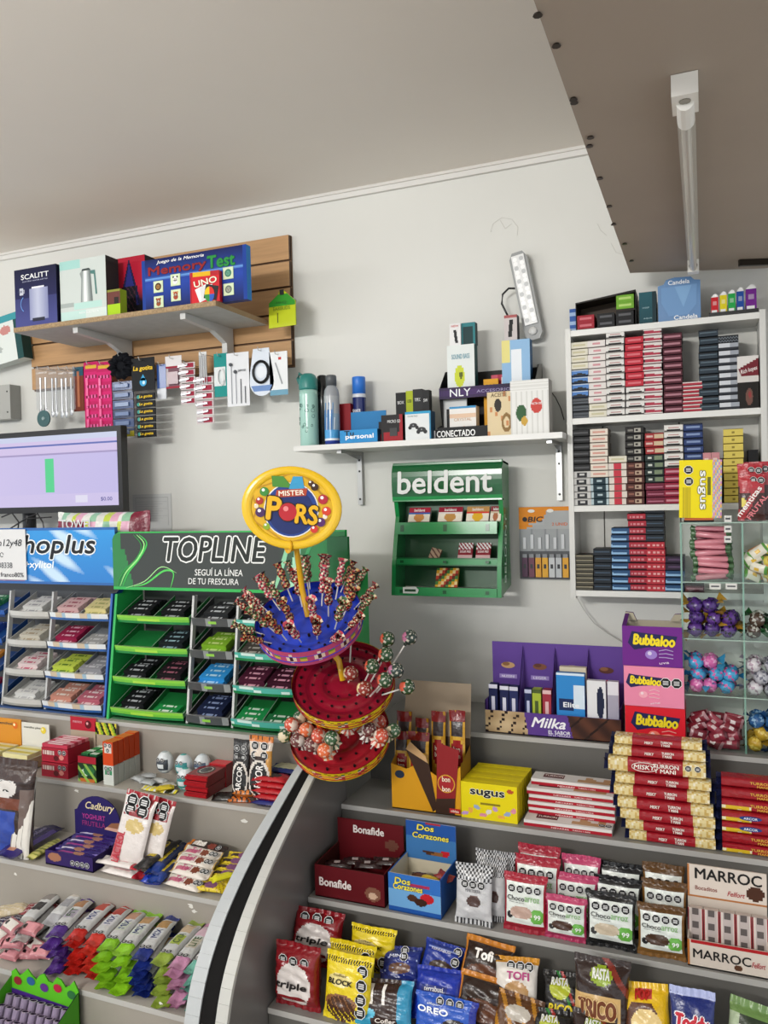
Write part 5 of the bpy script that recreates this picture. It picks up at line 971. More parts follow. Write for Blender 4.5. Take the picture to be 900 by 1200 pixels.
c, z, w, h = rect(156, 579, 201, 640, WY-.004); t = thing('wall_notice', 'white printed sheet taped to the wall right of the monitor', 'paper', (c, WY-.003, z)); MB().box(-w/2, 0, 0, w/2, .001, h, 'c9cbca').build('sheet', 'paper', t)
m = MB(); m.box(-w*.42, -.0006, h*.93, w*.42, -.0003, h*.935, '77797a')
for k in range(9): m.box(-w*.4, -.0006, h*(.85-k*.045), w*(.4-.12*(k % 3)), -.0003, h*(.855-k*.045), 'a5a7a8')
for x in (-.42, .42): m.box(x*w-.0005, -.0006, h*.4, x*w+.0005, -.0003, h*.935, '9a9c9d')
m.build('printed_lines', 'print', t)
c, z, w, h = rect(66, 599, 174, 650, 2.29); t = thing('towel_pack', 'crimson, white and green pack of paper towels lying behind the blue header', 'towels', (c, 2.30, z), (0, .0, 0))
o_, sf = pouch(t, w, h, .08, '7c1a34', lambda u, v: '7a1832' if u > .84 else ('8a1c3c' if u < .4 and v < .8 else ['d8d8d0', 'c0d048', 'e0a8c0', 'e6e6e0', '8fc0a0'][(int(u*14)+int(v*5)*2) % 5]), axis='x', nu=26, nv=14, crimp=.04)
text(t, 'TOWEL', w*.36, h*.2, 'e8e8e8', -.2*w, h*.72, -.042, bold=.02)
# ================================================================ LOLLIPOP STAND
def dframe(phi, e):
    a = rt*math.cos(phi)+up*math.sin(phi); b = -rt*math.sin(phi)+up*math.cos(phi); n = b*math.cos(e)-fw*math.sin(e); bk = n.cross(a); return a, bk, n
def dmat(P, fr): a, b, n = fr; return Matrix(((a.x, b.x, n.x, P.x), (a.y, b.y, n.y, P.y), (a.z, b.z, n.z, P.z), (0, 0, 0, 1)))
Pd = {1: atY(361, 722, 1.90), 2: atY(402, 797, 1.95), 3: atY(398, 858, 2.0)}
FR = {1: dframe(.19, .56), 2: dframe(.10, .66), 3: dframe(.12, .62)}
RD = {1: .146, 2: .141, 3: .141}
foot = atY(399, 910, 2.03); LS = thing('lollipop_stand', 'tilted three-tier lollipop stand with yellow oval sign, between both counters', 'lollipop stand', foot)
def build_in(mb, M, name, mat, parent, smooth=False):
    Mi = Matrix.Translation(-LS.location) @ M; return mb.xf(Mi).build(name, mat, parent, smooth=smooth)
def tier(k, cin, rimfn, rh, holes):
    R = RD[k]; M = dmat(Pd[k], FR[k]); m = MB(); n = 48
    m.grid(lambda u, v: (R*v*math.cos(2*PI*u), R*v*math.sin(2*PI*u), -.012+.012*(1-v)**2*0+(.004*math.sin(v*16) if v > .3 else .012*(1-v/.3))), n, 12, lambda u, v: cin if (int(v*12) % 4) else mix(cin, '000000', .25), wrap=True)
    tr = build_in(m, M, 'tray', 'gloss', LS, True)
    m = MB(); m.grid(lambda u, v: (R*math.cos(2*PI*u)*(1-.03*(1-v)), R*math.sin(2*PI*u)*(1-.03*(1-v)), -rh+(rh+.004)*v), 96, 6, rimfn, wrap=True); m.grid(lambda u, v: (R*(.985)*math.cos(2*PI*u), R*(.985)*math.sin(2*PI*u), -.012+.016*v), 48, 1, lambda u, v: cin, wrap=True, flip=True); build_in(m, M, 'rim_band', 'card', LS, True)
    m = MB(); m.grid(lambda u, v: (R*v*math.cos(2*PI*u), R*v*math.sin(2*PI*u), -rh*.7), n, 2, lambda u, v: cin, wrap=True, flip=True); build_in(m, M, 'underside', 'plastic', LS)
    m = MB()
    for r_, cnt in holes:
        for i in range(cnt): a = 2*PI*i/cnt; m.lathe([(.0035, -.011), (.0035, -.0075+.004*math.sin(r_*16))], 6, '1a0a10', c=(R*r_*math.cos(a), R*r_*math.sin(a), .003))
    h_ = build_in(m, M, 'peg_hole', 'matte', tr); h_['kind'] = 'stuff'; return M
rl = random.Random(21)
def rim1(u, v):
    s = (u*12) % 1
    if s < .05: return '2a3fb0'
    if (s-.3)**2*2.2+(v-.5)**2*.45 < .05: return '4a1c24' if (s-.3)**2*2.2+(v-.5)**2*.45 < .025 else 'e0c8b0'
    if (s-.75)**2*1.6+(v-.5)**2*.8 < .035: return '6f8a30' if v > .5 else 'c8b040'
    return 'b8486e'
def rim2(u, v):
    s = (u*14) % 1; q = int(u*96)*7+int(v*6)*13
    if .25 < s < .6 and .2 < v < .9: return ['b03a2c', '3f6a30', '8a2c3c', 'e0d8c0', 'd8b020'][q % 5]
    return 'e0c41c' if q % 6 else 'a8881c'
M1 = tier(1, '2440c0', rim1, .046, ((.75, 14), (.9, 20), (.5, 8))); M2 = tier(2, '8e1428', rim2, .034, ((.35, 10), (.6, 16), (.85, 26))); M3 = tier(3, 'a8202c', rim2, .034, ((.6, 12), (.85, 20)))
# orange panel inside the lowest tier, blue cones in the top tier
m = MB(); m.grid(lambda u, v: (.06*math.cos(2.2+u*2), .06*math.sin(2.2+u*2), -.01+.09*v), 10, 2, lambda u, v: 'd8481c'); build_in(m, M3, 'orange_collar', 'gloss', LS)
Y_ = 'dba61c'
def rel(p): return p-LS.location
sb_ = atY(347, 640, 1.86); MB().tube([rel(Pd[1]), rel(atY(354, 690, 1.885)), rel(sb_)], [.0085, .008, .0075], Y_, 12).build('pole', 'gloss', LS, smooth=True)
MB().tube([rel(Pd[2]+FR[2][2]*-.0), rel(atY(397, 774, 1.945)), rel(Pd[1]-FR[1][2]*.04)], .0085, Y_, 12).build('pole', 'gloss', LS, smooth=True)
MB().tube([rel(Pd[3]), rel(Pd[2]-FR[2][2]*.03)], .0085, Y_, 12).build('pole', 'gloss', LS, smooth=True)
MB().tube([(0, 0, .0), rel(atY(397, 896, 2.02)), rel(Pd[3]-FR[3][2]*.03)], [.004, .016, .03], Y_, 14).build('foot_cone', 'gloss', LS, smooth=True)
# sign
SP_ = atY(342, 595, 1.845); ang = -.06; Fm = Matrix(((rt.x, -fw.x, up.x, 0), (rt.y, -fw.y, up.y, 0), (rt.z, -fw.z, up.z, 0), (0, 0, 0, 1)))
aa = rt*math.cos(-.10)+up*math.sin(-.10); cc2 = -rt*math.sin(-.10)+up*math.cos(-.10); bb = cc2.cross(aa); SM = Matrix(((aa.x, bb.x, cc2.x, SP_.x), (aa.y, bb.y, cc2.y, SP_.y), (aa.z, bb.z, cc2.z, SP_.z), (0, 0, 0, 1)))
sgw, sgh = .132, .109; N_ = 40
m = MB(); el = lambda k, w_, h_: [(w_*math.cos(2*PI*i/N_), h_*math.sin(2*PI*i/N_)) for i in range(N_)]
m.prism(el(0, sgw, sgh), -.004, .010, 'd8a21a', 'e6b81c'); m.grid(lambda u, v: (sgw*(.9+.1*math.cos(PI*v))*math.cos(2*PI*u), -.004-.006*math.sin(PI*v), sgh*(.9+.1*math.cos(PI*v))*math.sin(2*PI*u)), 48, 6, lambda u, v: 'e8bc20', wrap=True, flip=True)
sg = build_in(m, SM, 'sign', 'gloss', LS, False); 
MB().tube([rel(sb_), rel(SP_-cc2*sgh*.93)], [.0075, .02], Y_, 12).build('sign_neck', 'gloss', LS, smooth=True)
def sgn(mb, name='sign_print'): return build_in(mb, SM, name, 'print', sg)
blob = [(math.cos(a)*(.82+.1*math.sin(a*5+1)), math.sin(a)*(.8+.09*math.cos(a*4))) for a in [2*PI*i/60 for i in range(60)]]
m = MB(); m.quad([(x*sgw, -.0065, z*sgh*.95) for x, z in blob], 'c08e14'); m.quad([(x*sgw*.94, -.0072, z*sgh*.9) for x, z in blob], 'dcae22'); sgn(m)
m = MB(); m.disc(0, -.006, .072, -.0085, 'f0eee8', 32); m.disc(0, -.006, .069, -.009, '23408c', 32); m.disc(0, -.01, .06, -.0094, '1c2c68', 32)
for x, z, r_, c in ((-.075, .035, .012, '3f8a3a'), (-.085, .01, .01, 'b03028'), (-.08, -.02, .013, '4a2a5c'), (.08, .03, .013, 'b02838'), (.092, .0, .012, 'd8442c'), (.08, -.03, .012, '5a2a6a'), (.065, -.05, .01, 'd03a30'), (-.06, -.055, .009, '8fae2c'), (.055, .06, .01, '3a2418'), (.045, .068, .008, '4a2c1c'), (.09, -.015, .006, 'f0e0d0'), (-.092, -.005, .006, 'e8d8b0')): m.disc(x, z, r_, -.0098, c, 14); m.disc(x-.003, z+.004, r_*.35, -.0102, 'ffffff', 8)
m.quad([(-.055, -.0098, .05), (-.06, -.0098, .078), (-.03, -.0098, .08), (0, -.0098, .052)], '4a8a34'); m.quad([(-.012, -.0101, .048), (-.004, -.0101, .082), (.02, -.0101, .084), (.03, -.0101, .05)], '3a9ac8'); sgn(m)
m = MB(); m.quad([(-.045, -.0105, .022), (.035, -.0105, .035), (.037, -.0105, .055), (-.043, -.0105, .042)], 'b0442c'); sgn(m)
m = addtext(MB(), 'MISTER', .066, .013, 'f2ead8', -.004, .0385, -.0112, bold=.04, rot=.15); sgn(m, 'lettering')
m = addtext(MB(), 'P', .034, .058, 'e8b21c', -.045, -.006, -.0118, bold=.06, outline='2a1c10', ow=.05); addtext(m, 'RS', .056, .048, 'e8b21c', .042, -.014, -.0118, bold=.06, outline='2a1c10', ow=.05); sgn(m, 'lettering')
m = MB(); m.disc(-.008, -.012, .026, -.0124, '2a1c10', 20); m.disc(-.008, -.012, .0235, -.0128, 'b82430', 20); m.disc(-.014, -.004, .007, -.0132, 'e88a8a', 10); sgn(m)
# ---- wrapped long pops in the top tier
def pop_long(c1, c2, c3):
    h = MB(); R = .0105
    def col(u, v):
        q = (int(u*10)*5+int(v*14)*3) % 7; return c1 if q < 3 else (c2 if q < 5 else c3)
    def pr(v): return R*(.55+.45*abs(math.sin(v*PI*2.4+.3)))*(1 if v < .86 else .5+(v-.86)*6)
    h.grid(lambda u, v: (pr(v)*math.cos(2*PI*u)*(1+.12*math.sin(u*31+v*20)), pr(v)*math.sin(2*PI*u)*(1+.12*math.cos(u*27)), .035+.068*v), 10, 14, col, wrap=True)
    return h.mesh('wrapper', 'foil', True)
stick_me = MB().tube([(0, 0, 0), (0, 0, .045)], .0018, 'e6e2da', 6).mesh('stick', 'plastic')
LP = [pop_long('9c2c28', 'd8c8a8', '2a1c18'), pop_long('2f5a2c', 'd8c8a0', '8a2c2c'), pop_long('3a2018', 'c8a870', 'a83028'), pop_long('c8485a', 'e0d8c0', '4a2c2c')]
def pop(name, label, me, P, dirv, grp, sc=1):
    q = dirv.normalized().to_track_quat('Z', 'X').to_euler(); t = thing(name, label, 'lollipop', P, q, grp)
    put(stick_me, 'stick', t); o = put(me, 'wrapper', t); t.scale = (sc,)*3; return t
CARD_ = ['right', 'rear right', 'rear', 'rear left', 'left', 'front left', 'front', 'front right']
def adir(a): return CARD_[int(((a/(2*PI)) % 1)*8+.5) % 8]
a1, b1, n1 = FR[1]; kk = 0; USED = set()
for ring, (cnt, rr, out, sc, off) in enumerate(((17, .86, 1.25, .92, .1), (13, .66, .62, 1.12, .3), (6, .38, .28, 1.1, .8))):
    for i in range(cnt):
        a = 2*PI*(i+off)/cnt+rl.uniform(-.07, .07)
        if ring == 0 and (PI*1.28 < a % (2*PI) < PI*1.62): continue
        rad = a1*math.cos(a)+b1*math.sin(a); P = Pd[1]+rad*RD[1]*rr-n1*.006; d = n1+rad*(out+rl.uniform(-.15, .15))+Vector((0, 0, .25))
        lb_ = next(l for l in ['%s wrapped lollipop, %s ring of the blue tier, %s side%s' % (['red', 'green', 'brown', 'pink'][kk % 4], ['outer', 'middle', 'inner'][ring], adir(a), e_) for e_ in ('', ', second one', ', third one')] if l not in USED); USED.add(lb_)
        pop('wrapped_lollipop', lb_, LP[kk % 4], P, d, 'long wrapped lollipops on the top tier', sc); kk += 1
# ---- ball pops
def ball_me(c1, c2, skirt=False):
    h = MB()
    h.ball((0, 0, .052), .0205, c1, 16, 10, fn=lambda u, v: c2 if ((u-.75)**2*9+(v-.5)**2*2.5 < .12 or (u-.2)**2*9+(v-.5)**2*2.5 < .1) else (c1 if (int(u*16)+int(v*10)*2) % 5 else mix(c1, 'e8e0d0', .6)))
    if skirt: h.grid(lambda u, v: ((.005+.016*v*(1+.2*math.sin(u*44)))*math.cos(2*PI*u), (.005+.016*v*(1+.2*math.sin(u*44)))*math.sin(2*PI*u), .034-.014*v), 16, 2, lambda u, v: c2 if int(u*16) % 2 else c1, wrap=True)
    else: h.lathe([(.004, .022), (.007, .034)], 8, c1)
    return h.mesh('wrapper', 'foil', True)
BM = [ball_me('2c4a2c', 'c8553c'), ball_me('8a2c20', 'e0c890'), ball_me('2a3a34', 'b06a8a'), ball_me('7c1c28', '9a2c38')]
spots = [(411, 789, 1.93, 1, 404, 806), (436, 781, 1.9, 0, 424, 793), (452, 767, 1.92, 0, 436, 790), (454, 749, 1.95, 0, 440, 784), (480, 747, 1.95, 2, 446, 789), (464, 786, 1.88, 2, 446, 800), (451, 797, 1.86, 0, 438, 808), (427, 807, 1.87, 1, 417, 802), (477, 805, 1.9, 0, 452, 806), (412, 741, 2.0, 3, 407, 775)]
NM = ['yellow and brown round lollipop at the centre front of red disc', 'green and orange lollipop beside the centre one on red disc', 'green lollipop just right and above the middle of red disc', 'dark green lollipop standing high, left of the far upper right one', 'lollipop reaching farthest to the upper right from the red disc', 'pinkish green lollipop at the right rim of red disc', 'yellow lettered lollipop at the front right of red disc', 'red and white lollipop lowest at the front of red disc', 'lollipop sticking out sideways past the right edge of red disc', 'plain dark red lollipop on white stick behind the pole']
for (hx, hy, yy, ki, bx, by), nm in zip(spots, NM):
    Hp = atY(hx, hy, yy); d0 = (Hp-(Pd[2]+ (a1*0))); base = Pd[2]+((Hp-Pd[2])-FR[2][2]*((Hp-Pd[2]).dot(FR[2][2])))*.62; dd = (Hp-base).normalized(); L = (Hp-base).length
    t = thing('round_lollipop', nm, 'lollipop', base-dd*.004, dd.to_track_quat('Z', 'X').to_euler(), 'round lollipops on the red disc')
    MB().tube([(0, 0, 0), (0, 0, L-.012)], .0022, 'e8e6e0', 6).build('stick', 'plastic', t); o = put(BM[ki], 'wrapper', t, (0, 0, L-.048))
    o.scale = (1, 1, 1)
SK = [ball_me('c8503a', 'e8d8c8', True), ball_me('3a5a3c', 'd8c8a8', True), ball_me('d8683c', 'c8b8a0', True), ball_me('6a3a3a', 'd8d0c8', True)]
n3 = FR[3][2]; a3, b3 = FR[3][0], FR[3][1]
for i, (hx, hy, yy) in enumerate(((343, 850, 1.93), (353, 842, 1.97), (360, 856, 1.92), (350, 868, 1.9), (374, 863, 1.9), (389, 866, 1.88), (381, 880, 1.87), (346, 858, 1.99), (408, 848, 1.95), (371, 845, 2.02), (387, 850, 1.98), (432, 856, 1.94), (446, 863, 1.93), (460, 857, 1.98), (428, 846, 2.0), (366, 873, 1.9), (443, 847, 2.02), (335, 862, 1.97))):
    Hp = atY(hx, hy, yy); v = Hp-Pd[3]; base = Pd[3]+(v-n3*v.dot(n3))*.72; dd = (Hp-base).normalized(); L = max(.04, (Hp-base).length)
    t = thing('round_lollipop', '%s wrapped lollipop with skirt on the lowest tier, %s' % (['red', 'green', 'orange', 'brown'][i % 4], ['far left rim', 'upper left by orange collar', 'left of centre', 'lower left', 'left front', 'centre front', 'lowest at the front', 'rear left', 'centre under the red disc', 'upper left shade', 'centre shade', 'right of centre', 'right front', 'farthest right', 'right shade', 'left front low', 'right rear', 'leftmost sticking out'][i]), 'lollipop', base, dd.to_track_quat('Z', 'X').to_euler(), 'skirted lollipops on the lowest tier')
    MB().tube([(0, 0, 0), (0, 0, L-.012)], .002, 'e8e6e0', 6).build('stick', 'plastic', t); put(SK[i % 4], 'wrapper', t, (0, 0, L-.048))
# ================================================================ GOODS ON THE RIGHT COUNTER
def pal(*rows):
    "colour picker from region tests: (test(u,v), colour) first match"
    def f(u, v):
        for t_, c in rows:
            if t_ is True or t_(u, v): return c
        return rows[-1][1]
    return f
R = lambda a, b, c, d: (lambda u, v: a < u < b and c < v < d)
E_ = lambda cx, cy, rx, ry: (lambda u, v: ((u-cx)/rx)**2+((v-cy)/ry)**2 < 1)
# ---- purple chocolate display box
YF = 2.312; c, z, w, h = rect(568, 748, 727, 868, YF); t = thing('chocolate_display_box', 'wide purple chocolate counter box with four compartments and white script lettering', 'display box', (c, YF, Z0+.0005))
bh = atY(650, 755, YF+.1).z-Z0; fh = atY(650, 838, YF).z-Z0; D_ = .105
def f_mk(u, v):
    if u < .33-.03*v:
        if (int(u*46)*5+int(v*9)*7) % 13 < 2: return '2a1c18'
        return mix('cdb590', 'a88c66', (math.sin(u*30)+math.cos(v*8))*.25+.5)
    if u > .66-.04*v:
        return mix('5a3424', '38201a', .5+.5*math.sin(u*34+v*6)) if abs(math.sin(u*17-v*3)) > .18 else '241410'
    return '5a3a8c'
opentray(t, w, D_, fh, bh, '5a3a8c', '6a4a9a', f_mk, 70, 14, hs=fh+.03, backin='5e4092', side='4a2f78')
for k in range(1, 4):
    x = -w/2+w*k/4; MB().quad([(x, .01, 0), (x, D_-.004, 0), (x, D_-.004, bh*.97), (x, .02, fh+.02)], '8468b4').quad([(x-.002, .01, 0), (x-.002, .02, fh+.02), (x-.002, D_-.004, bh*.97), (x-.002, D_-.004, 0)], '54388a').build('divider', 'card', t)
for k in range(4):
    x = -w/2+w*(k+.5)/4; m = MB(); m.disc(x, bh*.72, w*.055, D_-.005, ['c8a070', '7a4a34', 'd8c0a0', '5a3024'][k], 14, .45); m.disc(x-.006, bh*.735, w*.03, D_-.0055, ['8a6038', '5a3020', 'b89a78', '8a5a3c'][k], 10, .5); m.box(x-w*.07, D_-.0052, bh*.56, x+w*.07, D_-.005, bh*.61, '9a84c4' if k < 3 else 'a02c3c'); m.build('nut_print', 'print', t)
    text(t, ['NUSSINI', 'LEGER', 'BLANCO', 'ALMENDRAS'][k], w*.1, bh*.028, 'f0ecf6', x, bh*.585, D_-.006)
text(t, 'Milka', w*.25, fh*.42, 'f6f4fa', -.02*w, fh*.62, -.0012, bold=.05, shear=.3); text(t, 'EL SABOR', w*.16, fh*.15, 'f2f0f8', .06*w, fh*.24, -.0012, bold=.03); text(t, 'DE LA TERNURA', w*.16, fh*.08, 'e2dcf0', .06*w, fh*.11, -.0012, bold=.01)
# contents of the purple box
def goods(name, label, cat, x0, y0, x1, Y, d, base, fn, zb, txt=None, group=None, **k):
    t, w, h = shbox(name, label, cat, x0, y0, x1, Y, d, base, fn, zb=zb, group=group, **k)
    if txt: text(t, txt[0], (h if txt[3] else w)*txt[1], (w if txt[3] else h)*txt[2], txt[4], 0, h*.5, -.001, rot=PI/2 if txt[3] else 0, bold=.03)
    return t, w, h
zc = Z0+.004
for i, (x0, x1, y0, base, mk, nm) in enumerate(((573, 583, 802, '1c2350', 'd8d8e8', 'navy and white roll, leftmost in the purple box'), (586, 596, 804, '1c2350', 'e0e0ee', 'navy and white roll, second in the purple box'), (597, 607, 805, '242c5c', 'd0d0e0', 'navy and white roll, third in the purple box'), (615, 623, 808, '1f2552', 'c0c4e0', 'slim navy pack, left of the green and yellow one'), (624, 634, 808, 'a8b83c', '4a5a2a', 'slim yellow-green pack in the second compartment'), (636, 646, 809, 'a03040', 'e0b8b8', 'slim red and white pack in the second compartment'))):
    goods('sweets_roll', nm, 'sweets', x0, y0, x1, YF+.02, .03, base, lambda u, v, b=base, m_=mk: m_ if v > .93 or (.25 < u < .75 and .2 < v < .75) else b, zc, None, 'slim packs in the purple chocolate box', nu=6, nv=14)
goods('tissue_pack', 'bright blue and white tissue pack with white lettering in the purple box', 'tissues', 652, 789, 685, YF+.015, .02, '2a78c0', lambda u, v: 'd8e6f2' if (u > .62 and .45 < v < .8) or (v > .95) or (v < .12) else ('1c2c5a' if .08 < u < .6 and .42 < v < .58 else '2f86cc'), zc, None, None, nu=14, nv=16)
text(SC.collection.objects[-1] if False else bpy.data.objects['tissue_pack'], 'Elite', .045, .014, 'f4f6fa', .002, bpy.data.objects['tissue_pack']['h']*.5, -.0012, bold=.05)
goods('tissue_pack', 'cream carton behind the blue tissue pack', 'tissues', 656, 782, 687, YF+.045, .02, 'd8ccb0', lambda u, v: 'd8ccb0', zc, None, None, nu=1, nv=1)
goods('tissue_pack', 'white tissue pack with dark oval, right of the blue one', 'tissues', 688, 798, 710, YF+.015, .02, 'd8d8dc', lambda u, v: '1e2440' if ((u-.7)/.2)**2+((v-.62)/.28)**2 < 1 else ('d8945a' if v < .25 and u < .6 and u > .15 else 'e4e4e6'), zc, None, None, nu=14, nv=18)
goods('tissue_pack', 'grey and white tissue pack rightmost in the purple box', 'tissues', 712, 799, 725, YF+.015, .02, 'b8b4c0', lambda u, v: 'a8a4b4' if v < .8 else 'e0dee4', zc, None, None, nu=4, nv=8)
# ---- three bubble gum boxes stacked
for i, (y0, y1, x0, x1, c1, c2, nm) in enumerate(((832, 879, 735, 801, 'c01828', 'd81c2c', 'red'), (786, 832, 734, 799, 'd87898', 'e88aa8', 'pink'), (740, 786, 732, 797, '5c1c74', '6c2486', 'purple'))):
    c, z, w, h = rect(x0, y0, x1, y1, 2.308); hh = .1115; t = thing('bubble_gum_box', nm+' bubble gum box with yellow lettering, '+['bottom', 'middle', 'top'][i]+' of the stack beside glass display', 'box', (c, 2.308, Z0+.0005+i*.1125), group='stack of bubble gum boxes')
    w = .158; m = MB(); m.box(-w/2, 0, 0, w/2, .115, hh, c1, front=c2, top=mix(c1, 'ffffff', .1), skip='t' if i == 2 else '')
    if i == 2: m.box(-w/2+.003, .003, .01, w/2-.003, .112, .012, 'a8a088'); m.quad([(-w/2+.003, .112, .01), (w/2-.003, .112, .01), (w/2-.003, .112, hh), (-w/2+.003, .112, hh)], 'b8b09a'); m.prism([(-w/2, hh), (-w*.3, hh), (-w*.36, hh+.022), (-w/2, hh+.024)], .1, .115, c1, 'b8b09a'); m.prism([(w/2, hh), (w*.28, hh), (w*.36, hh+.02), (w/2, hh+.022)], .1, .115, c1, 'b8b09a'); m.quad([(-w/2, 0, hh), (-w/2, .11, hh+.022), (-w/2+.012, .11, hh+.022), (-w/2+.012, 0, hh)], c1)
    m.build('box', 'card', t); zt_ = .62*hh
    s = .88 if i == 1 else 1.18; ox_ = -.15*w if i == 1 else .02*w
    m = MB(); m.quad([(ox_-.36*w*s, -.0006, zt_-.03*w), (ox_-.3*w*s, -.0006, zt_+.15*w*s), (ox_-.16*w*s, -.0006, zt_+.13*w*s), (ox_+.34*w*s, -.0006, zt_+.09*w*s), (ox_+.3*w*s, -.0006, zt_-.05*w*s), (ox_-.1*w*s, -.0006, zt_-.09*w*s), (ox_-.27*w*s, -.0006, zt_-.13*w*s)], '1a1c50'); m.build('logo_print', 'print', t)
    text(t, 'Bubbaloo', .58*w*s, .15*w*s, 'f0d820', ox_+.015*w, zt_+.02*w*s, -.0012, bold=.08, shear=.1, rot=-.04)
    m = MB(); cc_ = ['f0806c', 'f0a8b8', '9a7cc8'][i]; m.disc(ox_-.03*w*s, .3*hh, .085*w*s, -.0014, cc_, 18, .8); m.disc(ox_-.05*w*s, .33*hh, .03*w*s, -.0018, mix(cc_, 'ffffff', .5), 10)
    for q in range(3): m.tube([(ox_+.08*w*s, -.0016, (.4-q*.08)*hh), (ox_+.18*w*s, -.0016, (.44-q*.1)*hh), (ox_+.28*w*s, -.0016, (.4-q*.09)*hh)], .0012, mix(cc_, 'ffffff', .3), 4)
    m.build('gum_print', 'print', t); text(t, ['frutilla', 'tutti frutti', 'uva'][i], .16*w, .03*w, 'f6e8f0', .2*w*(1 if i != 1 else .1), .1*hh, -.0012, rot=.15)
    if i == 1: octos(MB(), [(.2*w, zt_), (.38*w, zt_)], .085*w, -.001).build('warning_seal', 'print', t)
# ---- wafer cone box on the second tier
Y1_ = 2.098; zt1 = Z1+.0005
c, z, w, h = rect(459, 893, 540, 948, Y1_); h = atY(500, 893, Y1_).z-zt1; w_ = w; bh = atY(505, 800, Y1_+.105).z-zt1; t = thing('wafer_display_box', 'orange-yellow counter box holding tall wafers, brown cardboard flap raised behind', 'display box', (c, Y1_, zt1))
m = MB(); x = w/2; zig = [(-x, 0), (x, 0), (x, h*.98), (x*.62, h*.66), (x*.5, h*1.25), (-x*.02, h*1.35), (-x*.2, h*1.0), (-x*.1, h*1.05), (-x*.55, h*1.3), (-x*.6, h*.9), (-x, h*.88)]
m.prism([(-x, 0), (x, 0), (x, h*.98), (x*.55, h*.66), (x*.3, h*.75), (-x*.2, h*.95), (-x*.55, h*.82), (-x, h*.9)], 0, .003, 'c89018', 'd89a1c'); m.box(-x, 0, 0, x, .105, .003, 'b8842a'); m.quad([(-x, 0, 0), (-x, .105, 0), (-x, .105, bh*.5), (-x, 0, h*.9)][::-1], 'a87a20'); m.quad([(x, 0, 0), (x, .105, 0), (x, .105, bh*.5), (x, 0, h*.98)], '8a6418')
m.box(-x, .102, 0, x, .105, bh*.55, '5a4636'); m.quad([(-x, .104, bh*.55), (x, .104, bh*.55), (x*1.02, .12, bh), (-x*.92, .12, bh)], '9c8c78'); m.quad([(-x, .106, bh*.55), (-x*.92, .122, bh), (x*1.02, .122, bh), (x, .106, bh*.55)], '8a7a66'); m.build('tray', 'card', t)
m = MB(); m.quad([(-x*.45, -.001, h*1.3), (-x*.55, -.001, h*1.22), (x*.2, -.001, 0.004), (x*.32, -.001, .1*h), (x*.12, -.001, h*.95), (0, -.001, h*1.05)], '3a2418'); m.quad([(-x*.55, -.0015, h*1.22), (-x*.42, -.0015, h*1.38), (x*.02, -.0015, h*1.12), (x*.08, -.0015, h*.98)], 'c8a070'); m.build('wafer_print', 'print', t)
m = MB(); m.quad([(x*.3, -.0022, .02*h), (x*.8, -.0022, .02*h), (x*.98, -.0022, h*1.3), (x*.36, -.0022, h*1.42)], '8e1c20'); m.quad([(x*.28, -.0026, 0.02*h), (x*.82, -.0026, .02*h), (x*.84, -.0026, h*.35), (x*.3, -.0026, h*.3)], '3a2418'); m.disc(x*.6, h*.62, x*.25, -.003, 'd8a030', 18); m.disc(x*.6, h*.62, x*.22, -.0034, 'a82428', 18); m.box(x*.68, -.004, h*.06, x*.98, -.0035, h*.15, 'b82024'); m.build('wafer_print', 'print', t)
text(t, 'bon', x*.22, h*.1, 'f6e8d0', x*.6, h*.71, -.004, bold=.03); text(t, 'bon', x*.22, h*.1, 'f6e8d0', x*.6, h*.52, -.004, bold=.03); text(t, 'oblea', x*.22, h*.05, 'f0e0d0', x*.83, h*.105, -.0045); m = MB(); m.disc(-x*.75, h*.7, x*.14, -.001, '22324a', 14, .8); m.build('oval_print', 'print', t)
wf = pal((R(0, 1, .9, 1), '7c1418'), (R(.1, .9, .74, .9), '3a3030'), (E_(.5, .56, .42, .15), 'a02024'), (E_(.5, .56, .5, .18), 'e0b040'), (R(0, 1, .0, .25), '5a3020'), (True, 'd09a24'))
WM = None
for i, (x0, y0, x1, Y) in enumerate(((464, 834, 482, 2.18), (486, 842, 502, 2.185), (505, 834, 522, 2.18), (526, 833, 545, 2.165), (462, 857, 480, 2.15), (478, 858, 503, 2.125))):
    c, z, w, h = rect(x0, y0, x1, y0+40, Y); tt = thing('wafer', '%s chocolate wafer standing in the orange counter box' % ['rear leftmost', 'rear second from left', 'rear third from left', 'tall rightmost', 'middle row left', 'front centre'][i], 'wafer', (c, Y-.006, zt1+.004), (-.05, 0, rp.uniform(-.06, .06)), 'wafers in the orange counter box')
    h = atY((x0+x1)/2, y0, Y).z-zt1-.004; o_, sf = pouch(tt, w, h, .016, 'b8861e', wf, nu=8, nv=26, crimp=.05, seed=i); text(tt, 'bon', w*.4, h*.05, 'f2e4d0', 0, h*.6, -.0095, bold=.03); text(tt, 'bon', w*.4, h*.05, 'f2e4d0', 0, h*.53, -.0095, bold=.03)
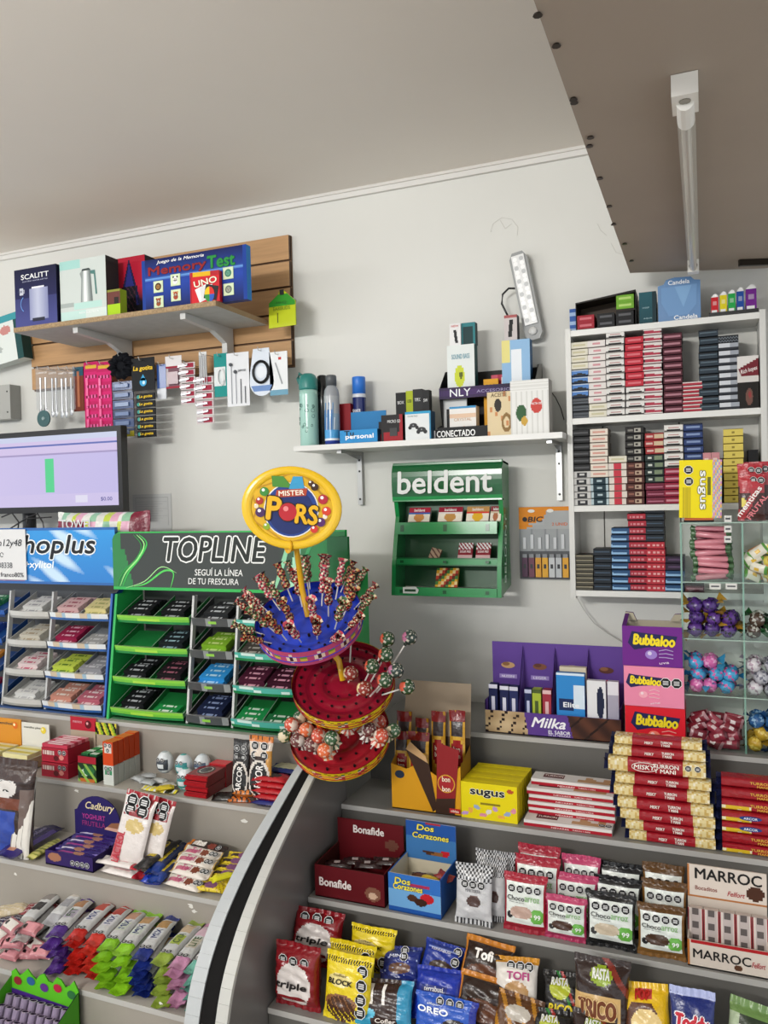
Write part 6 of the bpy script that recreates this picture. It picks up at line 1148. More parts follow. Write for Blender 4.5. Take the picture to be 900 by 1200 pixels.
# ---- row of yellow sweets cartons one behind the other
c, z, w, h = rect(540, 920, 606, 961, Y1_); h = atY(573, 919, Y1_).z-zt1
def f_sg2(u, v):
    for k in range(9):
        cu, cv = .07+k*.108, .13+.1*(k % 3); a = .6+k*.9; du, dv = (u-cu)*1.1, v-cv; x_ = du*math.cos(a)+dv*math.sin(a); y_ = -du*math.sin(a)+dv*math.cos(a)
        if (x_/.075)**2+(y_/.05)**2 < 1: return ['b890c8', 'e8a84c', '98a8c8', 'd88aa0', 'ded8cc'][k % 5]
    if .42 < v < .48 and .35 < u < .7: return '8a7a1a'
    if ((u-.88)**2+(v-.85)**2) < .003: return 'b8502c'
    return 'e6d312'
for i in range(7):
    t = thing('sweets_carton', 'yellow sweets carton, '+(['frontmost with lettering and sweets picture', 'second from front', 'third from front', 'fourth from front', 'third from back', 'second from back', 'rearmost'][i])+' of the counter row', 'box', (c+i*.0012, Y1_+i*.0235, zt1), (0, 0, 0), 'row of yellow sweets cartons')
    if i == 0: carton(t, w, .0225, h, 'd8c410', f_sg2, 30, 20, top='e2cf14'); text(t, 'sugus', w*.6, h*.2, '16160f', -.02*w, h*.72, -.0012, bold=.06, outline='f6f4e8', ow=.05)
    else: carton(t, w, .0225, h-.001*(i % 2), 'd0bc10', None, top=['e2cf14', 'd6c212'][i % 2], side='c0ac10')
# ---- white and red flat bars
def f_wr(u, v): return 'a81c2c' if v < .42 else 'ddd8d4'
for i, (dy, dx) in enumerate(((0, 0), (.045, .004), (.043, .003), (.046, .005), (.05, -.001), (.075, .006))):
    if i == 3: pass
    c, z, w, h = rect(614, 960, 717, 975, Y1_); t = thing('nougat_bar', 'white-topped red nougat bar, %s of the flat stack' % ordn(i, 6), 'chocolate bar', (c+dx, Y1_+.0+dy, zt1+i*.0172+(.0 if i < 1 else 0)), (0, 0, -.015*(i % 2)), 'stack of white and red bars')
    m = MB(); m.box(-w/2, 0, 0, w/2, .058, .0165, 'c8c2be', skip='ft'); m.face(w, .0165, 0, f_wr, 1, 6); n_q = len(m.v)
    m.grid(lambda u, v: ((u-.5)*w, .058*v, .0165), 24, 6, lambda u, v: '5c1c20' if .12 < u < .38 and .35 < v < .85 else ('b89068' if .55 < u < .92 and .2 < v < .7+.2*math.sin(u*30) else 'dcd8d4')); m.build('wrapper', 'card', t)
    for q in (-.05, .1): text(t, 'TURRON Y MANI' if q > 0 else 'NEVARES', w*.2, .0035, 'f0dcd8', q*w*1.6, .0035, -.001)
    if i in (0, 4, 5): o_ = text(t, 'TURRON', w*.22, .012, 'f0e0d8', 0, 0, 0, bold=.03); o_.location = (-.25*w, .034, .0172); o_.rotation_euler = (-PI/2, 0, 0)
    if i == 0: o_ = octos(MB(), [(.38*w, 0), (.455*w, 0)], .0085, 0).build('warning_seal', 'print', t); o_.location = (0, .02, .0175); o_.rotation_euler = (-PI/2, 0, 0)
# ---- red peanut nougat stacks
def f_ms(u, v):
    if u < .2 or u > .78: 
        q = (int(u*60)*7+int(v*8)*5) % 9; return 'dccb94' if q < 5 else ('c8a860' if q < 8 else 'e8e0c8')
    return '9c1624'
def redbar(x0, x1, Y, zz, hh, lab, grp, d=.05, kind=0, rz=0, rx=0):
    c, z, w, h = rect(x0, 950, x1, 960, Y); t = thing('nougat_bar', lab, 'chocolate bar', (c, Y, zz), (rx, 0, rz), grp); m = MB()
    m.grid(lambda u, v: ((u-.5)*w, d*(.5-.5*math.cos(v*2*PI))**.6*(1 if v < 2 else 1) if False else (d/2-d/2*math.copysign(abs(math.cos(v*2*PI))**.45, math.cos(v*2*PI))), hh/2-hh/2*math.copysign(abs(math.sin(v*2*PI))**.45, math.sin(v*2*PI)) if True else 0), 44, 20, (lambda u, v: f_ms(u, v*3)) if kind == 0 else (lambda u, v: (('d8b428' if (int(u*22)+int(v*20)*3) % 7 else 'e6dcb8') if u < .34 and .0 < v < .5 else '9c1624') if kind == 1 else '961420'), flip=True)
    for s in (-1, 1): m.quad([(s*w/2, d*.15, hh*.15), (s*(w/2+.012), d*.1, hh*.1), (s*(w/2+.012), d*.9, hh*.9), (s*w/2, d*.85, hh*.85)], '1c2040'); m.quad([(s*w/2, d*.85, hh*.15), (s*(w/2+.012), d*.9, hh*.1), (s*(w/2+.012), d*.1, hh*.9), (s*w/2, d*.15, hh*.85)], '1c2040')
    m.build('wrapper', 'foil', t, smooth=False); return t, w
zz = zt1
HH = [.031, .030, .033, .032, .033, .030, .046, .03, .028]; DX = [(737, 838), (733, 837), (727, 838), (724, 836), (720, 832), (722, 834), (714, 828), (720, 828), (722, 824)]
zz = zt1
for i in range(9):
    hh = HH[i]*.83; Yb_ = 2.092+(0 if i < 4 else .012*(i-3)); t, w = redbar(*DX[i], Yb_, zz, hh, '%s peanut nougat bar with cream ends, %s of its stack' % (['red', 'dark red'][i % 2], ordn(i, 9)), 'stack of red peanut nougat bars', rz=rp.uniform(-.03, .03)*(i > 3))
    big = i == 6; text(t, 'MISKY', w*(.22 if big else .1), hh*(.3 if big else .28), 'f0e8e0', -w*(.12 if big else .1), hh*.5, -.0015, bold=.04, shear=.15); text(t, 'TURRON', w*(.26 if big else .13), hh*.26, 'f0e8e0', w*.1, hh*.66, -.0015, bold=.04); text(t, 'Y MANI', w*(.22 if big else .1), hh*.26, 'f0e8e0', w*.09, hh*.34, -.0015, bold=.04)
    if big: MB().tube([(-w*.12+.132*w*math.cos(k_*PI/10), -.0012, hh*.5+.3*hh*math.sin(k_*PI/10)) for k_ in range(21)], .0009, 'f0e8e0', 4).build('oval_print', 'print', t); octos(MB(), [(.325*w, hh*.68), (.42*w, hh*.68)], hh*.19, -.0012).build('warning_seal', 'print', t)
    zz += hh+.0006
zz = zt1
for i in range(7):
    hh = [.024, .025, .026, .025, .026, .025, .024][i]; t, w = redbar(846, 950, 2.094+.008*(i > 3)*(i-3), zz, hh, '%s nougat bar, %s of the rightmost stack' % (['red and yellow', 'plain red'][i in (1, 5, 6)], ordn(i, 7)), 'stack of red and yellow nougat bars', kind=1 if i not in (1, 5, 6) else 2)
    if i in (1, 5, 6):
        for ch in t.children: pass
    if i in (2, 3): MB().disc(-.17*w, hh*.55, w*.13, -.0012, '1c3c80', 16, .22).build('oval_print', 'print', t); text(t, 'ARCOR', w*.16, hh*.22, 'f0f0f4', -.17*w, hh*.55, -.002, bold=.03)
    else: text(t, 'TURRON', w*.24, hh*.26, 'e0b040', -.05*w, hh*.62, -.0015, bold=.03); text(t, 'MANI', w*.12, hh*.22, 'e0b040', -.03*w, hh*.3, -.0015, bold=.03)
    zz += hh+.0006
# ---- third tier
Y2_ = 1.872; zt2 = Z2+.0005
c, z, w, h = rect(368, 1012, 451, 1043, Y2_); h = (atY(410, 1012, Y2_).z-zt2)*.84; bh = atY(430, 962, Y2_+.15).z-zt2
t = thing('chocolate_display_box', 'dark maroon counter box with white lettering on front and raised flap', 'display box', (c, Y2_, zt2)); w = .2
opentray(t, w, .15, h, bh, '5c1018', '3a1a16', lambda u, v: ('7a5040' if E_(.84, .35, .11, .22)(u, v) else '5c1018') if not E_(.84, .3, .06, .1)(u, v) else 'c8a890', 30, 14, backin='601018', side='4a0e14', fnb=lambda u, v: '6a4034' if E_(.82, .62, .1, .09)(u, v) else '601018')
text(t, 'Bonafide', w*.46, h*.25, 'e6dcd8', -.2*w, h*.5, -.0012, bold=.05); text(t, 'Bonafide', w*.46, h*.24, 'e6dcd8', -.02*w, bh*.84, .145, bold=.05)
for i in range(4):
    q = thing('chocolate_bar', 'dark wrapped chocolate in the maroon box, %s' % ['front left', 'rear left', 'middle', 'right, with pale label'][i], 'chocolate bar', (c-.055+.045*i, Y2_+.045+.02*(i % 2), zt2+h*.72+.006*i), (-1.35, 0, .25), 'chocolates in the maroon box'); pouch(q, .075, .032, .014, '241416', lambda u, v: 'a89a98' if .35 < u < .6 and .3 < v < .7 else '2a1618', axis='x', nu=14, nv=6, seed=i)
c, z, w, h = rect(452, 1022, 520, 1078, 1.868); t = thing('chocolate_display_box', 'blue and yellow lettered counter box with heart and chocolate picture', 'display box', (c, 1.868, zt2), (0, 0, -.03)); h = .098; w = .142; bh = .185
f_dc = pal((E_(.62, .34, .12, .1), '3a2018'), (E_(.46, .42, .1, .09), '4a2c1c'), (E_(.74, .46, .13, .13), 'b81c28'), (E_(.55, .36, .09, .05), 'd8c8a0'), (R(.4, .8, .72, .8), 'a02c50'), (lambda u, v: v < .12, '1c4f9c'), (lambda u, v: v > .6, '2f6ab8'), (True, '6aa0d0'))
f_db = pal((E_(.45, .22, .12, .05), '4a2c1c'), (E_(.62, .2, .12, .06), '8a5a30'), (E_(.78, .24, .1, .08), 'b81c28'), (lambda u, v: v > .94 and .4 < u < .7, 'a02438'), (lambda u, v: v > .6, '1f4f98'), (True, '3a70a8'))
opentray(t, w, .13, h, bh, '1f5aa8', 'c8bfa8', f_dc, 30, 22, hs=h, side='1c4f98', backin='c8bfa8'); MB().face(w, bh-h*.85, .1255, f_db, 30, 20, 0, h*.85).build('flap', 'card', t)
for txt, ww, cx, cz, y in (('Dos', .3, -.22, .83, -.0012), ('Corazones', .56, -.12, .68, -.0012), ('Dos', .34, -.1, 1.74, .124), ('Corazones', .72, .0, 1.52, .124)): text(t, txt, w*ww, h*.15, 'e8d84c', w*cx, h*cz, y, bold=.05, shear=.1, outline='1c3a4a', ow=.05)
for i in range(4):
    q = thing('chocolate_bar', '%s foil chocolate lying inside the blue box, %s' % (['golden', 'brown', 'yellow', 'red'][i], ['left', 'rear', 'centre', 'right'][i]), 'chocolate bar', (c-.03+.028*i, 1.9+.02*(i % 2), zt2+.055+.006*i), (-1.3, .1, .5-.3*i), 'chocolates in the blue box'); pouch(q, .05, .03, .016, ['a8842c', '5a3420', 'd0b030', '8a2c28'][i], None, axis='x', nu=10, nv=6, seed=i+5)
# pouch helper placed from the photo
def bag(name, label, cat, x0, y0, x1, y1, Y, base, fn, t_=.022, lean=-.14, zb=None, group=None, texts=(), seals=(), seed=1, rz=0, ry=0, sr=.1, mat='foil', **k):
    c, z, w, h = rect(x0, y0, x1, y1, Y); z = z if zb is None else zb
    if zb is not None: h = atY((x0+x1)/2, y0, Y).z-zb
    z_t = lambda Yt: atY((x0+x1)/2, y0, Yt).z
    for _ in range(8): h = (z_t(Y+h*math.sin(-lean))-z)/math.cos(lean)
    t = thing(name, label, cat, (c, Y, z), (lean, ry, rz), group); o_, sf = pouch(t, w*1.03, h, t_, base, fn, seed=seed, **dict(dict(nu=38, nv=50), **k))
    for s in texts:
        s = list(s); kw = s[6] if len(s) > 6 else {}; text(t, s[0], w*s[1], h*s[2], s[3], w*s[4], h*s[5], -.0018, surf=sf, **kw)
    if seals: octos(MB(), [(w*a, h*b) for a, b in seals], w*sr, -.0012, surf=sf).build('warning_seal', 'print', t)
    return t, w, h, sf
# silver packets
f_sv = pal((lambda u, v: (v > .72) and (int(u*20)+int(v*24)) % 2 == 0, '2a2a2c'), (lambda u, v: v > .72, 'c8c8ca'), (E_(.52, .4, .2, .09), '4a3430'), (E_(.52, .46, .14, .05), '6a504a'), (lambda u, v: (v < .1) and int(u*20) % 2, '3a3a3c'), (True, 'c4c4c6'))
for i, (x0, y0, x1, y1, Y, nm) in enumerate(((577, 998, 602, 1060, 1.935, 'silver packet with checked top, rear right beside the red ones'), (556, 996, 590, 1064, 1.955, 'silver packet with checked top, at the very back'), (566, 1006, 592, 1080, 1.905, 'silver packet with checked top, second from the front'), (533, 1012, 576, 1084, 1.872, 'front silver packet with chocolate cake picture and black checked top'))):
    bag('alfajor_packet', nm, 'packet', x0, y0, x1, y1, Y, 'b4b4b6', f_sv, zb=zt2, group='silver packets', seed=i, texts=[('MINI TORTA', .4, .05, '66666a', 0, .58)] if i == 3 else (), seals=[(-.22, .68), (0, .68), (.22, .68)] if i == 3 else ())
# four colours of rice-cake packets, three deep each
def f_ch(edge, e2, pic):
    return pal((lambda u, v: v > .86, e2), (lambda u, v: v < .17, edge), (lambda u, v: u < .06 or u > .94, edge), (E_(.42, .36, .26, .11), pic), (E_(.42, .33, .27, .07), mix(pic, 'ffffff', .4)), (E_(.8, .32, .16, .13), '6ab04a'), (E_(.14, .3, .07, .06), '2a2a2c'), (True, 'dde2dc'))
for g, (nm, edge, e2, pic, spots_) in enumerate((('red', '98182c', 'a02034', 'b89a8c', ((606, 990, 655, 1.975), (602, 1003, 655, 1.935), (590, 1024, 640, 1.878))), ('pink', 'a83058', 'b8446a', '4a3228', ((658, 1002, 703, 1.975), (650, 1024, 700, 1.935), (639, 1050, 688, 1.878))), ('black', '141416', '1a1a1c', 'c8b8a0', ((702, 1011, 752, 1.98), (697, 1028, 752, 1.94), (687, 1046, 745, 1.878))), ('gold and brown', '7a5424', '5a3c1c', '4a3428', ((753, 1012, 802, 1.98), (752, 1032, 805, 1.94), (747, 1060, 803, 1.878))))):
    for i, (x0, y0, x1, Y) in enumerate(spots_):
        tx_ = [('Choco', .4, .08, '26282a', -.2, .6, dict(bold=.02)), ('arroz', .34, .08, '8ab87a', .18, .6), ('99', .14, .08, 'f0f4ec', .3, .32, dict(bold=.04)), ('alfajor de arroz', .36, .025, '4a4c4e', -.18, .53)]
        bag('rice_cake_packet', '%s edged white packet with green circle, %s of its three' % (nm, ['rearmost', 'middle', 'front'][i]), 'packet', x0, y0, x1, y0+72, Y, edge, f_ch(edge, e2, pic), zb=zt2, group='%s rice cake packets' % nm, seed=g*3+i, texts=tx_, seals=[(-.3, .76), (-.1, .76), (.1, .76), (.3, .76)], sr=.085, t_=.024)
        if nm == 'pink': pass
# white box with biscuit lettering
c, z, w, h = rect(806, 1108, 903, 1141, 1.87); h = atY(850, 1107, 1.87).z-zt2; t = thing('chocolate_display_box', 'cream counter box with black capital lettering on flap and front, holding striped bars', 'display box', (c, 1.868, zt2)); bh = atY(850, 1018, 1.96).z-zt2
f_mr = pal((lambda u, v: u > .04 and v > .86, 'a82024'), (lambda u, v: u < .03, 'b06a30'), (E_(.62, .22, .05, .12), '5a3a28'), (True, 'd2c6ba'))
opentray(t, w, .095, h, bh, 'cdbfb2', 'cfc2b6', f_mr, 40, 14, hs=h, side='b8aa9c', backin='cfc2b6'); MB().face(w, bh*.4, .0915, pal((lambda u, v: v < .05 or u < .03, 'b07040'), (E_(.86, .35, .11, .22), '4a2c20'), (E_(.86, .38, .1, .1), 'c8b090'), (True, 'd6cabf')), 40, 18, 0, bh*.6).build('flap', 'card', t)
text(t, 'MARROC', w*.7, h*.33, '1c1a1a', -.08*w, h*.52, -.0012, bold=.03); text(t, 'MARROC', w*.84, bh*.13, '1c1a1a', .02*w, bh*.9, .0905, bold=.04); text(t, 'Bocaditos', w*.28, bh*.05, '8a4a40', -.26*w, bh*.72, .0905); text(t, 'Felfort', w*.22, bh*.06, 'a8202c', .12*w, bh*.7, .0905, shear=.3, bold=.02); text(t, 'Felfort', w*.16, h*.2, 'a8303c', .36*w, h*.45, -.0012, shear=.3)
for i in range(5):
    q = thing('chocolate_bar', 'cream bar with red stripes and grey print in the cream box, %s' % ['leftmost', 'second', 'middle', 'fourth', 'rightmost'][i], 'chocolate bar', (c-w*.4+i*w*.2, 1.9, zt2+.01), (-.2, 0, 0), 'striped bars in the cream box'); m = MB(); hb_ = bh*.52; wb = w*.19
    m.box(-wb/2, 0, 0, wb/2, .022, hb_, 'c8bab2', skip='f'); m.face(wb, hb_, 0, lambda u, v: ('8e2430' if u < .1 or u > .92 else ('cfc4bc' if u < .18 or u > .84 else ('5a5250' if (int(v*7) % 2 == 0 and .28 < u < .75) else 'b4a8a4'))) , 14, 14); m.build('wrapper', 'card', q)
# ---- lowest tier in view
Y3_ = 1.652; zt3 = Z3+.0005
f_tr = pal((lambda u, v: v > .86, '6e1018'), (E_(.5, .42, .42, .36), 'd8d0cc'), (R(.15, .75, .2, .28), '8e1620'), (True, '84121c'))
f_t2 = pal((lambda u, v: ((u-.5)/.42)**2+((v-.42)/.36)**2 < .92 and not (.12 < u < .8 and .19 < v < .27), 'd8d0cc'), (True, '84121c'))
bag('alfajor_packet', 'dark red packet with white oval and black lettering, rear, leaning back', 'packet', 340, 1064, 396, 1135, 1.77, '74101a', f_t2, zb=zt3+.04, lean=-.35, t_=.05, seed=31, group='dark red triple packets', texts=[('triple', .66, .13, '1a1416', -.04, .46, dict(bold=.06, shear=.08)), ('CHOCOLATE', .45, .04, 'f0e0dc', -.03, .24)], seals=[(-.25, .84), (0, .85), (.25, .84)], sr=.09, p=8)
bag('alfajor_packet', 'dark red packet with white oval and black lettering, standing in front', 'packet', 324, 1105, 374, 1185, Y3_+.012, '74101a', f_t2, zb=zt3, lean=-.06, t_=.055, seed=32, group='dark red triple packets', texts=[('triple', .7, .13, '1a1416', -.04, .42, dict(bold=.06, shear=.08)), ('CHOCOLATE', .5, .035, '7a1018', -.03, .235)], seals=[(-.25, .8), (0, .8), (.25, .8)], sr=.09, p=8)
f_bk = pal((lambda u, v: .86 < v < .93 and (u*18+v*9) % 1 < .45, '1c1a18'), (lambda u, v: v < .42 and ((u-.42)/.34)**2+((v-.2)/.2)**2 < 1 and (int(u*40)+int(v*30)) % 5, '4a2c1c'), (E_(.4, .3, .36, .12), '8a5c34'), (E_(.36, .62, .26, .1), 'e8d890'), (True, 'e0c81c'))
for i, (x0, y0, x1, y1, Y, zb) in enumerate(((409, 1085, 461, 1150, 1.78, zt3+.05), (383, 1103, 436, 1170, 1.715, zt3+.01), (378, 1116, 432, 1200, 1.655, zt3))):
    bag('alfajor_packet', 'yellow packet with chocolate picture and dark stripes, %s' % ['rear right, leaning back', 'middle of the three', 'frontmost of the three'][i], 'packet', x0, y0, x1, y1, Y, 'd6bc18', f_bk, zb=zb, lean=-.22, t_=.034, seed=40+i, group='yellow block packets', texts=[('BLOCK', .52, .075, '1c1814', -.12 if i else 0, .6, dict(bold=.07, shear=.15)), ('cofler', .3, .04, '5a4a1a', -.12, .7)], seals=[(.33, .8), (.33, .6), (.33, .4), (.33, .22)] if i else [(.3, .3)], sr=.11)
f_bl = pal((lambda u, v: (int(u*24)*7+int(v*28)*3) % 41 == 0, 'b8c8f0'), (E_(.5, .4, .3, .14), '6a4a3c'), (R(.35, .6, .42, .46), 'e8e8f0'), (R(.2, .55, .66, .86), '24306a'), (True, '1c2c7c'))
f_b2_ = pal((E_(.55, .42, .32, .16), '3a2820'), (R(.3, .8, .44, .5), 'eceaf0'), (R(.1, .9, .8, .84), '8a9ad8'), (True, '1c3490'))
bag('alfajor_packet', 'dark blue packet with cake picture and white specks, left of two', 'packet', 446, 1108, 490, 1162, 1.74, '18246c', f_bl, zb=zt3+.055, lean=-.8, t_=.036, ry=-0.10, seed=50, texts=[('MINI', .35, .08, 'e0e4f4', -.1, .7)], seals=[(.1, .85), (.1, .68)], rz=.1)
bag('alfajor_packet', 'dark blue packet with white cream picture, right of two, near the riser', 'packet', 486, 1102, 532, 1150, 1.76, '18246c', f_b2_, zb=zt3+.055, lean=-.75, t_=.036  , ry=0.12, seed=51, texts=[('TERRABUSI', .5, .06, 'e8e8f4', -.05, .78)], seals=[(.35, .85), (.35, .62)])
bag('alfajor_packet', 'bright blue glossy packet lying below the two dark blue ones', 'packet', 480, 1132, 536, 1178, 1.69, '1a30a0', pal((R(.15, .75, .5, .62), '1c2c7c'), (True, '1c34a4')), zb=zt3+.025, lean=-.75, t_=.036, ry=-0.06, seed=52, texts=[('terrabusi', .4, .09, 'f0f0f6', -.05, .55, dict(bold=.03))])
bag('alfajor_packet', 'small blue packet with specks under the pair, at the left', 'packet', 436, 1140, 486, 1180, 1.70, '18246c', f_bl, zb=zt3+.02, lean=-.75, t_=.036  , ry=0.05, seed=53)
f_cf = pal((lambda u, v: abs(v-.62+.0*u) < .28 and ((.12 < u < .2) or (.3 < u < .36) or (.52 < u < .58)) and v > .5, 'ece8e4'), (lambda u, v: u > .78, '2a8ab0'), (lambda u, v: v < .3 and u < .35, '2f9ac0'), (E_(.3, .32, .12, .1), '5ab8d8'), (True, '33201c'))
bag('alfajor_packet', 'brown and turquoise packet with white stripes, beside the yellow ones', 'packet', 412, 1146, 482, 1215, 1.655, '2a86aa', f_cf, zb=zt3, lean=-.5, t_=.036, ry=-0.12, seed=54, texts=[('Cofler', .34, .09, 'f0e8e0', .1, .2, dict(bold=.04, shear=.2))])
f_or2 = pal((E_(.68, .38, .24, .2), '241a1a'), (R(.5, .85, .36, .41), 'eceaf0'), (lambda u, v: u > .9, '1a2a90'), (True, '1c50b4'))
bag('alfajor_packet', 'bright blue packet with white lettering and dark biscuit picture, at the bottom', 'packet', 484, 1166, 556, 1222, 1.655, '1c44a8', pal((E_(.68, .38, .24, .2), '241a1a'), (lambda u, v: u > .9, '1a2a90'), (True, '1c50b4')), zb=zt3, lean=-.35, seed=55, texts=[('OREO', .5, .12, 'f0f4fa', -.2, .68, dict(bold=.08)), ('alfajor', .2, .05, 'e0e8f4', -.2, .8)], seals=[(-.1, .88), (.06, .88), (.22, .88)], sr=.06)
f_tf = pal((lambda u, v: v > .9 or u < .05, 'c07820'), (E_(.5, .4, .4, .18), '5c3420'), (lambda u, v: v < .12, '8a5a20'), (True, '2a1810'))
bag('alfajor_packet', 'dark brown packet with orange edges and white lettering, upper of two', 'packet', 531, 1098, 588, 1162, 1.745, 'a86a1c', f_tf, zb=zt3+.05, lean=-.72, t_=.038  , ry=0.10, seed=56, texts=[('Tofi', .38, .15, 'f4f0ea', -.06, .72, dict(bold=.08))], seals=[(.33, .3)], group='brown tofi packets')
bag('alfajor_packet', 'brown and orange packet below its twin, mostly covered', 'packet', 528, 1140, 590, 1200, 1.69, '8a5618', f_tf, zb=zt3+.015, lean=-.62, t_=.036  , ry=0.08, seed=57, group='brown tofi packets')
f_tw = pal((lambda u, v: v > .88, 'c88a20'), (E_(.55, .38, .3, .2), 'b08858'), (E_(.55, .32, .3, .1), '6a4024'), (lambda u, v: v < .1, 'b88430'), (True, 'dcd6ce'))
bag('alfajor_packet', 'white packet with pink lettering and layered cake picture, upper of two', 'packet', 576, 1120, 628, 1176, 1.72, 'c8c0b4', f_tw, zb=zt3+.05, lean=-.72, t_=.038, ry=-0.10, seed=58, texts=[('TOFI', .5, .12, 'b0407a', .08, .66, dict(bold=.06))], seals=[(-.1, .82), (.12, .82), (.32, .82)], group='white tofi packets')
bag('alfajor_packet', 'glossy brown and orange packet below the layered cake one', 'packet', 570, 1162, 624, 1215, 1.66, '8a5a1c', pal((E_(.5, .7, .3, .12), 'b8b0a4'), (lambda u, v: (u*3+v*2) % 1 < .3, 'b07820'), (True, '5a3618')), zb=zt3, lean=-.62, t_=.036  , ry=0.12, seed=59, group='white tofi packets')
f_rr = pal((E_(.42, .72, .26, .16), 'a8b020'), (lambda u, v: (abs((u-.5)*1.4+v-.9) < .05), 'a02c28'), (lambda u, v: (abs((u-.5)*1.4+v-.75) < .04), '2c7a34'), (lambda u, v: v < .12 and int(u*14) % 2, '5a8a2c'), (True, '1c1a1a'))
for i, (x0, y0, x1, y1, Y, zb) in enumerate(((634, 1138, 684, 1190, 1.715, zt3+.035), (622, 1182, 672, 1232, 1.655, zt3))):
    bag('alfajor_packet', 'black packet with green yellow and red stripes, %s of two' % ['upper', 'lower'][i], 'packet', x0, y0, x1, y1, Y, '1a1818', f_rr, zb=zb, lean=-.62, t_=.036, ry=-0.06, seed=60+i, group='black striped packets', texts=[('RASTA', .4, .12, 'e8e8e0', -.08, .83, dict(bold=.06)), ('RICO', .56, .14, 'd8c020', -.05, .42, dict(bold=.07, shear=.1))])
f_tc = pal((lambda u, v: .28 < v < .62 and u < .88, 'c8a468'), (E_(.5, .82, .2, .1), '8aa020'), (lambda u, v: v < .25, '2a1814'), (lambda u, v: abs((u-.5)*.8+v-1.05) < .05, '7a2c20'), (True, '2c1c18'))
bag('alfajor_packet', 'dark brown packet with cream band and brown lettering, tallest in the bottom row', 'packet', 670, 1121, 736, 1190, 1.705, '241612', f_tc, zb=zt3+.03, lean=-.3, t_=.045, seed=62, texts=[('RASTA', .3, .1, 'e8e8e0', 0, .84, dict(bold=.05)), ('TRICO', .66, .17, '6a3418', -.06, .48, dict(bold=.09, outline='e0c088', ow=.04))])
bag('alfajor_packet', 'dark packet just showing at the bottom below the cream banded one', 'packet', 664, 1184, 716, 1235, 1.65, '2a1a16', f_tc, zb=zt3, lean=-.5, t_=.036  , ry=0.05, seed=63, texts=[('RASTA', .36, .1, 'e8e8e0', 0, .84, dict(bold=.05))])
f_yl = pal((E_(.5, .55, .36, .2), 'dcc080'), (lambda u, v: ((u-.42)/.4)**2+((v-.56)/.28)**2 < 1 and v < .8, '5a3420'), (R(.35, .65, .84, .94), 'b02c24'), (True, 'dfb41a'))
bag('alfajor_packet', 'yellow packet with cream cake picture, left of the blue lettered one', 'packet', 735, 1152, 792, 1215, 1.672, 'd0a818', f_yl, zb=zt3+.005, lean=-.5, t_=.036, ry=-0.12, seed=64, texts=[('POP', .3, .1, 'b82420', -.05, .88, dict(bold=.08))])
bag('alfajor_packet', 'dark blue packet with red and white lettering in the bottom row', 'packet', 784, 1158, 838, 1225, 1.672, '1a2458', pal((lambda u, v: v < .4 and (u*3+v*4) % 1 < .7, '4a2418'), (lambda u, v: v > .92, 'a8b0d8'), (True, '1c2a6c')), zb=zt3+.005, lean=-.3, t_=.03, seed=65, texts=[('Toddy', .72, .17, 'c02838', 0, .68, dict(bold=.08, shear=.15, outline='f0eef4', ow=.05))])
bag('alfajor_packet', 'black and green packet with white lettering at the right end of bottom row', 'packet', 838, 1170, 900, 1235, 1.665, '3a5a34', pal((lambda u, v: v > .85, '6a8a4c'), (lambda u, v: u < .2, 'a8b898'), (E_(.6, .5, .4, .3), '241c1a'), (True, '2f3a2c')), zb=zt3, lean=-.5, t_=.036  , ry=0.10, seed=66, rz=-.15, texts=[('Chocolinas', .7, .13, 'ece8e4', .03, .7, dict(bold=.06, shear=.1))])
# ================================================================ GOODS ON THE LEFT COUNTER
def barL(name, label, cat, P, L, W, T, alpha, base, fn, group=None, texts=(), seals=(), tilt=0, roll=0, seed=1, sr=.3, nu=30, nv=12, mat='foil', z0c=True, crimp=.07, p=4, taper=.05):
    "wrapped bar lying print side up; P = middle of its near/lower long edge, L along its length"
    t = thing(name, label, cat, P, (-PI/2+tilt, roll, alpha), group); o_, sf = pouch(t, L, W, T, base, fn, nu=nu, nv=nv, crimp=crimp, axis='x', seed=seed, mat=mat, p=p, taper=taper)
    for s in texts:
        s = list(s); kw = s[6] if len(s) > 6 else {}; addtext(MB(), s[0], L*s[1], W*s[2], s[3], L*s[4], W*s[5], -T/2-.001, **kw).build('lettering', 'print', t)
    if seals: octos(MB(), [(L*a, W*b) for a, b in seals], W*sr, -T/2-.0008).build('warning_seal', 'print', t)
    return t
zl1, zl2, zl3 = ZL[1]+.0005, ZL[2]+.0005, ZL[3]+.0005
def lay(px, py, Z): return atZ(px, py, Z)
YA = 1.985
# ---- upper tier: mint cartons at the left
for i, (x0, x1, y0, y1, c1, nm, tx_) in enumerate(((-8, 25, 842, 888, 'cf8a2c', 'orange', 'menthol'), (25, 58, 848, 892, 'd8d6ce', 'white', 'mentho plus'))):
    Y = 2.09; c, z, w, h = rect(x0, y0, x1, y1, Y); hb = atY((x0+x1)/2, y0, Y).z-zl1; t = thing('mint_display_box', '%s flapped open counter box of flat yellow mint packs, far left of upper tier' % nm, 'display box', (c, Y-.095, zl1)); w = w*.97
    opentray(t, w, .1, .04, hb, c1, 'b8a888', None, hs=.04, side='a89878', backin=c1); text(t, tx_, w*.6, .009, '4a4c44', -.1*w, hb*.88, .0955, bold=.02, shear=.1)
    m = MB(); m.disc(.3*w, hb*.84, .012, .0958, 'e0c83c' if i else 'd86a1c', 16); m.disc(.3*w-.004, hb*.86, .005, .0955, 'f4ecb0', 8); m.build('fruit_print', 'print', t)
    for k in range(5): tag(MB().box(-w*.44, 0, 0, w*.44, .0165, .05, 'd8d09a', top='c9b94c' if k % 2 else 'd8d4b0').build('mint_pack', 'card', None, (c, Y-.09+k*.0172, zl1+.0035)), 'yellow mint pack in the %s box, %s from the front' % (nm, ROW[k]), 'mints', 'mint packs in the %s box' % nm)
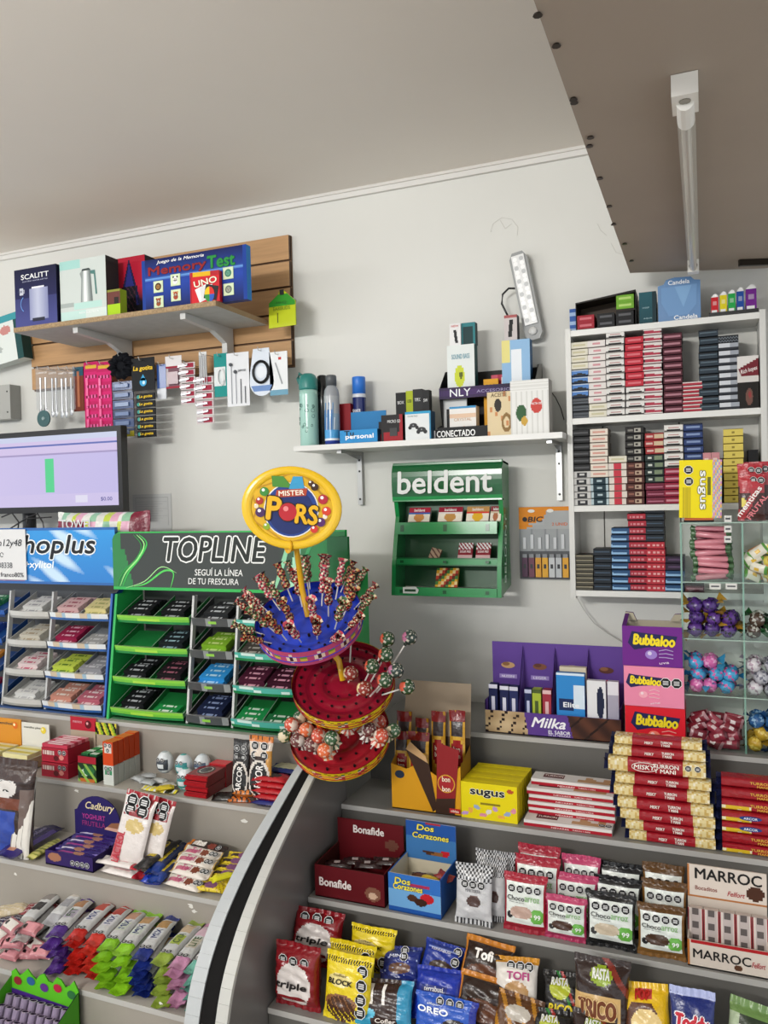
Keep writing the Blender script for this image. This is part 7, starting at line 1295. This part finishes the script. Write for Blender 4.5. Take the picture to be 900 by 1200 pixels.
# red mint roll tray
c, z, w, h = rect(43, 880, 83, 915, YA); w = .112
def f_mn(u, v):
    if v < .12 or v > .9: return 'b02438'
    if E_(.55, .3, .1, .2)(u, v): return '5a1018'
    if E_(.75, .38, .09, .18)(u, v): return 'd88a80'
    if .05 < u < .5 and .5 < v < .8: return 'd8c8c0' if int(u*50) % 3 else '8c2030'
    return 'a01c30'
for k in range(2):
    t = thing('mint_roll_box', 'red carton of mint rolls with black round marks, %s of two at the left' % ['lower', 'upper'][k], 'box', (c+.004*(1-k), YA+.006*k, zl1+k*.0475), group='red mint cartons'); carton(t, w, .1, .046, 'a01c30', f_mn, 26, 12, top='8c1c2c'); octos(MB(), [(w*.2, .034), (w*.36, .034)], .0075, -.001).build('warning_seal', 'print', t)
    for q in range(6 if k else 0):
        tag(MB().box(-w*.48, 0, 0, w*.48, .0155, .011, ['c03a50', 'd87a8a'][q % 2], top='d8a0aa' if q % 2 else 'b8304a').box(-w*.3, .003, .011, w*.25, .011, .0113, 'f0dcdc').build('mint_roll', 'card', None, (c, YA+.007+q*.0163, zl1+.095)), 'pink and red mint roll on the red cartons, %s from the front' % ROW[q], 'mints', 'mint rolls on the red cartons')
fl_ = thing('carton_flap', 'upright red carton flap with dark cherry picture behind the mint rolls', 'card', (c+.008, 2.115, zl1)); hf_ = atY(102, 841, 2.115).z-zl1; m = MB().box(-w/2, 0, 0, w/2, .003, hf_, 'b0a08c').box(-w/2, -.001, hf_*.72, w/2, 0, hf_, 'b02034'); m.disc(.2*w, hf_*.86, .014, -.0015, '5a1018', 16); m.disc(.17*w, hf_*.88, .005, -.002, 'e0a0a0', 8); m.build('card', 'card', fl_); text(fl_, 'mentos', w*.35, .008, 'd8a0a8', -.22*w, hf_*.9, -.002, shear=.1)
f2 = thing('carton_flap', 'green, yellow and black striped carton flap beside the red one', 'card', (c+.105, 2.115, zl1)); MB().box(-.045, 0, 0, .045, .003, hf_*.93, 'b0a08c').face(.09, hf_*.25, -.001, lambda u, v: ['8fae2c', '1c1c1a', 'd8c83c'][int((u*5+v)*2) % 3], 24, 8, 0, hf_*.68).build('card', 'card', f2)
# green red carton
c, z, w, h = rect(88, 880, 116, 918, YA); t = thing('mint_roll_box', 'green and red open carton of small boxes beside the red mint cartons', 'box', (c, YA, zl1)); w = .074; hh = .082
carton(t, w, .1, hh, '14301f', pal((lambda u, v: v > .72, 'a02030'), (lambda u, v: (u*2+v*2) % 1 < .3 and v < .7, '8ab04c'), (E_(.6, .45, .3, .2), '2c6a3c'), (E_(.35, .35, .18, .16), 'c8d8c8'), (R(.1, .9, .0, .15), 'b8642c'), (True, '1c3a24')), 18, 18, top='16301f', side='122418')
for q in range(4):
    for s in (0, 1): tag(MB().box(-.014, 0, 0, .014, .018, .006, '1c5a34', top='d0e0d0' if (q+s) % 2 else '2f8a4c').build('mint_box', 'card', None, (c-.017+.034*s, YA+.01+q*.022, zl1+hh)), 'small green lidded box on the green carton, %s row %s' % (ROW[q], ['left', 'right'][s]), 'mints', 'green lidded boxes')
# orange over white upright boxes, one behind the other
for lv, (base, side, top, nm, hh) in enumerate((('c9cdc6', 'a8aaa4', 'bcbeb8', 'white', .062), ('c8461c', 'b03a14', 'd8752c', 'orange', .075))):
    c, z, w, h = rect(119, 880, 133, 915, YA)
    for q in range(5):
        t = thing('mint_box', '%s small upright sweets box, %s in its row' % (nm, ['front', 'second', 'third', 'fourth', 'rearmost'][q]), 'box', (c+.003, YA+q*.0262, zl1+lv*.0625), group='%s upright boxes' % nm)
        carton(t, .04, .0222, hh-(.0015 if q % 2 else 0), base, pal((R(.15, .85, .5, .9), '2f8a5a' if not lv else 'd8d0c8'), (R(.25, .75, .58, .82), '1c3a2c' if not lv else 'c8502c'), (True, base)) if q == 0 else None, 8, 14, top=top, side=side)
        if q == 0: octos(MB(), [(-.009, hh*.85), (.009, hh*.85), (0, hh*.64)], .0065, -.001).build('warning_seal', 'print', t)
        if lv == 0: octos(MB(), [], .003, 0)
# chocolate eggs
def egg(px, py, lab, c1, c2, z):
    P = atY(px, py, 0+z[1]); m = MB(); rr = .0275
    m.grid(lambda u, v: (rr*math.sin(PI*v)*math.cos(2*PI*u)*(1-.12*(v-.5)), rr*math.sin(PI*v)*math.sin(2*PI*u)*(1-.12*(v-.5)), rr*1.3*(1-math.cos(PI*v))), 22, 16, lambda u, v: c1 if (.62 < u < .9 and .3 < v < .62 and not (.7 < u < .82 and .4 < v < .52)) else (c2 if v < .28+.06*math.sin(u*12) or v > .88 else 'd8dde0'), wrap=True)
    t = thing('chocolate_egg', lab, 'chocolate egg', (P.x, z[1]+.027, zl1+z[0]), group='foil chocolate eggs'); m.build('foil', 'foil', t, smooth=True); octos(MB(), [(-.008, .05), (.008, .05)], .006, -.026).build('warning_seal', 'print', t)
egg(187, 890, 'white foil egg with dark print, leftmost of the four', '3a4048', 'a8b0b4', (.028, 2.04)); egg(209, 890, 'teal and white foil egg, second from the left, on top', '2f8a8c', '5aa8a4', (.03, 2.03)); egg(231, 890, 'white foil egg, rightmost and farthest back', '4a5a70', 'b8c0c8', (.025, 2.06)); egg(211, 905, 'teal capped foil egg lying lowest in front', '2c8a84', '4aa09a', (.003, 1.99))
for i, (x, y, c1) in enumerate(((158, 915, 'b8bcbe'), (170, 921, 'a8acae'), (184, 918, 'c0c2c0'), (197, 924, 'aaa69c'), (176, 910, 'b0b4b6'), (190, 930, 'd0b828'))):
    P = lay(x, y, zl1+.006); barL('foil_sweet', '%s foil sweet lying below the eggs, %s' % (['silver', 'grey', 'pale silver', 'dull silver', 'light silver', 'yellow'][i], ['leftmost', 'second', 'third', 'fourth', 'at the back', 'at the front edge'][i]), 'sweet', (P.x, max(1.98, min(2.06, P.y)), zl1+.008+.004*(i % 2)), .055, .03, .016, -.3+.2*i, c1, None, 'foil sweets below the eggs', seed=i, nu=12, nv=8)
barL('sweet_strip', 'yellow and black strip lying at the tier edge in front of the eggs', 'sweets', (atY(182, 930, 1.975).x, 1.974, zl1+.004), .13, .035, .01, -.02, 'c8b428', lambda u, v: '1c1a18' if .75 < u < .9 else ('e0d040' if int(u*20) % 3 else 'd8d8d0'), seed=9)
# dark red wafers pointing to the viewer
c, z, w, h = rect(217, 905, 242, 937, YA)
for i in range(4):
    t = thing('wafer_bar', 'dark red bar with black oval, %s of the stack beside the eggs' % ordn(i, 4), 'chocolate bar', (c+.002*(i % 2), YA+.004*(i % 2), zl1+i*.0165), (0, 0, -.0), 'dark red bars beside the eggs'); m = MB().box(-w/2, 0, 0, w/2, .115, .0158, '7c1018', front='9c1620', top='6a1018' if i < 3 else '8a1820'); m.box(-w/2-.001, -.006, .003, w/2+.001, 0, .012, 'a01820')
    if i == 3: m.quad([(.026*math.cos(k*PI/8), .05+.032*math.sin(k*PI/8), .0163) for k in range(16)], '16110f'); m.quad([(.02*math.cos(k*PI/8), .05+.026*math.sin(k*PI/8), .0166) for k in range(16)], 'd8d0c8'); m.quad([(.017*math.cos(k*PI/8), .05+.023*math.sin(k*PI/8), .0169) for k in range(16)], '16110f')
    m.build('wrapper', 'gloss', t)
t = thing('wafer_bar', 'single bright red wrapped bar end behind the dark red stack', 'chocolate bar', (atY(258, 890, 2.1).x, 2.085, zl1), (0, 0, 0)); MB().box(-.03, 0, 0, .03, .04, .07, '7a1418', top='d02430', front='b01c26').build('wrapper', 'gloss', t)
# black bars with white ovals, standing
fa = pal((R(.2, .8, .8, .98), '2a2a2a'), (E_(.5, .36, .4, .25), '0f0d0d'), (E_(.5, .36, .48, .3), 'd8d0c8'), (True, '1c1716')); fa2 = pal((lambda u, v: v > .92, 'c8701c'), (E_(.5, .36, .4, .25), '0f0d0d'), (E_(.5, .36, .48, .3), 'd8d0c8'), (lambda u, v: u > .82 and v < .8, 'c89040'), (lambda u, v: v > .72, 'd8c8b8'), (True, '2c1c16'))
for i, (x0, y0, x1, f_, nm) in enumerate(((270, 866, 290, fa, 'black bar with upright white-rimmed oval, left of two standing'), (289, 862, 316, fa2, 'black and orange bar with upright white-rimmed oval, right of two standing'))):
    t, w, h, sf = bag('chocolate_bar', nm, 'chocolate bar', x0, y0, x1, 925, 2.0, '1c1614', f_, zb=zl1, lean=-.12, t_=.018, seed=70+i, nu=20, nv=34, texts=[('ARCOR', 2.6*.45, .09, 'f0ece8', 0, .38, dict(rot=PI/2-.1, bold=.04))] if False else [])
    addtext(MB(), 'ARCOR', h*.42, w*.3, 'f0ece8', 0, h*.37, -.011, rot=PI/2-.08, bold=.03).build('lettering', 'print', t); octos(MB(), [(-.2*w, h*.86), (.2*w, h*.86), (-.2*w, h*.72), (.2*w, h*.72)], w*.15, -.009).build('warning_seal', 'print', t)
for i, (px, py, c1, nm) in enumerate(((262, 940, '1c1614', 'black crumpled'), (280, 936, 'c0641c', 'orange and black crumpled'), (283, 925, 'd0782c', 'bright orange'))):
    P = atY(px, py, 1.985); barL('chocolate_bar', nm+' wrapper end lying in front of the standing black bars', 'chocolate bar', (P.x, 1.982+.004*i, zl1+.004+.022*(i == 2)), .075, .05, .022, .35-.1*i, c1, lambda u, v, c1=c1: '14100f' if (u*5+v*3) % 1 < .35 else c1, seed=80+i, nu=16)
# blue stack and red stack by the end panel
for i in range(5):
    P = atY(333, 905, 2.06); barL('chocolate_bar', 'navy blue wrapped bar, %s of the stack near end panel' % ordn(i, 5), 'chocolate bar', (P.x+.003*(i % 2), 2.045, zl1+.009+i*.0185), .12, .07, .021, -.04+.02*(i % 3), '141c54', pal((R(.2, .8, .2, .8), 'b8b090') if i == 4 else (R(.3, .7, .3, .7), '1c2868'), (True, '18205c')), 'navy blue bars near the end panel', seed=90+i)
for i in range(5):
    P = atY(315, 940, 1.985); barL('chocolate_bar', 'glossy red wrapped bar, %s of the front stack by end panel' % ordn(i, 5), 'chocolate bar', (P.x+.004*(i % 2), 1.978+.003*i, zl1+.009+i*.0165), .12, .055, .019, .05-.03*(i % 2), ['241c60', 'b01820', 'b01820', 'b81c26', 'b81c26'][i], pal((E_(.5, .5, .25, .3), '3a1418') if i == 4 else (R(.0, .02, 0, 1), 'b01820'), (True, 'b41a24' if i else '1c2470')), 'glossy red bars by the end panel', seed=100+i)
# ---- middle tier
ztb = zl2
t, w, h, sf = bag('snack_bag', 'brown, white and blue snack bag standing at the left edge', 'snack bag', -14, 888, 36, 1003, 1.80, '2c1c18', pal((lambda u, v: v > .78, '3a2620'), (lambda u, v: u > .78 and v < .7, '6a5a54'), (E_(.42, .7, .3, .1), 'd0ccc8'), (R(0, 1, .48, .6), '6a3420'), (R(.0, .7, .0, .46), '20409c'), (True, '2c1c1a')), zb=ztb, lean=-.1, t_=.05, seed=110)
octos(MB(), [(-.12*w, h*.72), (.02*w, h*.72)], w*.1, -.024, surf=None).build('warning_seal', 'print', t)
for i, (xa, xb) in enumerate(((22, 36), (28, 41), (34, 46))):
    A = atY(xa-8, 990, 1.775); B = atY(xb, 905+i*3, 1.86); d = B-A; t = thing('wafer_pack', 'long white wafer packet leaning beside the snack bag, %s of three' % ['left', 'middle', 'right'][i], 'wafer', (A.x+.004, 1.775, ztb), (-.25, math.atan2(d.x, d.z)*1.0, 0), 'leaning white wafer packets'); pouch(t, .035, (B.z-ztb)*1.08, .018, 'c4c0b8', lambda u, v: 'd4d0c8' if u > .25 else '8a847a', nu=10, nv=26, crimp=.04, seed=111+i)
s_=0
# purple counter box
YB = 1.775; c, z, w, h = rect(48, 998, 112, 1024, YB); w = .178; t = thing('chocolate_display_box', 'dark purple counter box with rounded script header, filled with flat bars', 'display box', (c+.004, YB, zl2)); fh = .042
opentray(t, w, .125, fh, .05, '2c1c5c', '3a2a70', pal((E_(.2, .6, .14, .3), '9a6a50'), (R(.0, 1, .0, .12), '1c1240'), (True, '2c1a58')), 30, 10, hs=fh, side='241650', backin='2c1c5c')
octos(MB(), [(w*(.08+.1*k), fh*.42) for k in range(4)], .0078, -.001).build('warning_seal', 'print', t)
hh = atY(115, 933, YB+.125).z-zl2; pts = [(-w*.5, fh), (w*.5, fh), (w*.5, hh*.55)]+[(w*.5*math.cos(a*PI/12)*.92, hh*.62+hh*.38*math.sin(a*PI/12)) for a in range(1, 12)]+[(-w*.5, hh*.7), (-w*.5, hh*.55)]
MB().prism(pts, .1215, .124, '241650', '241a58').build('header', 'card', t); text(t, 'Cadbury', w*.62, hh*.17, 'd8c8a0', .06*w, hh*.8, .1205, shear=.3, bold=.02); text(t, 'YOGHURT', w*.5, hh*.09, 'b0388a', -.08*w, hh*.61, .1205, bold=.02); text(t, 'FRUTILLA', w*.5, hh*.09, '8a2c6c', -.08*w, hh*.48, .1205, bold=.02)
m = MB(); m.quad([(w*.15, .1205, hh*.42), (w*.48, .1205, hh*.4), (w*.49, .1205, hh*.58), (w*.3, .1205, hh*.55)], '8a5a40'); m.quad([(w*.15, .12, hh*.42), (w*.48, .12, hh*.4), (w*.48, .12, hh*.46), (w*.2, .12, hh*.47)], 'c89a88'); m.build('chocolate_print', 'print', t)
for i in range(6): barL('chocolate_bar', 'purple flat bar inside the purple counter box, %s from front' % ROW[i], 'chocolate bar', (t.location.x, YB+.006+i*.0195, zl2+.03+.0028*i), w*.9, .03, .012, .0, '2a1a5c', pal((E_(.62-.1*(i % 2), .5, .12, .35), 'a87860'), (R(.1, .5, .3, .6), 'd0c8e0' if i % 2 else '9a3a80'), (lambda u, v: v > .85, '7a6ab8'), (True, '2c1c68')), 'purple bars in the purple counter box', seed=120+i, tilt=.1)
# standing red white wafers
fl = pal((lambda u, v: v > .93, 'a01c28'), (R(.1, .9, .68, .92), '8a2028'), (E_(.55, .55, .3, .09), 'c8b070'), (R(.02, .3, .05, .42), 'c06870'), (lambda u, v: v < .04, 'a01c28'), (True, 'd8d0cc'))
for i, (x0, y0, x1, y1, Y, nm) in enumerate(((156, 932, 186, 1008, 1.83, 'white and red wafer packet leaning, right and slightly behind its twin'), (127, 925, 162, 1008, 1.80, 'white and red wafer packet leaning upright beside the purple box'))):
    t, w, h, sf = bag('wafer_pack', nm, 'wafer', x0, y0, x1, y1, Y, 'c8bcb8', fl, zb=zl2+.02, lean=-.3, t_=.022, seed=130+i, nu=22, nv=40, group='red and white wafer packets', rz=.05, ry=.13); addtext(MB(), 'LACTEOL', h*.4, w*.22, 'b02838', -.28*w, h*.25, -.0125, rot=PI/2, bold=.03).build('lettering', 'print', t); octos(MB(), [(-.2*w, h*.88), (.18*w, h*.88), (-.2*w, h*.76), (.18*w, h*.76)], w*.17, -.011).build('warning_seal', 'print', t)
for i, (px, py) in enumerate(((139, 1034), (136, 1023))):
    P = atY(px, py, YB+.01*i); barL('wafer_pack', ['lower', 'upper'][i]+' white wafer packet with red end lying at the tier edge', 'wafer', (P.x, YB-.004+.012*i, zl2+.009+.018*i), .15, .045, .018, -.06+.03*i, 'c8bcb8', pal((lambda u, v: u > .84, 'a8182a'), (R(.3, .7, .3, .7), 'd8b0b0'), (True, 'dcd4d0')), 'lying white wafer packets', seed=134+i)
# bars pointing into the shelf
def deep(name, label, cat, x0, y0, x1, y1, Zt, W, T, base, fn, group=None, near=None, **k):
    "bar whose near end is at pixel x0,y0 and far end at x1,y1, both at height Zt"
    A = atZ(x0, y0, Zt); B = atZ(x1, y1, Zt); L = (B-A).length; al = math.atan2(B.y-A.y, B.x-A.x); M_ = (A+B)/2; n = Vector((-math.sin(al), math.cos(al), 0)); return barL(name, label, cat, M_-n*W/2, L, W, T, al, base, fn, group, **k)
fy = pal((R(.3, .75, .25, .8), 'c8b020'), (R(.0, .08, 0, 1), '1c1a18'), (True, '1a1a1e')); fb = pal((R(.25, .7, .3, .8), 'c8b030'), (lambda u, v: u < .25, '1c3a88'), (True, '1a2c5c'))
for i, (x0, y0, x1, y1, f_, b_, nm) in enumerate(((164, 1018, 206, 985, fy, '1a1a1c', 'black bar with yellow lettering lying diagonally'), (176, 1024, 215, 988, fb, '1c2c60', 'blue bar with yellow lettering beside the black one'), (180, 1034, 214, 1003, fb, '1a3a90', 'bright blue wrapped bar below the blue lettered one'))):
    deep('chocolate_bar', nm, 'chocolate bar', x0, y0, x1, y1, zl2+.045-.012*i, .045, .022, b_, f_, seed=140+i, texts=[('KINOTO', .5, .4, 'd8c028', .05, .5, dict(bold=.03))] if i < 2 else ())
barL('chocolate_bar', 'crumpled bright blue wrapper end at the tier edge', 'chocolate bar', (atY(178, 1046, 1.772).x, 1.768, zl2+.008), .07, .04, .02, .2, '1a3ab0', None, seed=144)
deep('chocolate_bar', 'purple chocolate bar with pale script lying left of purple box', 'chocolate bar', 3, 1004, 64, 968, zl2+.022, .08, .018, '2a1a5c', pal((E_(.2, .5, .08, .2), 'b88060'), (lambda u, v: u > .9 or u < .05, '221650'), (R(.3, .85, .0, .18), '6a5aa8'), (True, '2c1c66')), texts=[('Chocolate', .5, .22, 'c8c0e0', .08, .55, dict(shear=.2, bold=.02))], seed=115)
deep('chocolate_bar', 'small yellow-green bar lying between purple bar and purple box', 'chocolate bar', 34, 1006, 70, 984, zl2+.012, .035, .013, 'b8b050', pal((lambda u, v: (u*8) % 1 < .35, '8a9040'), (True, 'c8c470')), seed=116)
# white toffee bars stepping forward
fw_ = pal((E_(.62, .5, .1, .3), '7a3a24'), (R(.05, .45, .25, .6), 'c06a80'), (lambda u, v: u < .04 or u > .96, 'b89858'), (True, 'dcd4ca')); ft_ = pal((lambda u, v: u < .15, 'c8701c'), (R(.18, .5, .35, .75), 'd8d0c8'), (E_(.68, .5, .1, .3), '7a3020'), (True, '2c1814'))
for i, (px, py, Y, zt_) in enumerate(((236, 990, 1.895, .05), (230, 1004, 1.862, .045), (224, 1019, 1.83, .038), (219, 1033, 1.797, .027), (211, 1046, 1.768, .008))):
    P = atY(px, py, Y); f_ = ft_ if i == 0 else fw_; barL('toffee_bar', ['dark brown and orange toffee bar, rearmost of the row', 'white toffee bar, second from the back', 'white toffee bar, middle of the row', 'white toffee bar with seals, fourth from the back', 'white toffee bar at the tier edge, lowest'][i], 'chocolate bar', (P.x, Y, zl2+zt_), .135, .042, .018, -.1, 'c4bcb0' if i else '2c1814', f_, 'toffee bars stepping forward', tilt=.32, texts=[('Tofi', .24, .42, 'f4f0ea' if i == 0 else 'b04070', -.12, .55, dict(bold=.03))], seals=[(.3, .55), (.4, .55)] if i else [(.36, .5)], sr=.2, seed=150+i)
fyy = pal((E_(.55, .5, .2, .35), '7a4a70'), (R(.1, .4, .3, .7), '3a2c20'), (lambda u, v: (u*9+v*2) % 1 < .2, 'a8861c'), (True, 'd8c024')); ny = 0
for px, py, Y in ((282, 995, 1.90), (273, 1006, 1.875), (268, 1018, 1.85), (262, 1030, 1.825), (252, 1043, 1.80), (243, 1054, 1.775)):
    P = atY(px, py, Y); barL('chocolate_bar', 'yellow bar with purple picture, %s from the back beside the end panel' % ROW[ny], 'chocolate bar', (P.x, Y, zl2+.04-.006*ny), .1, .034, .017, .12, 'c8b020', fyy, 'yellow bars beside the end panel', seed=160+ny, tilt=.3); ny += 1
barL('chocolate_bar', 'plain bright yellow wrapper standing out among the yellow bars', 'chocolate bar', (atY(266, 1024, 1.80).x, 1.79, zl2+.045), .07, .03, .012, .9, 'e0dc20', None, seed=170)
# ---- lower tier: cereal bars in stacks
def cer(endc, mid, pic, body='cfd0d0'): return pal((lambda u, v: u < .2 or u > .85, endc), (R(.62, .84, .15, .9), pic), (R(.36, .58, .2, .8), mid), (True, body))
CB = [(22, 1082, 78, 1032, 4, ('b8b4b0', '2c2a2c', '8a8480'), 'white and black', '6a666a', None), (55, 1078, 104, 1034, 4, ('a8a8ac', '9a9aa0', 'c0b8b0'), 'silvery', '9a9a9e', None), (62, 1092, 110, 1042, 5, ('4a2878', 'b0a8b8', 'a87850'), 'purple ended', '48286c', 'FIT'),
      (84, 1096, 134, 1048, 5, ('b02018', 'd8d8dc', 'b04030'), 'red ended left', 'b02c22', 'MIX'), (105, 1102, 153, 1054, 5, ('c03428', 'd8d8dc', 'a83428'), 'red ended right', 'b42e24', 'MIX'), (122, 1108, 168, 1060, 5, ('7ab020', 'c8d0c0', 'b88a70'), 'lime ended left', '74a81e', 'MIX'), (140, 1114, 186, 1062, 5, ('84bc22', 'd0d8cc', 'b89060'), 'lime ended right', '7ab020', 'MIX'),
      (160, 1122, 203, 1070, 6, ('1c2c78', 'd8dade', 'b08850'), 'blue ended', '182868', 'MIX'), (178, 1132, 226, 1082, 5, ('8aa03c', 'a8b850', 'c8b090'), 'olive green', '7c9434', 'CHIA'), (196, 1140, 240, 1090, 6, ('c088a8', 'c8c0b0', 'd8b8c8'), 'pink ended', 'b06a90', 'LITE'), (214, 1146, 262, 1092, 5, ('6aa898', 'b8ccb4', 'c8c8a8'), 'pale teal', '5a9888', 'COCO')]
for ci, (x0, y0, x1, y1, n, cols, nm, base, tx_) in enumerate(CB):
    zt_ = {0: .10, 1: .105}.get(ci, .112); T = (zt_-.004)/n; A = atZ(x0, y0, zl3+zt_); B = atZ(x1, y1, zl3+zt_)
    al = math.atan2(B.y-A.y, B.x-A.x); L = min(.205, (B-A).length*1.2); W = .045; dv = Vector((math.cos(al), math.sin(al), 0)); nn = Vector((-dv.y, dv.x, 0)); near = A; 
    if near.y < 1.565: near = A+dv*((1.565-A.y)/max(.2, dv.y))
    for k in range(n):
        jit = rg.uniform(-.014, .014) if k < n-1 else 0; a2 = al+rg.uniform(-.2, .2)*(k < n-1); M_ = near+dv*(L/2+jit-(.012 if k < n-1 else 0)); tp = k == n-1
        texts = [(tx_, .2, .4, '1c2c6c' if tx_ == 'MIX' else '3a5a2c', .0, .5, dict(bold=.03))] if (tp and tx_) else ()
        barL('cereal_bar', '%s cereal bar, %s of its stack on the lower left tier' % (nm, ordn(k, n)), 'cereal bar', (M_.x-nn.x*W/2, M_.y-nn.y*W/2, zl3+T*(k+.5)+.002), L, W, T*1.06, a2, base, cer(*cols), '%s cereal bars' % nm, texts=texts, seals=[(-.3, .35), (-.3, .7)] if tp and tx_ else (), sr=.16, seed=200+ci*8+k, crimp=.1)
for i, (px, py, c1, nm) in enumerate(((10, 1065, 'c8b898', 'beige sweets bag'), (48, 1062, '7a1c24', 'dark red bar'), (6, 1080, '2c1c3a', 'dark purple bar'))):
    P = lay(px, py, zl3+.08); barL('chocolate_bar', nm+' lying at the back left of the lower tier', 'chocolate bar', (P.x, P.y, zl3+.06), .12, .05, .03, .7, c1, lambda u, v, c1=c1: mix(c1, 'ffffff', .25) if (u*4+v*3) % 1 < .3 else c1, seed=300+i)
for i in range(9):
    x = (6, 30, 12, 34, 8, 32, -8, 20, 44)[i]; y = (1092, 1096, 1112, 1116, 1128, 1132, 1104, 1104, 1124)[i]; P = atY(x, y, 1.575+.02*(i % 2)); barL('cookie_packet', 'small pink and white packet in the left heap, %s' % ['upper left', 'upper right', 'middle left', 'middle right', 'lower left', 'lower right', 'at the far left', 'in the centre', 'nearest the silver bars'][i], 'packet', (P.x, P.y, max(zl3+.006, P.z)), .065, .04, .018, .3*(i % 3-1), 'c08088' if i % 3 else 'c4bcb4', pal((E_(.3, .5, .1, .2), '2a1818'), (R(.15, .85, .2, .8), 'cc8a90' if i % 3 else 'd0c8c0'), (True, 'a8686e')), 'pink and white packets', seed=310+i, nu=16, tilt=.5)
# ---- lowest left: extra tread and the green-edged box
MB().box(-2.75, 1.34, .19, -1.125, 1.56, .204, '9a948b', top='b3ada4', front='b5b3af').build('tread', 'counter', bpy.data.objects['stepped_counter.001'], (-bpy.data.objects['stepped_counter.001'].location.x, -1.55, 0))
YD = 1.385; zd = .2045
A = atY(0, 1195, YD); B = atY(68, 1215, YD); w = .225; c = (atY(22, 1190, YD).x); t = thing('sweets_display_box', 'purple sweets box with wavy bright green back holding rows of small rolls', 'display box', (c-.075, YD, zd)); hb = atY(50, 1140, YD+.15).z-zd; fh = hb*.45
m = MB(); x = w/2; m.box(-x, 0, 0, x, .155, .003, '3a2060'); m.box(-x, 0, 0, x, .003, fh, '6a9c24'); m.quad([(x, 0, 0), (x, .155, 0), (x, .155, hb*.86), (x, 0, fh)], '4a9a24'); m.quad([(-x, 0, 0), (-x, 0, fh), (-x, .155, hb*.86), (-x, .155, 0)], '4a9a24'); m.quad([(x-.002, 0, 0), (x-.002, 0, fh), (x-.002, .155, hb*.86), (x-.002, .155, 0)], '2c1a50')
m.prism([(-x, 0), (x, 0), (x, hb*.86)]+[(x-w*k/16, hb*(.93+.06*math.sin(k*1.7))) for k in range(1, 16)]+[(-x, hb*.9)], .152, .155, '3f8a1c', '58b424'); m.quad([(-x, .151, 0), (x, .151, 0), (x, .151, hb*.62), (-x, .151, hb*.68)], '4a2a80'); m.build('tray', 'card', t)
m = MB(); 
for k in range(5): m.disc(-x*.8+k*x*.4, hb*(.8+.04*(k % 2)), .014, .1505, ['8a2430', '2c5a8c', '5a2c80', 'a8203c', '2c6a3c'][k], 12, .8)
m.build('figure_print', 'print', t)
for r in range(5):
    for q in range(8):
        P = (t.location.x-x+.016+q*(w-.03)/7.4, YD+.012+r*.027, zd+fh*.55+r*.012); m = MB(); m.lathe([(.0105, 0), (.0105, .035)], 14, lambda u, j: '8a7c94', caps=False); m.lathe([(.0105, .035), (.0075, .0352)], 14, 'b8a8c0', caps=False); m.lathe([(.0075, .0352), (.0075, .022)], 12, '2c1c38', caps=False); m.disc(0, 0, 0.0001, 0, '2c1c38', 6)
        if r == 0 and q == 0: RM = m.mesh('sweets_roll', 'card', False)
        tag(put(RM, 'sweets_roll', None, P, (-.35, 0, 0)), 'hollow topped lilac roll in green-edged box, %s row, %s from left' % (ROW[r], ROW[q]), 'sweets', 'lilac rolls in the green-edged box')
t = thing('blue_carton', 'bright blue glossy carton corner left of the green-edged box', 'box', (c-.075-w/2-.045, YD, zd)); carton(t, .08, .1, hb*.85, '1c7ab8', None, top='3a9ad0')
for i in range(5):
    P = atY(112+i*24, 1200+i*5, 1.42); barL('clear_sweets_bag', 'clear plastic bag of pinkish sweets at the bottom edge, %s from left' % ROW[i], 'sweets bag', (P.x, 1.40, zd+.055), .075, .07, .03, .2*(i % 3-1), 'b8b4ae', pal((lambda u, v: (u*5+v*7) % 1 < .3, 'c88a7c'), (lambda u, v: (u*7+v*4) % 1 < .25, '8aa090'), (True, 'c4c2be')), 'clear sweets bags at the bottom', seed=330+i, tilt=.3)
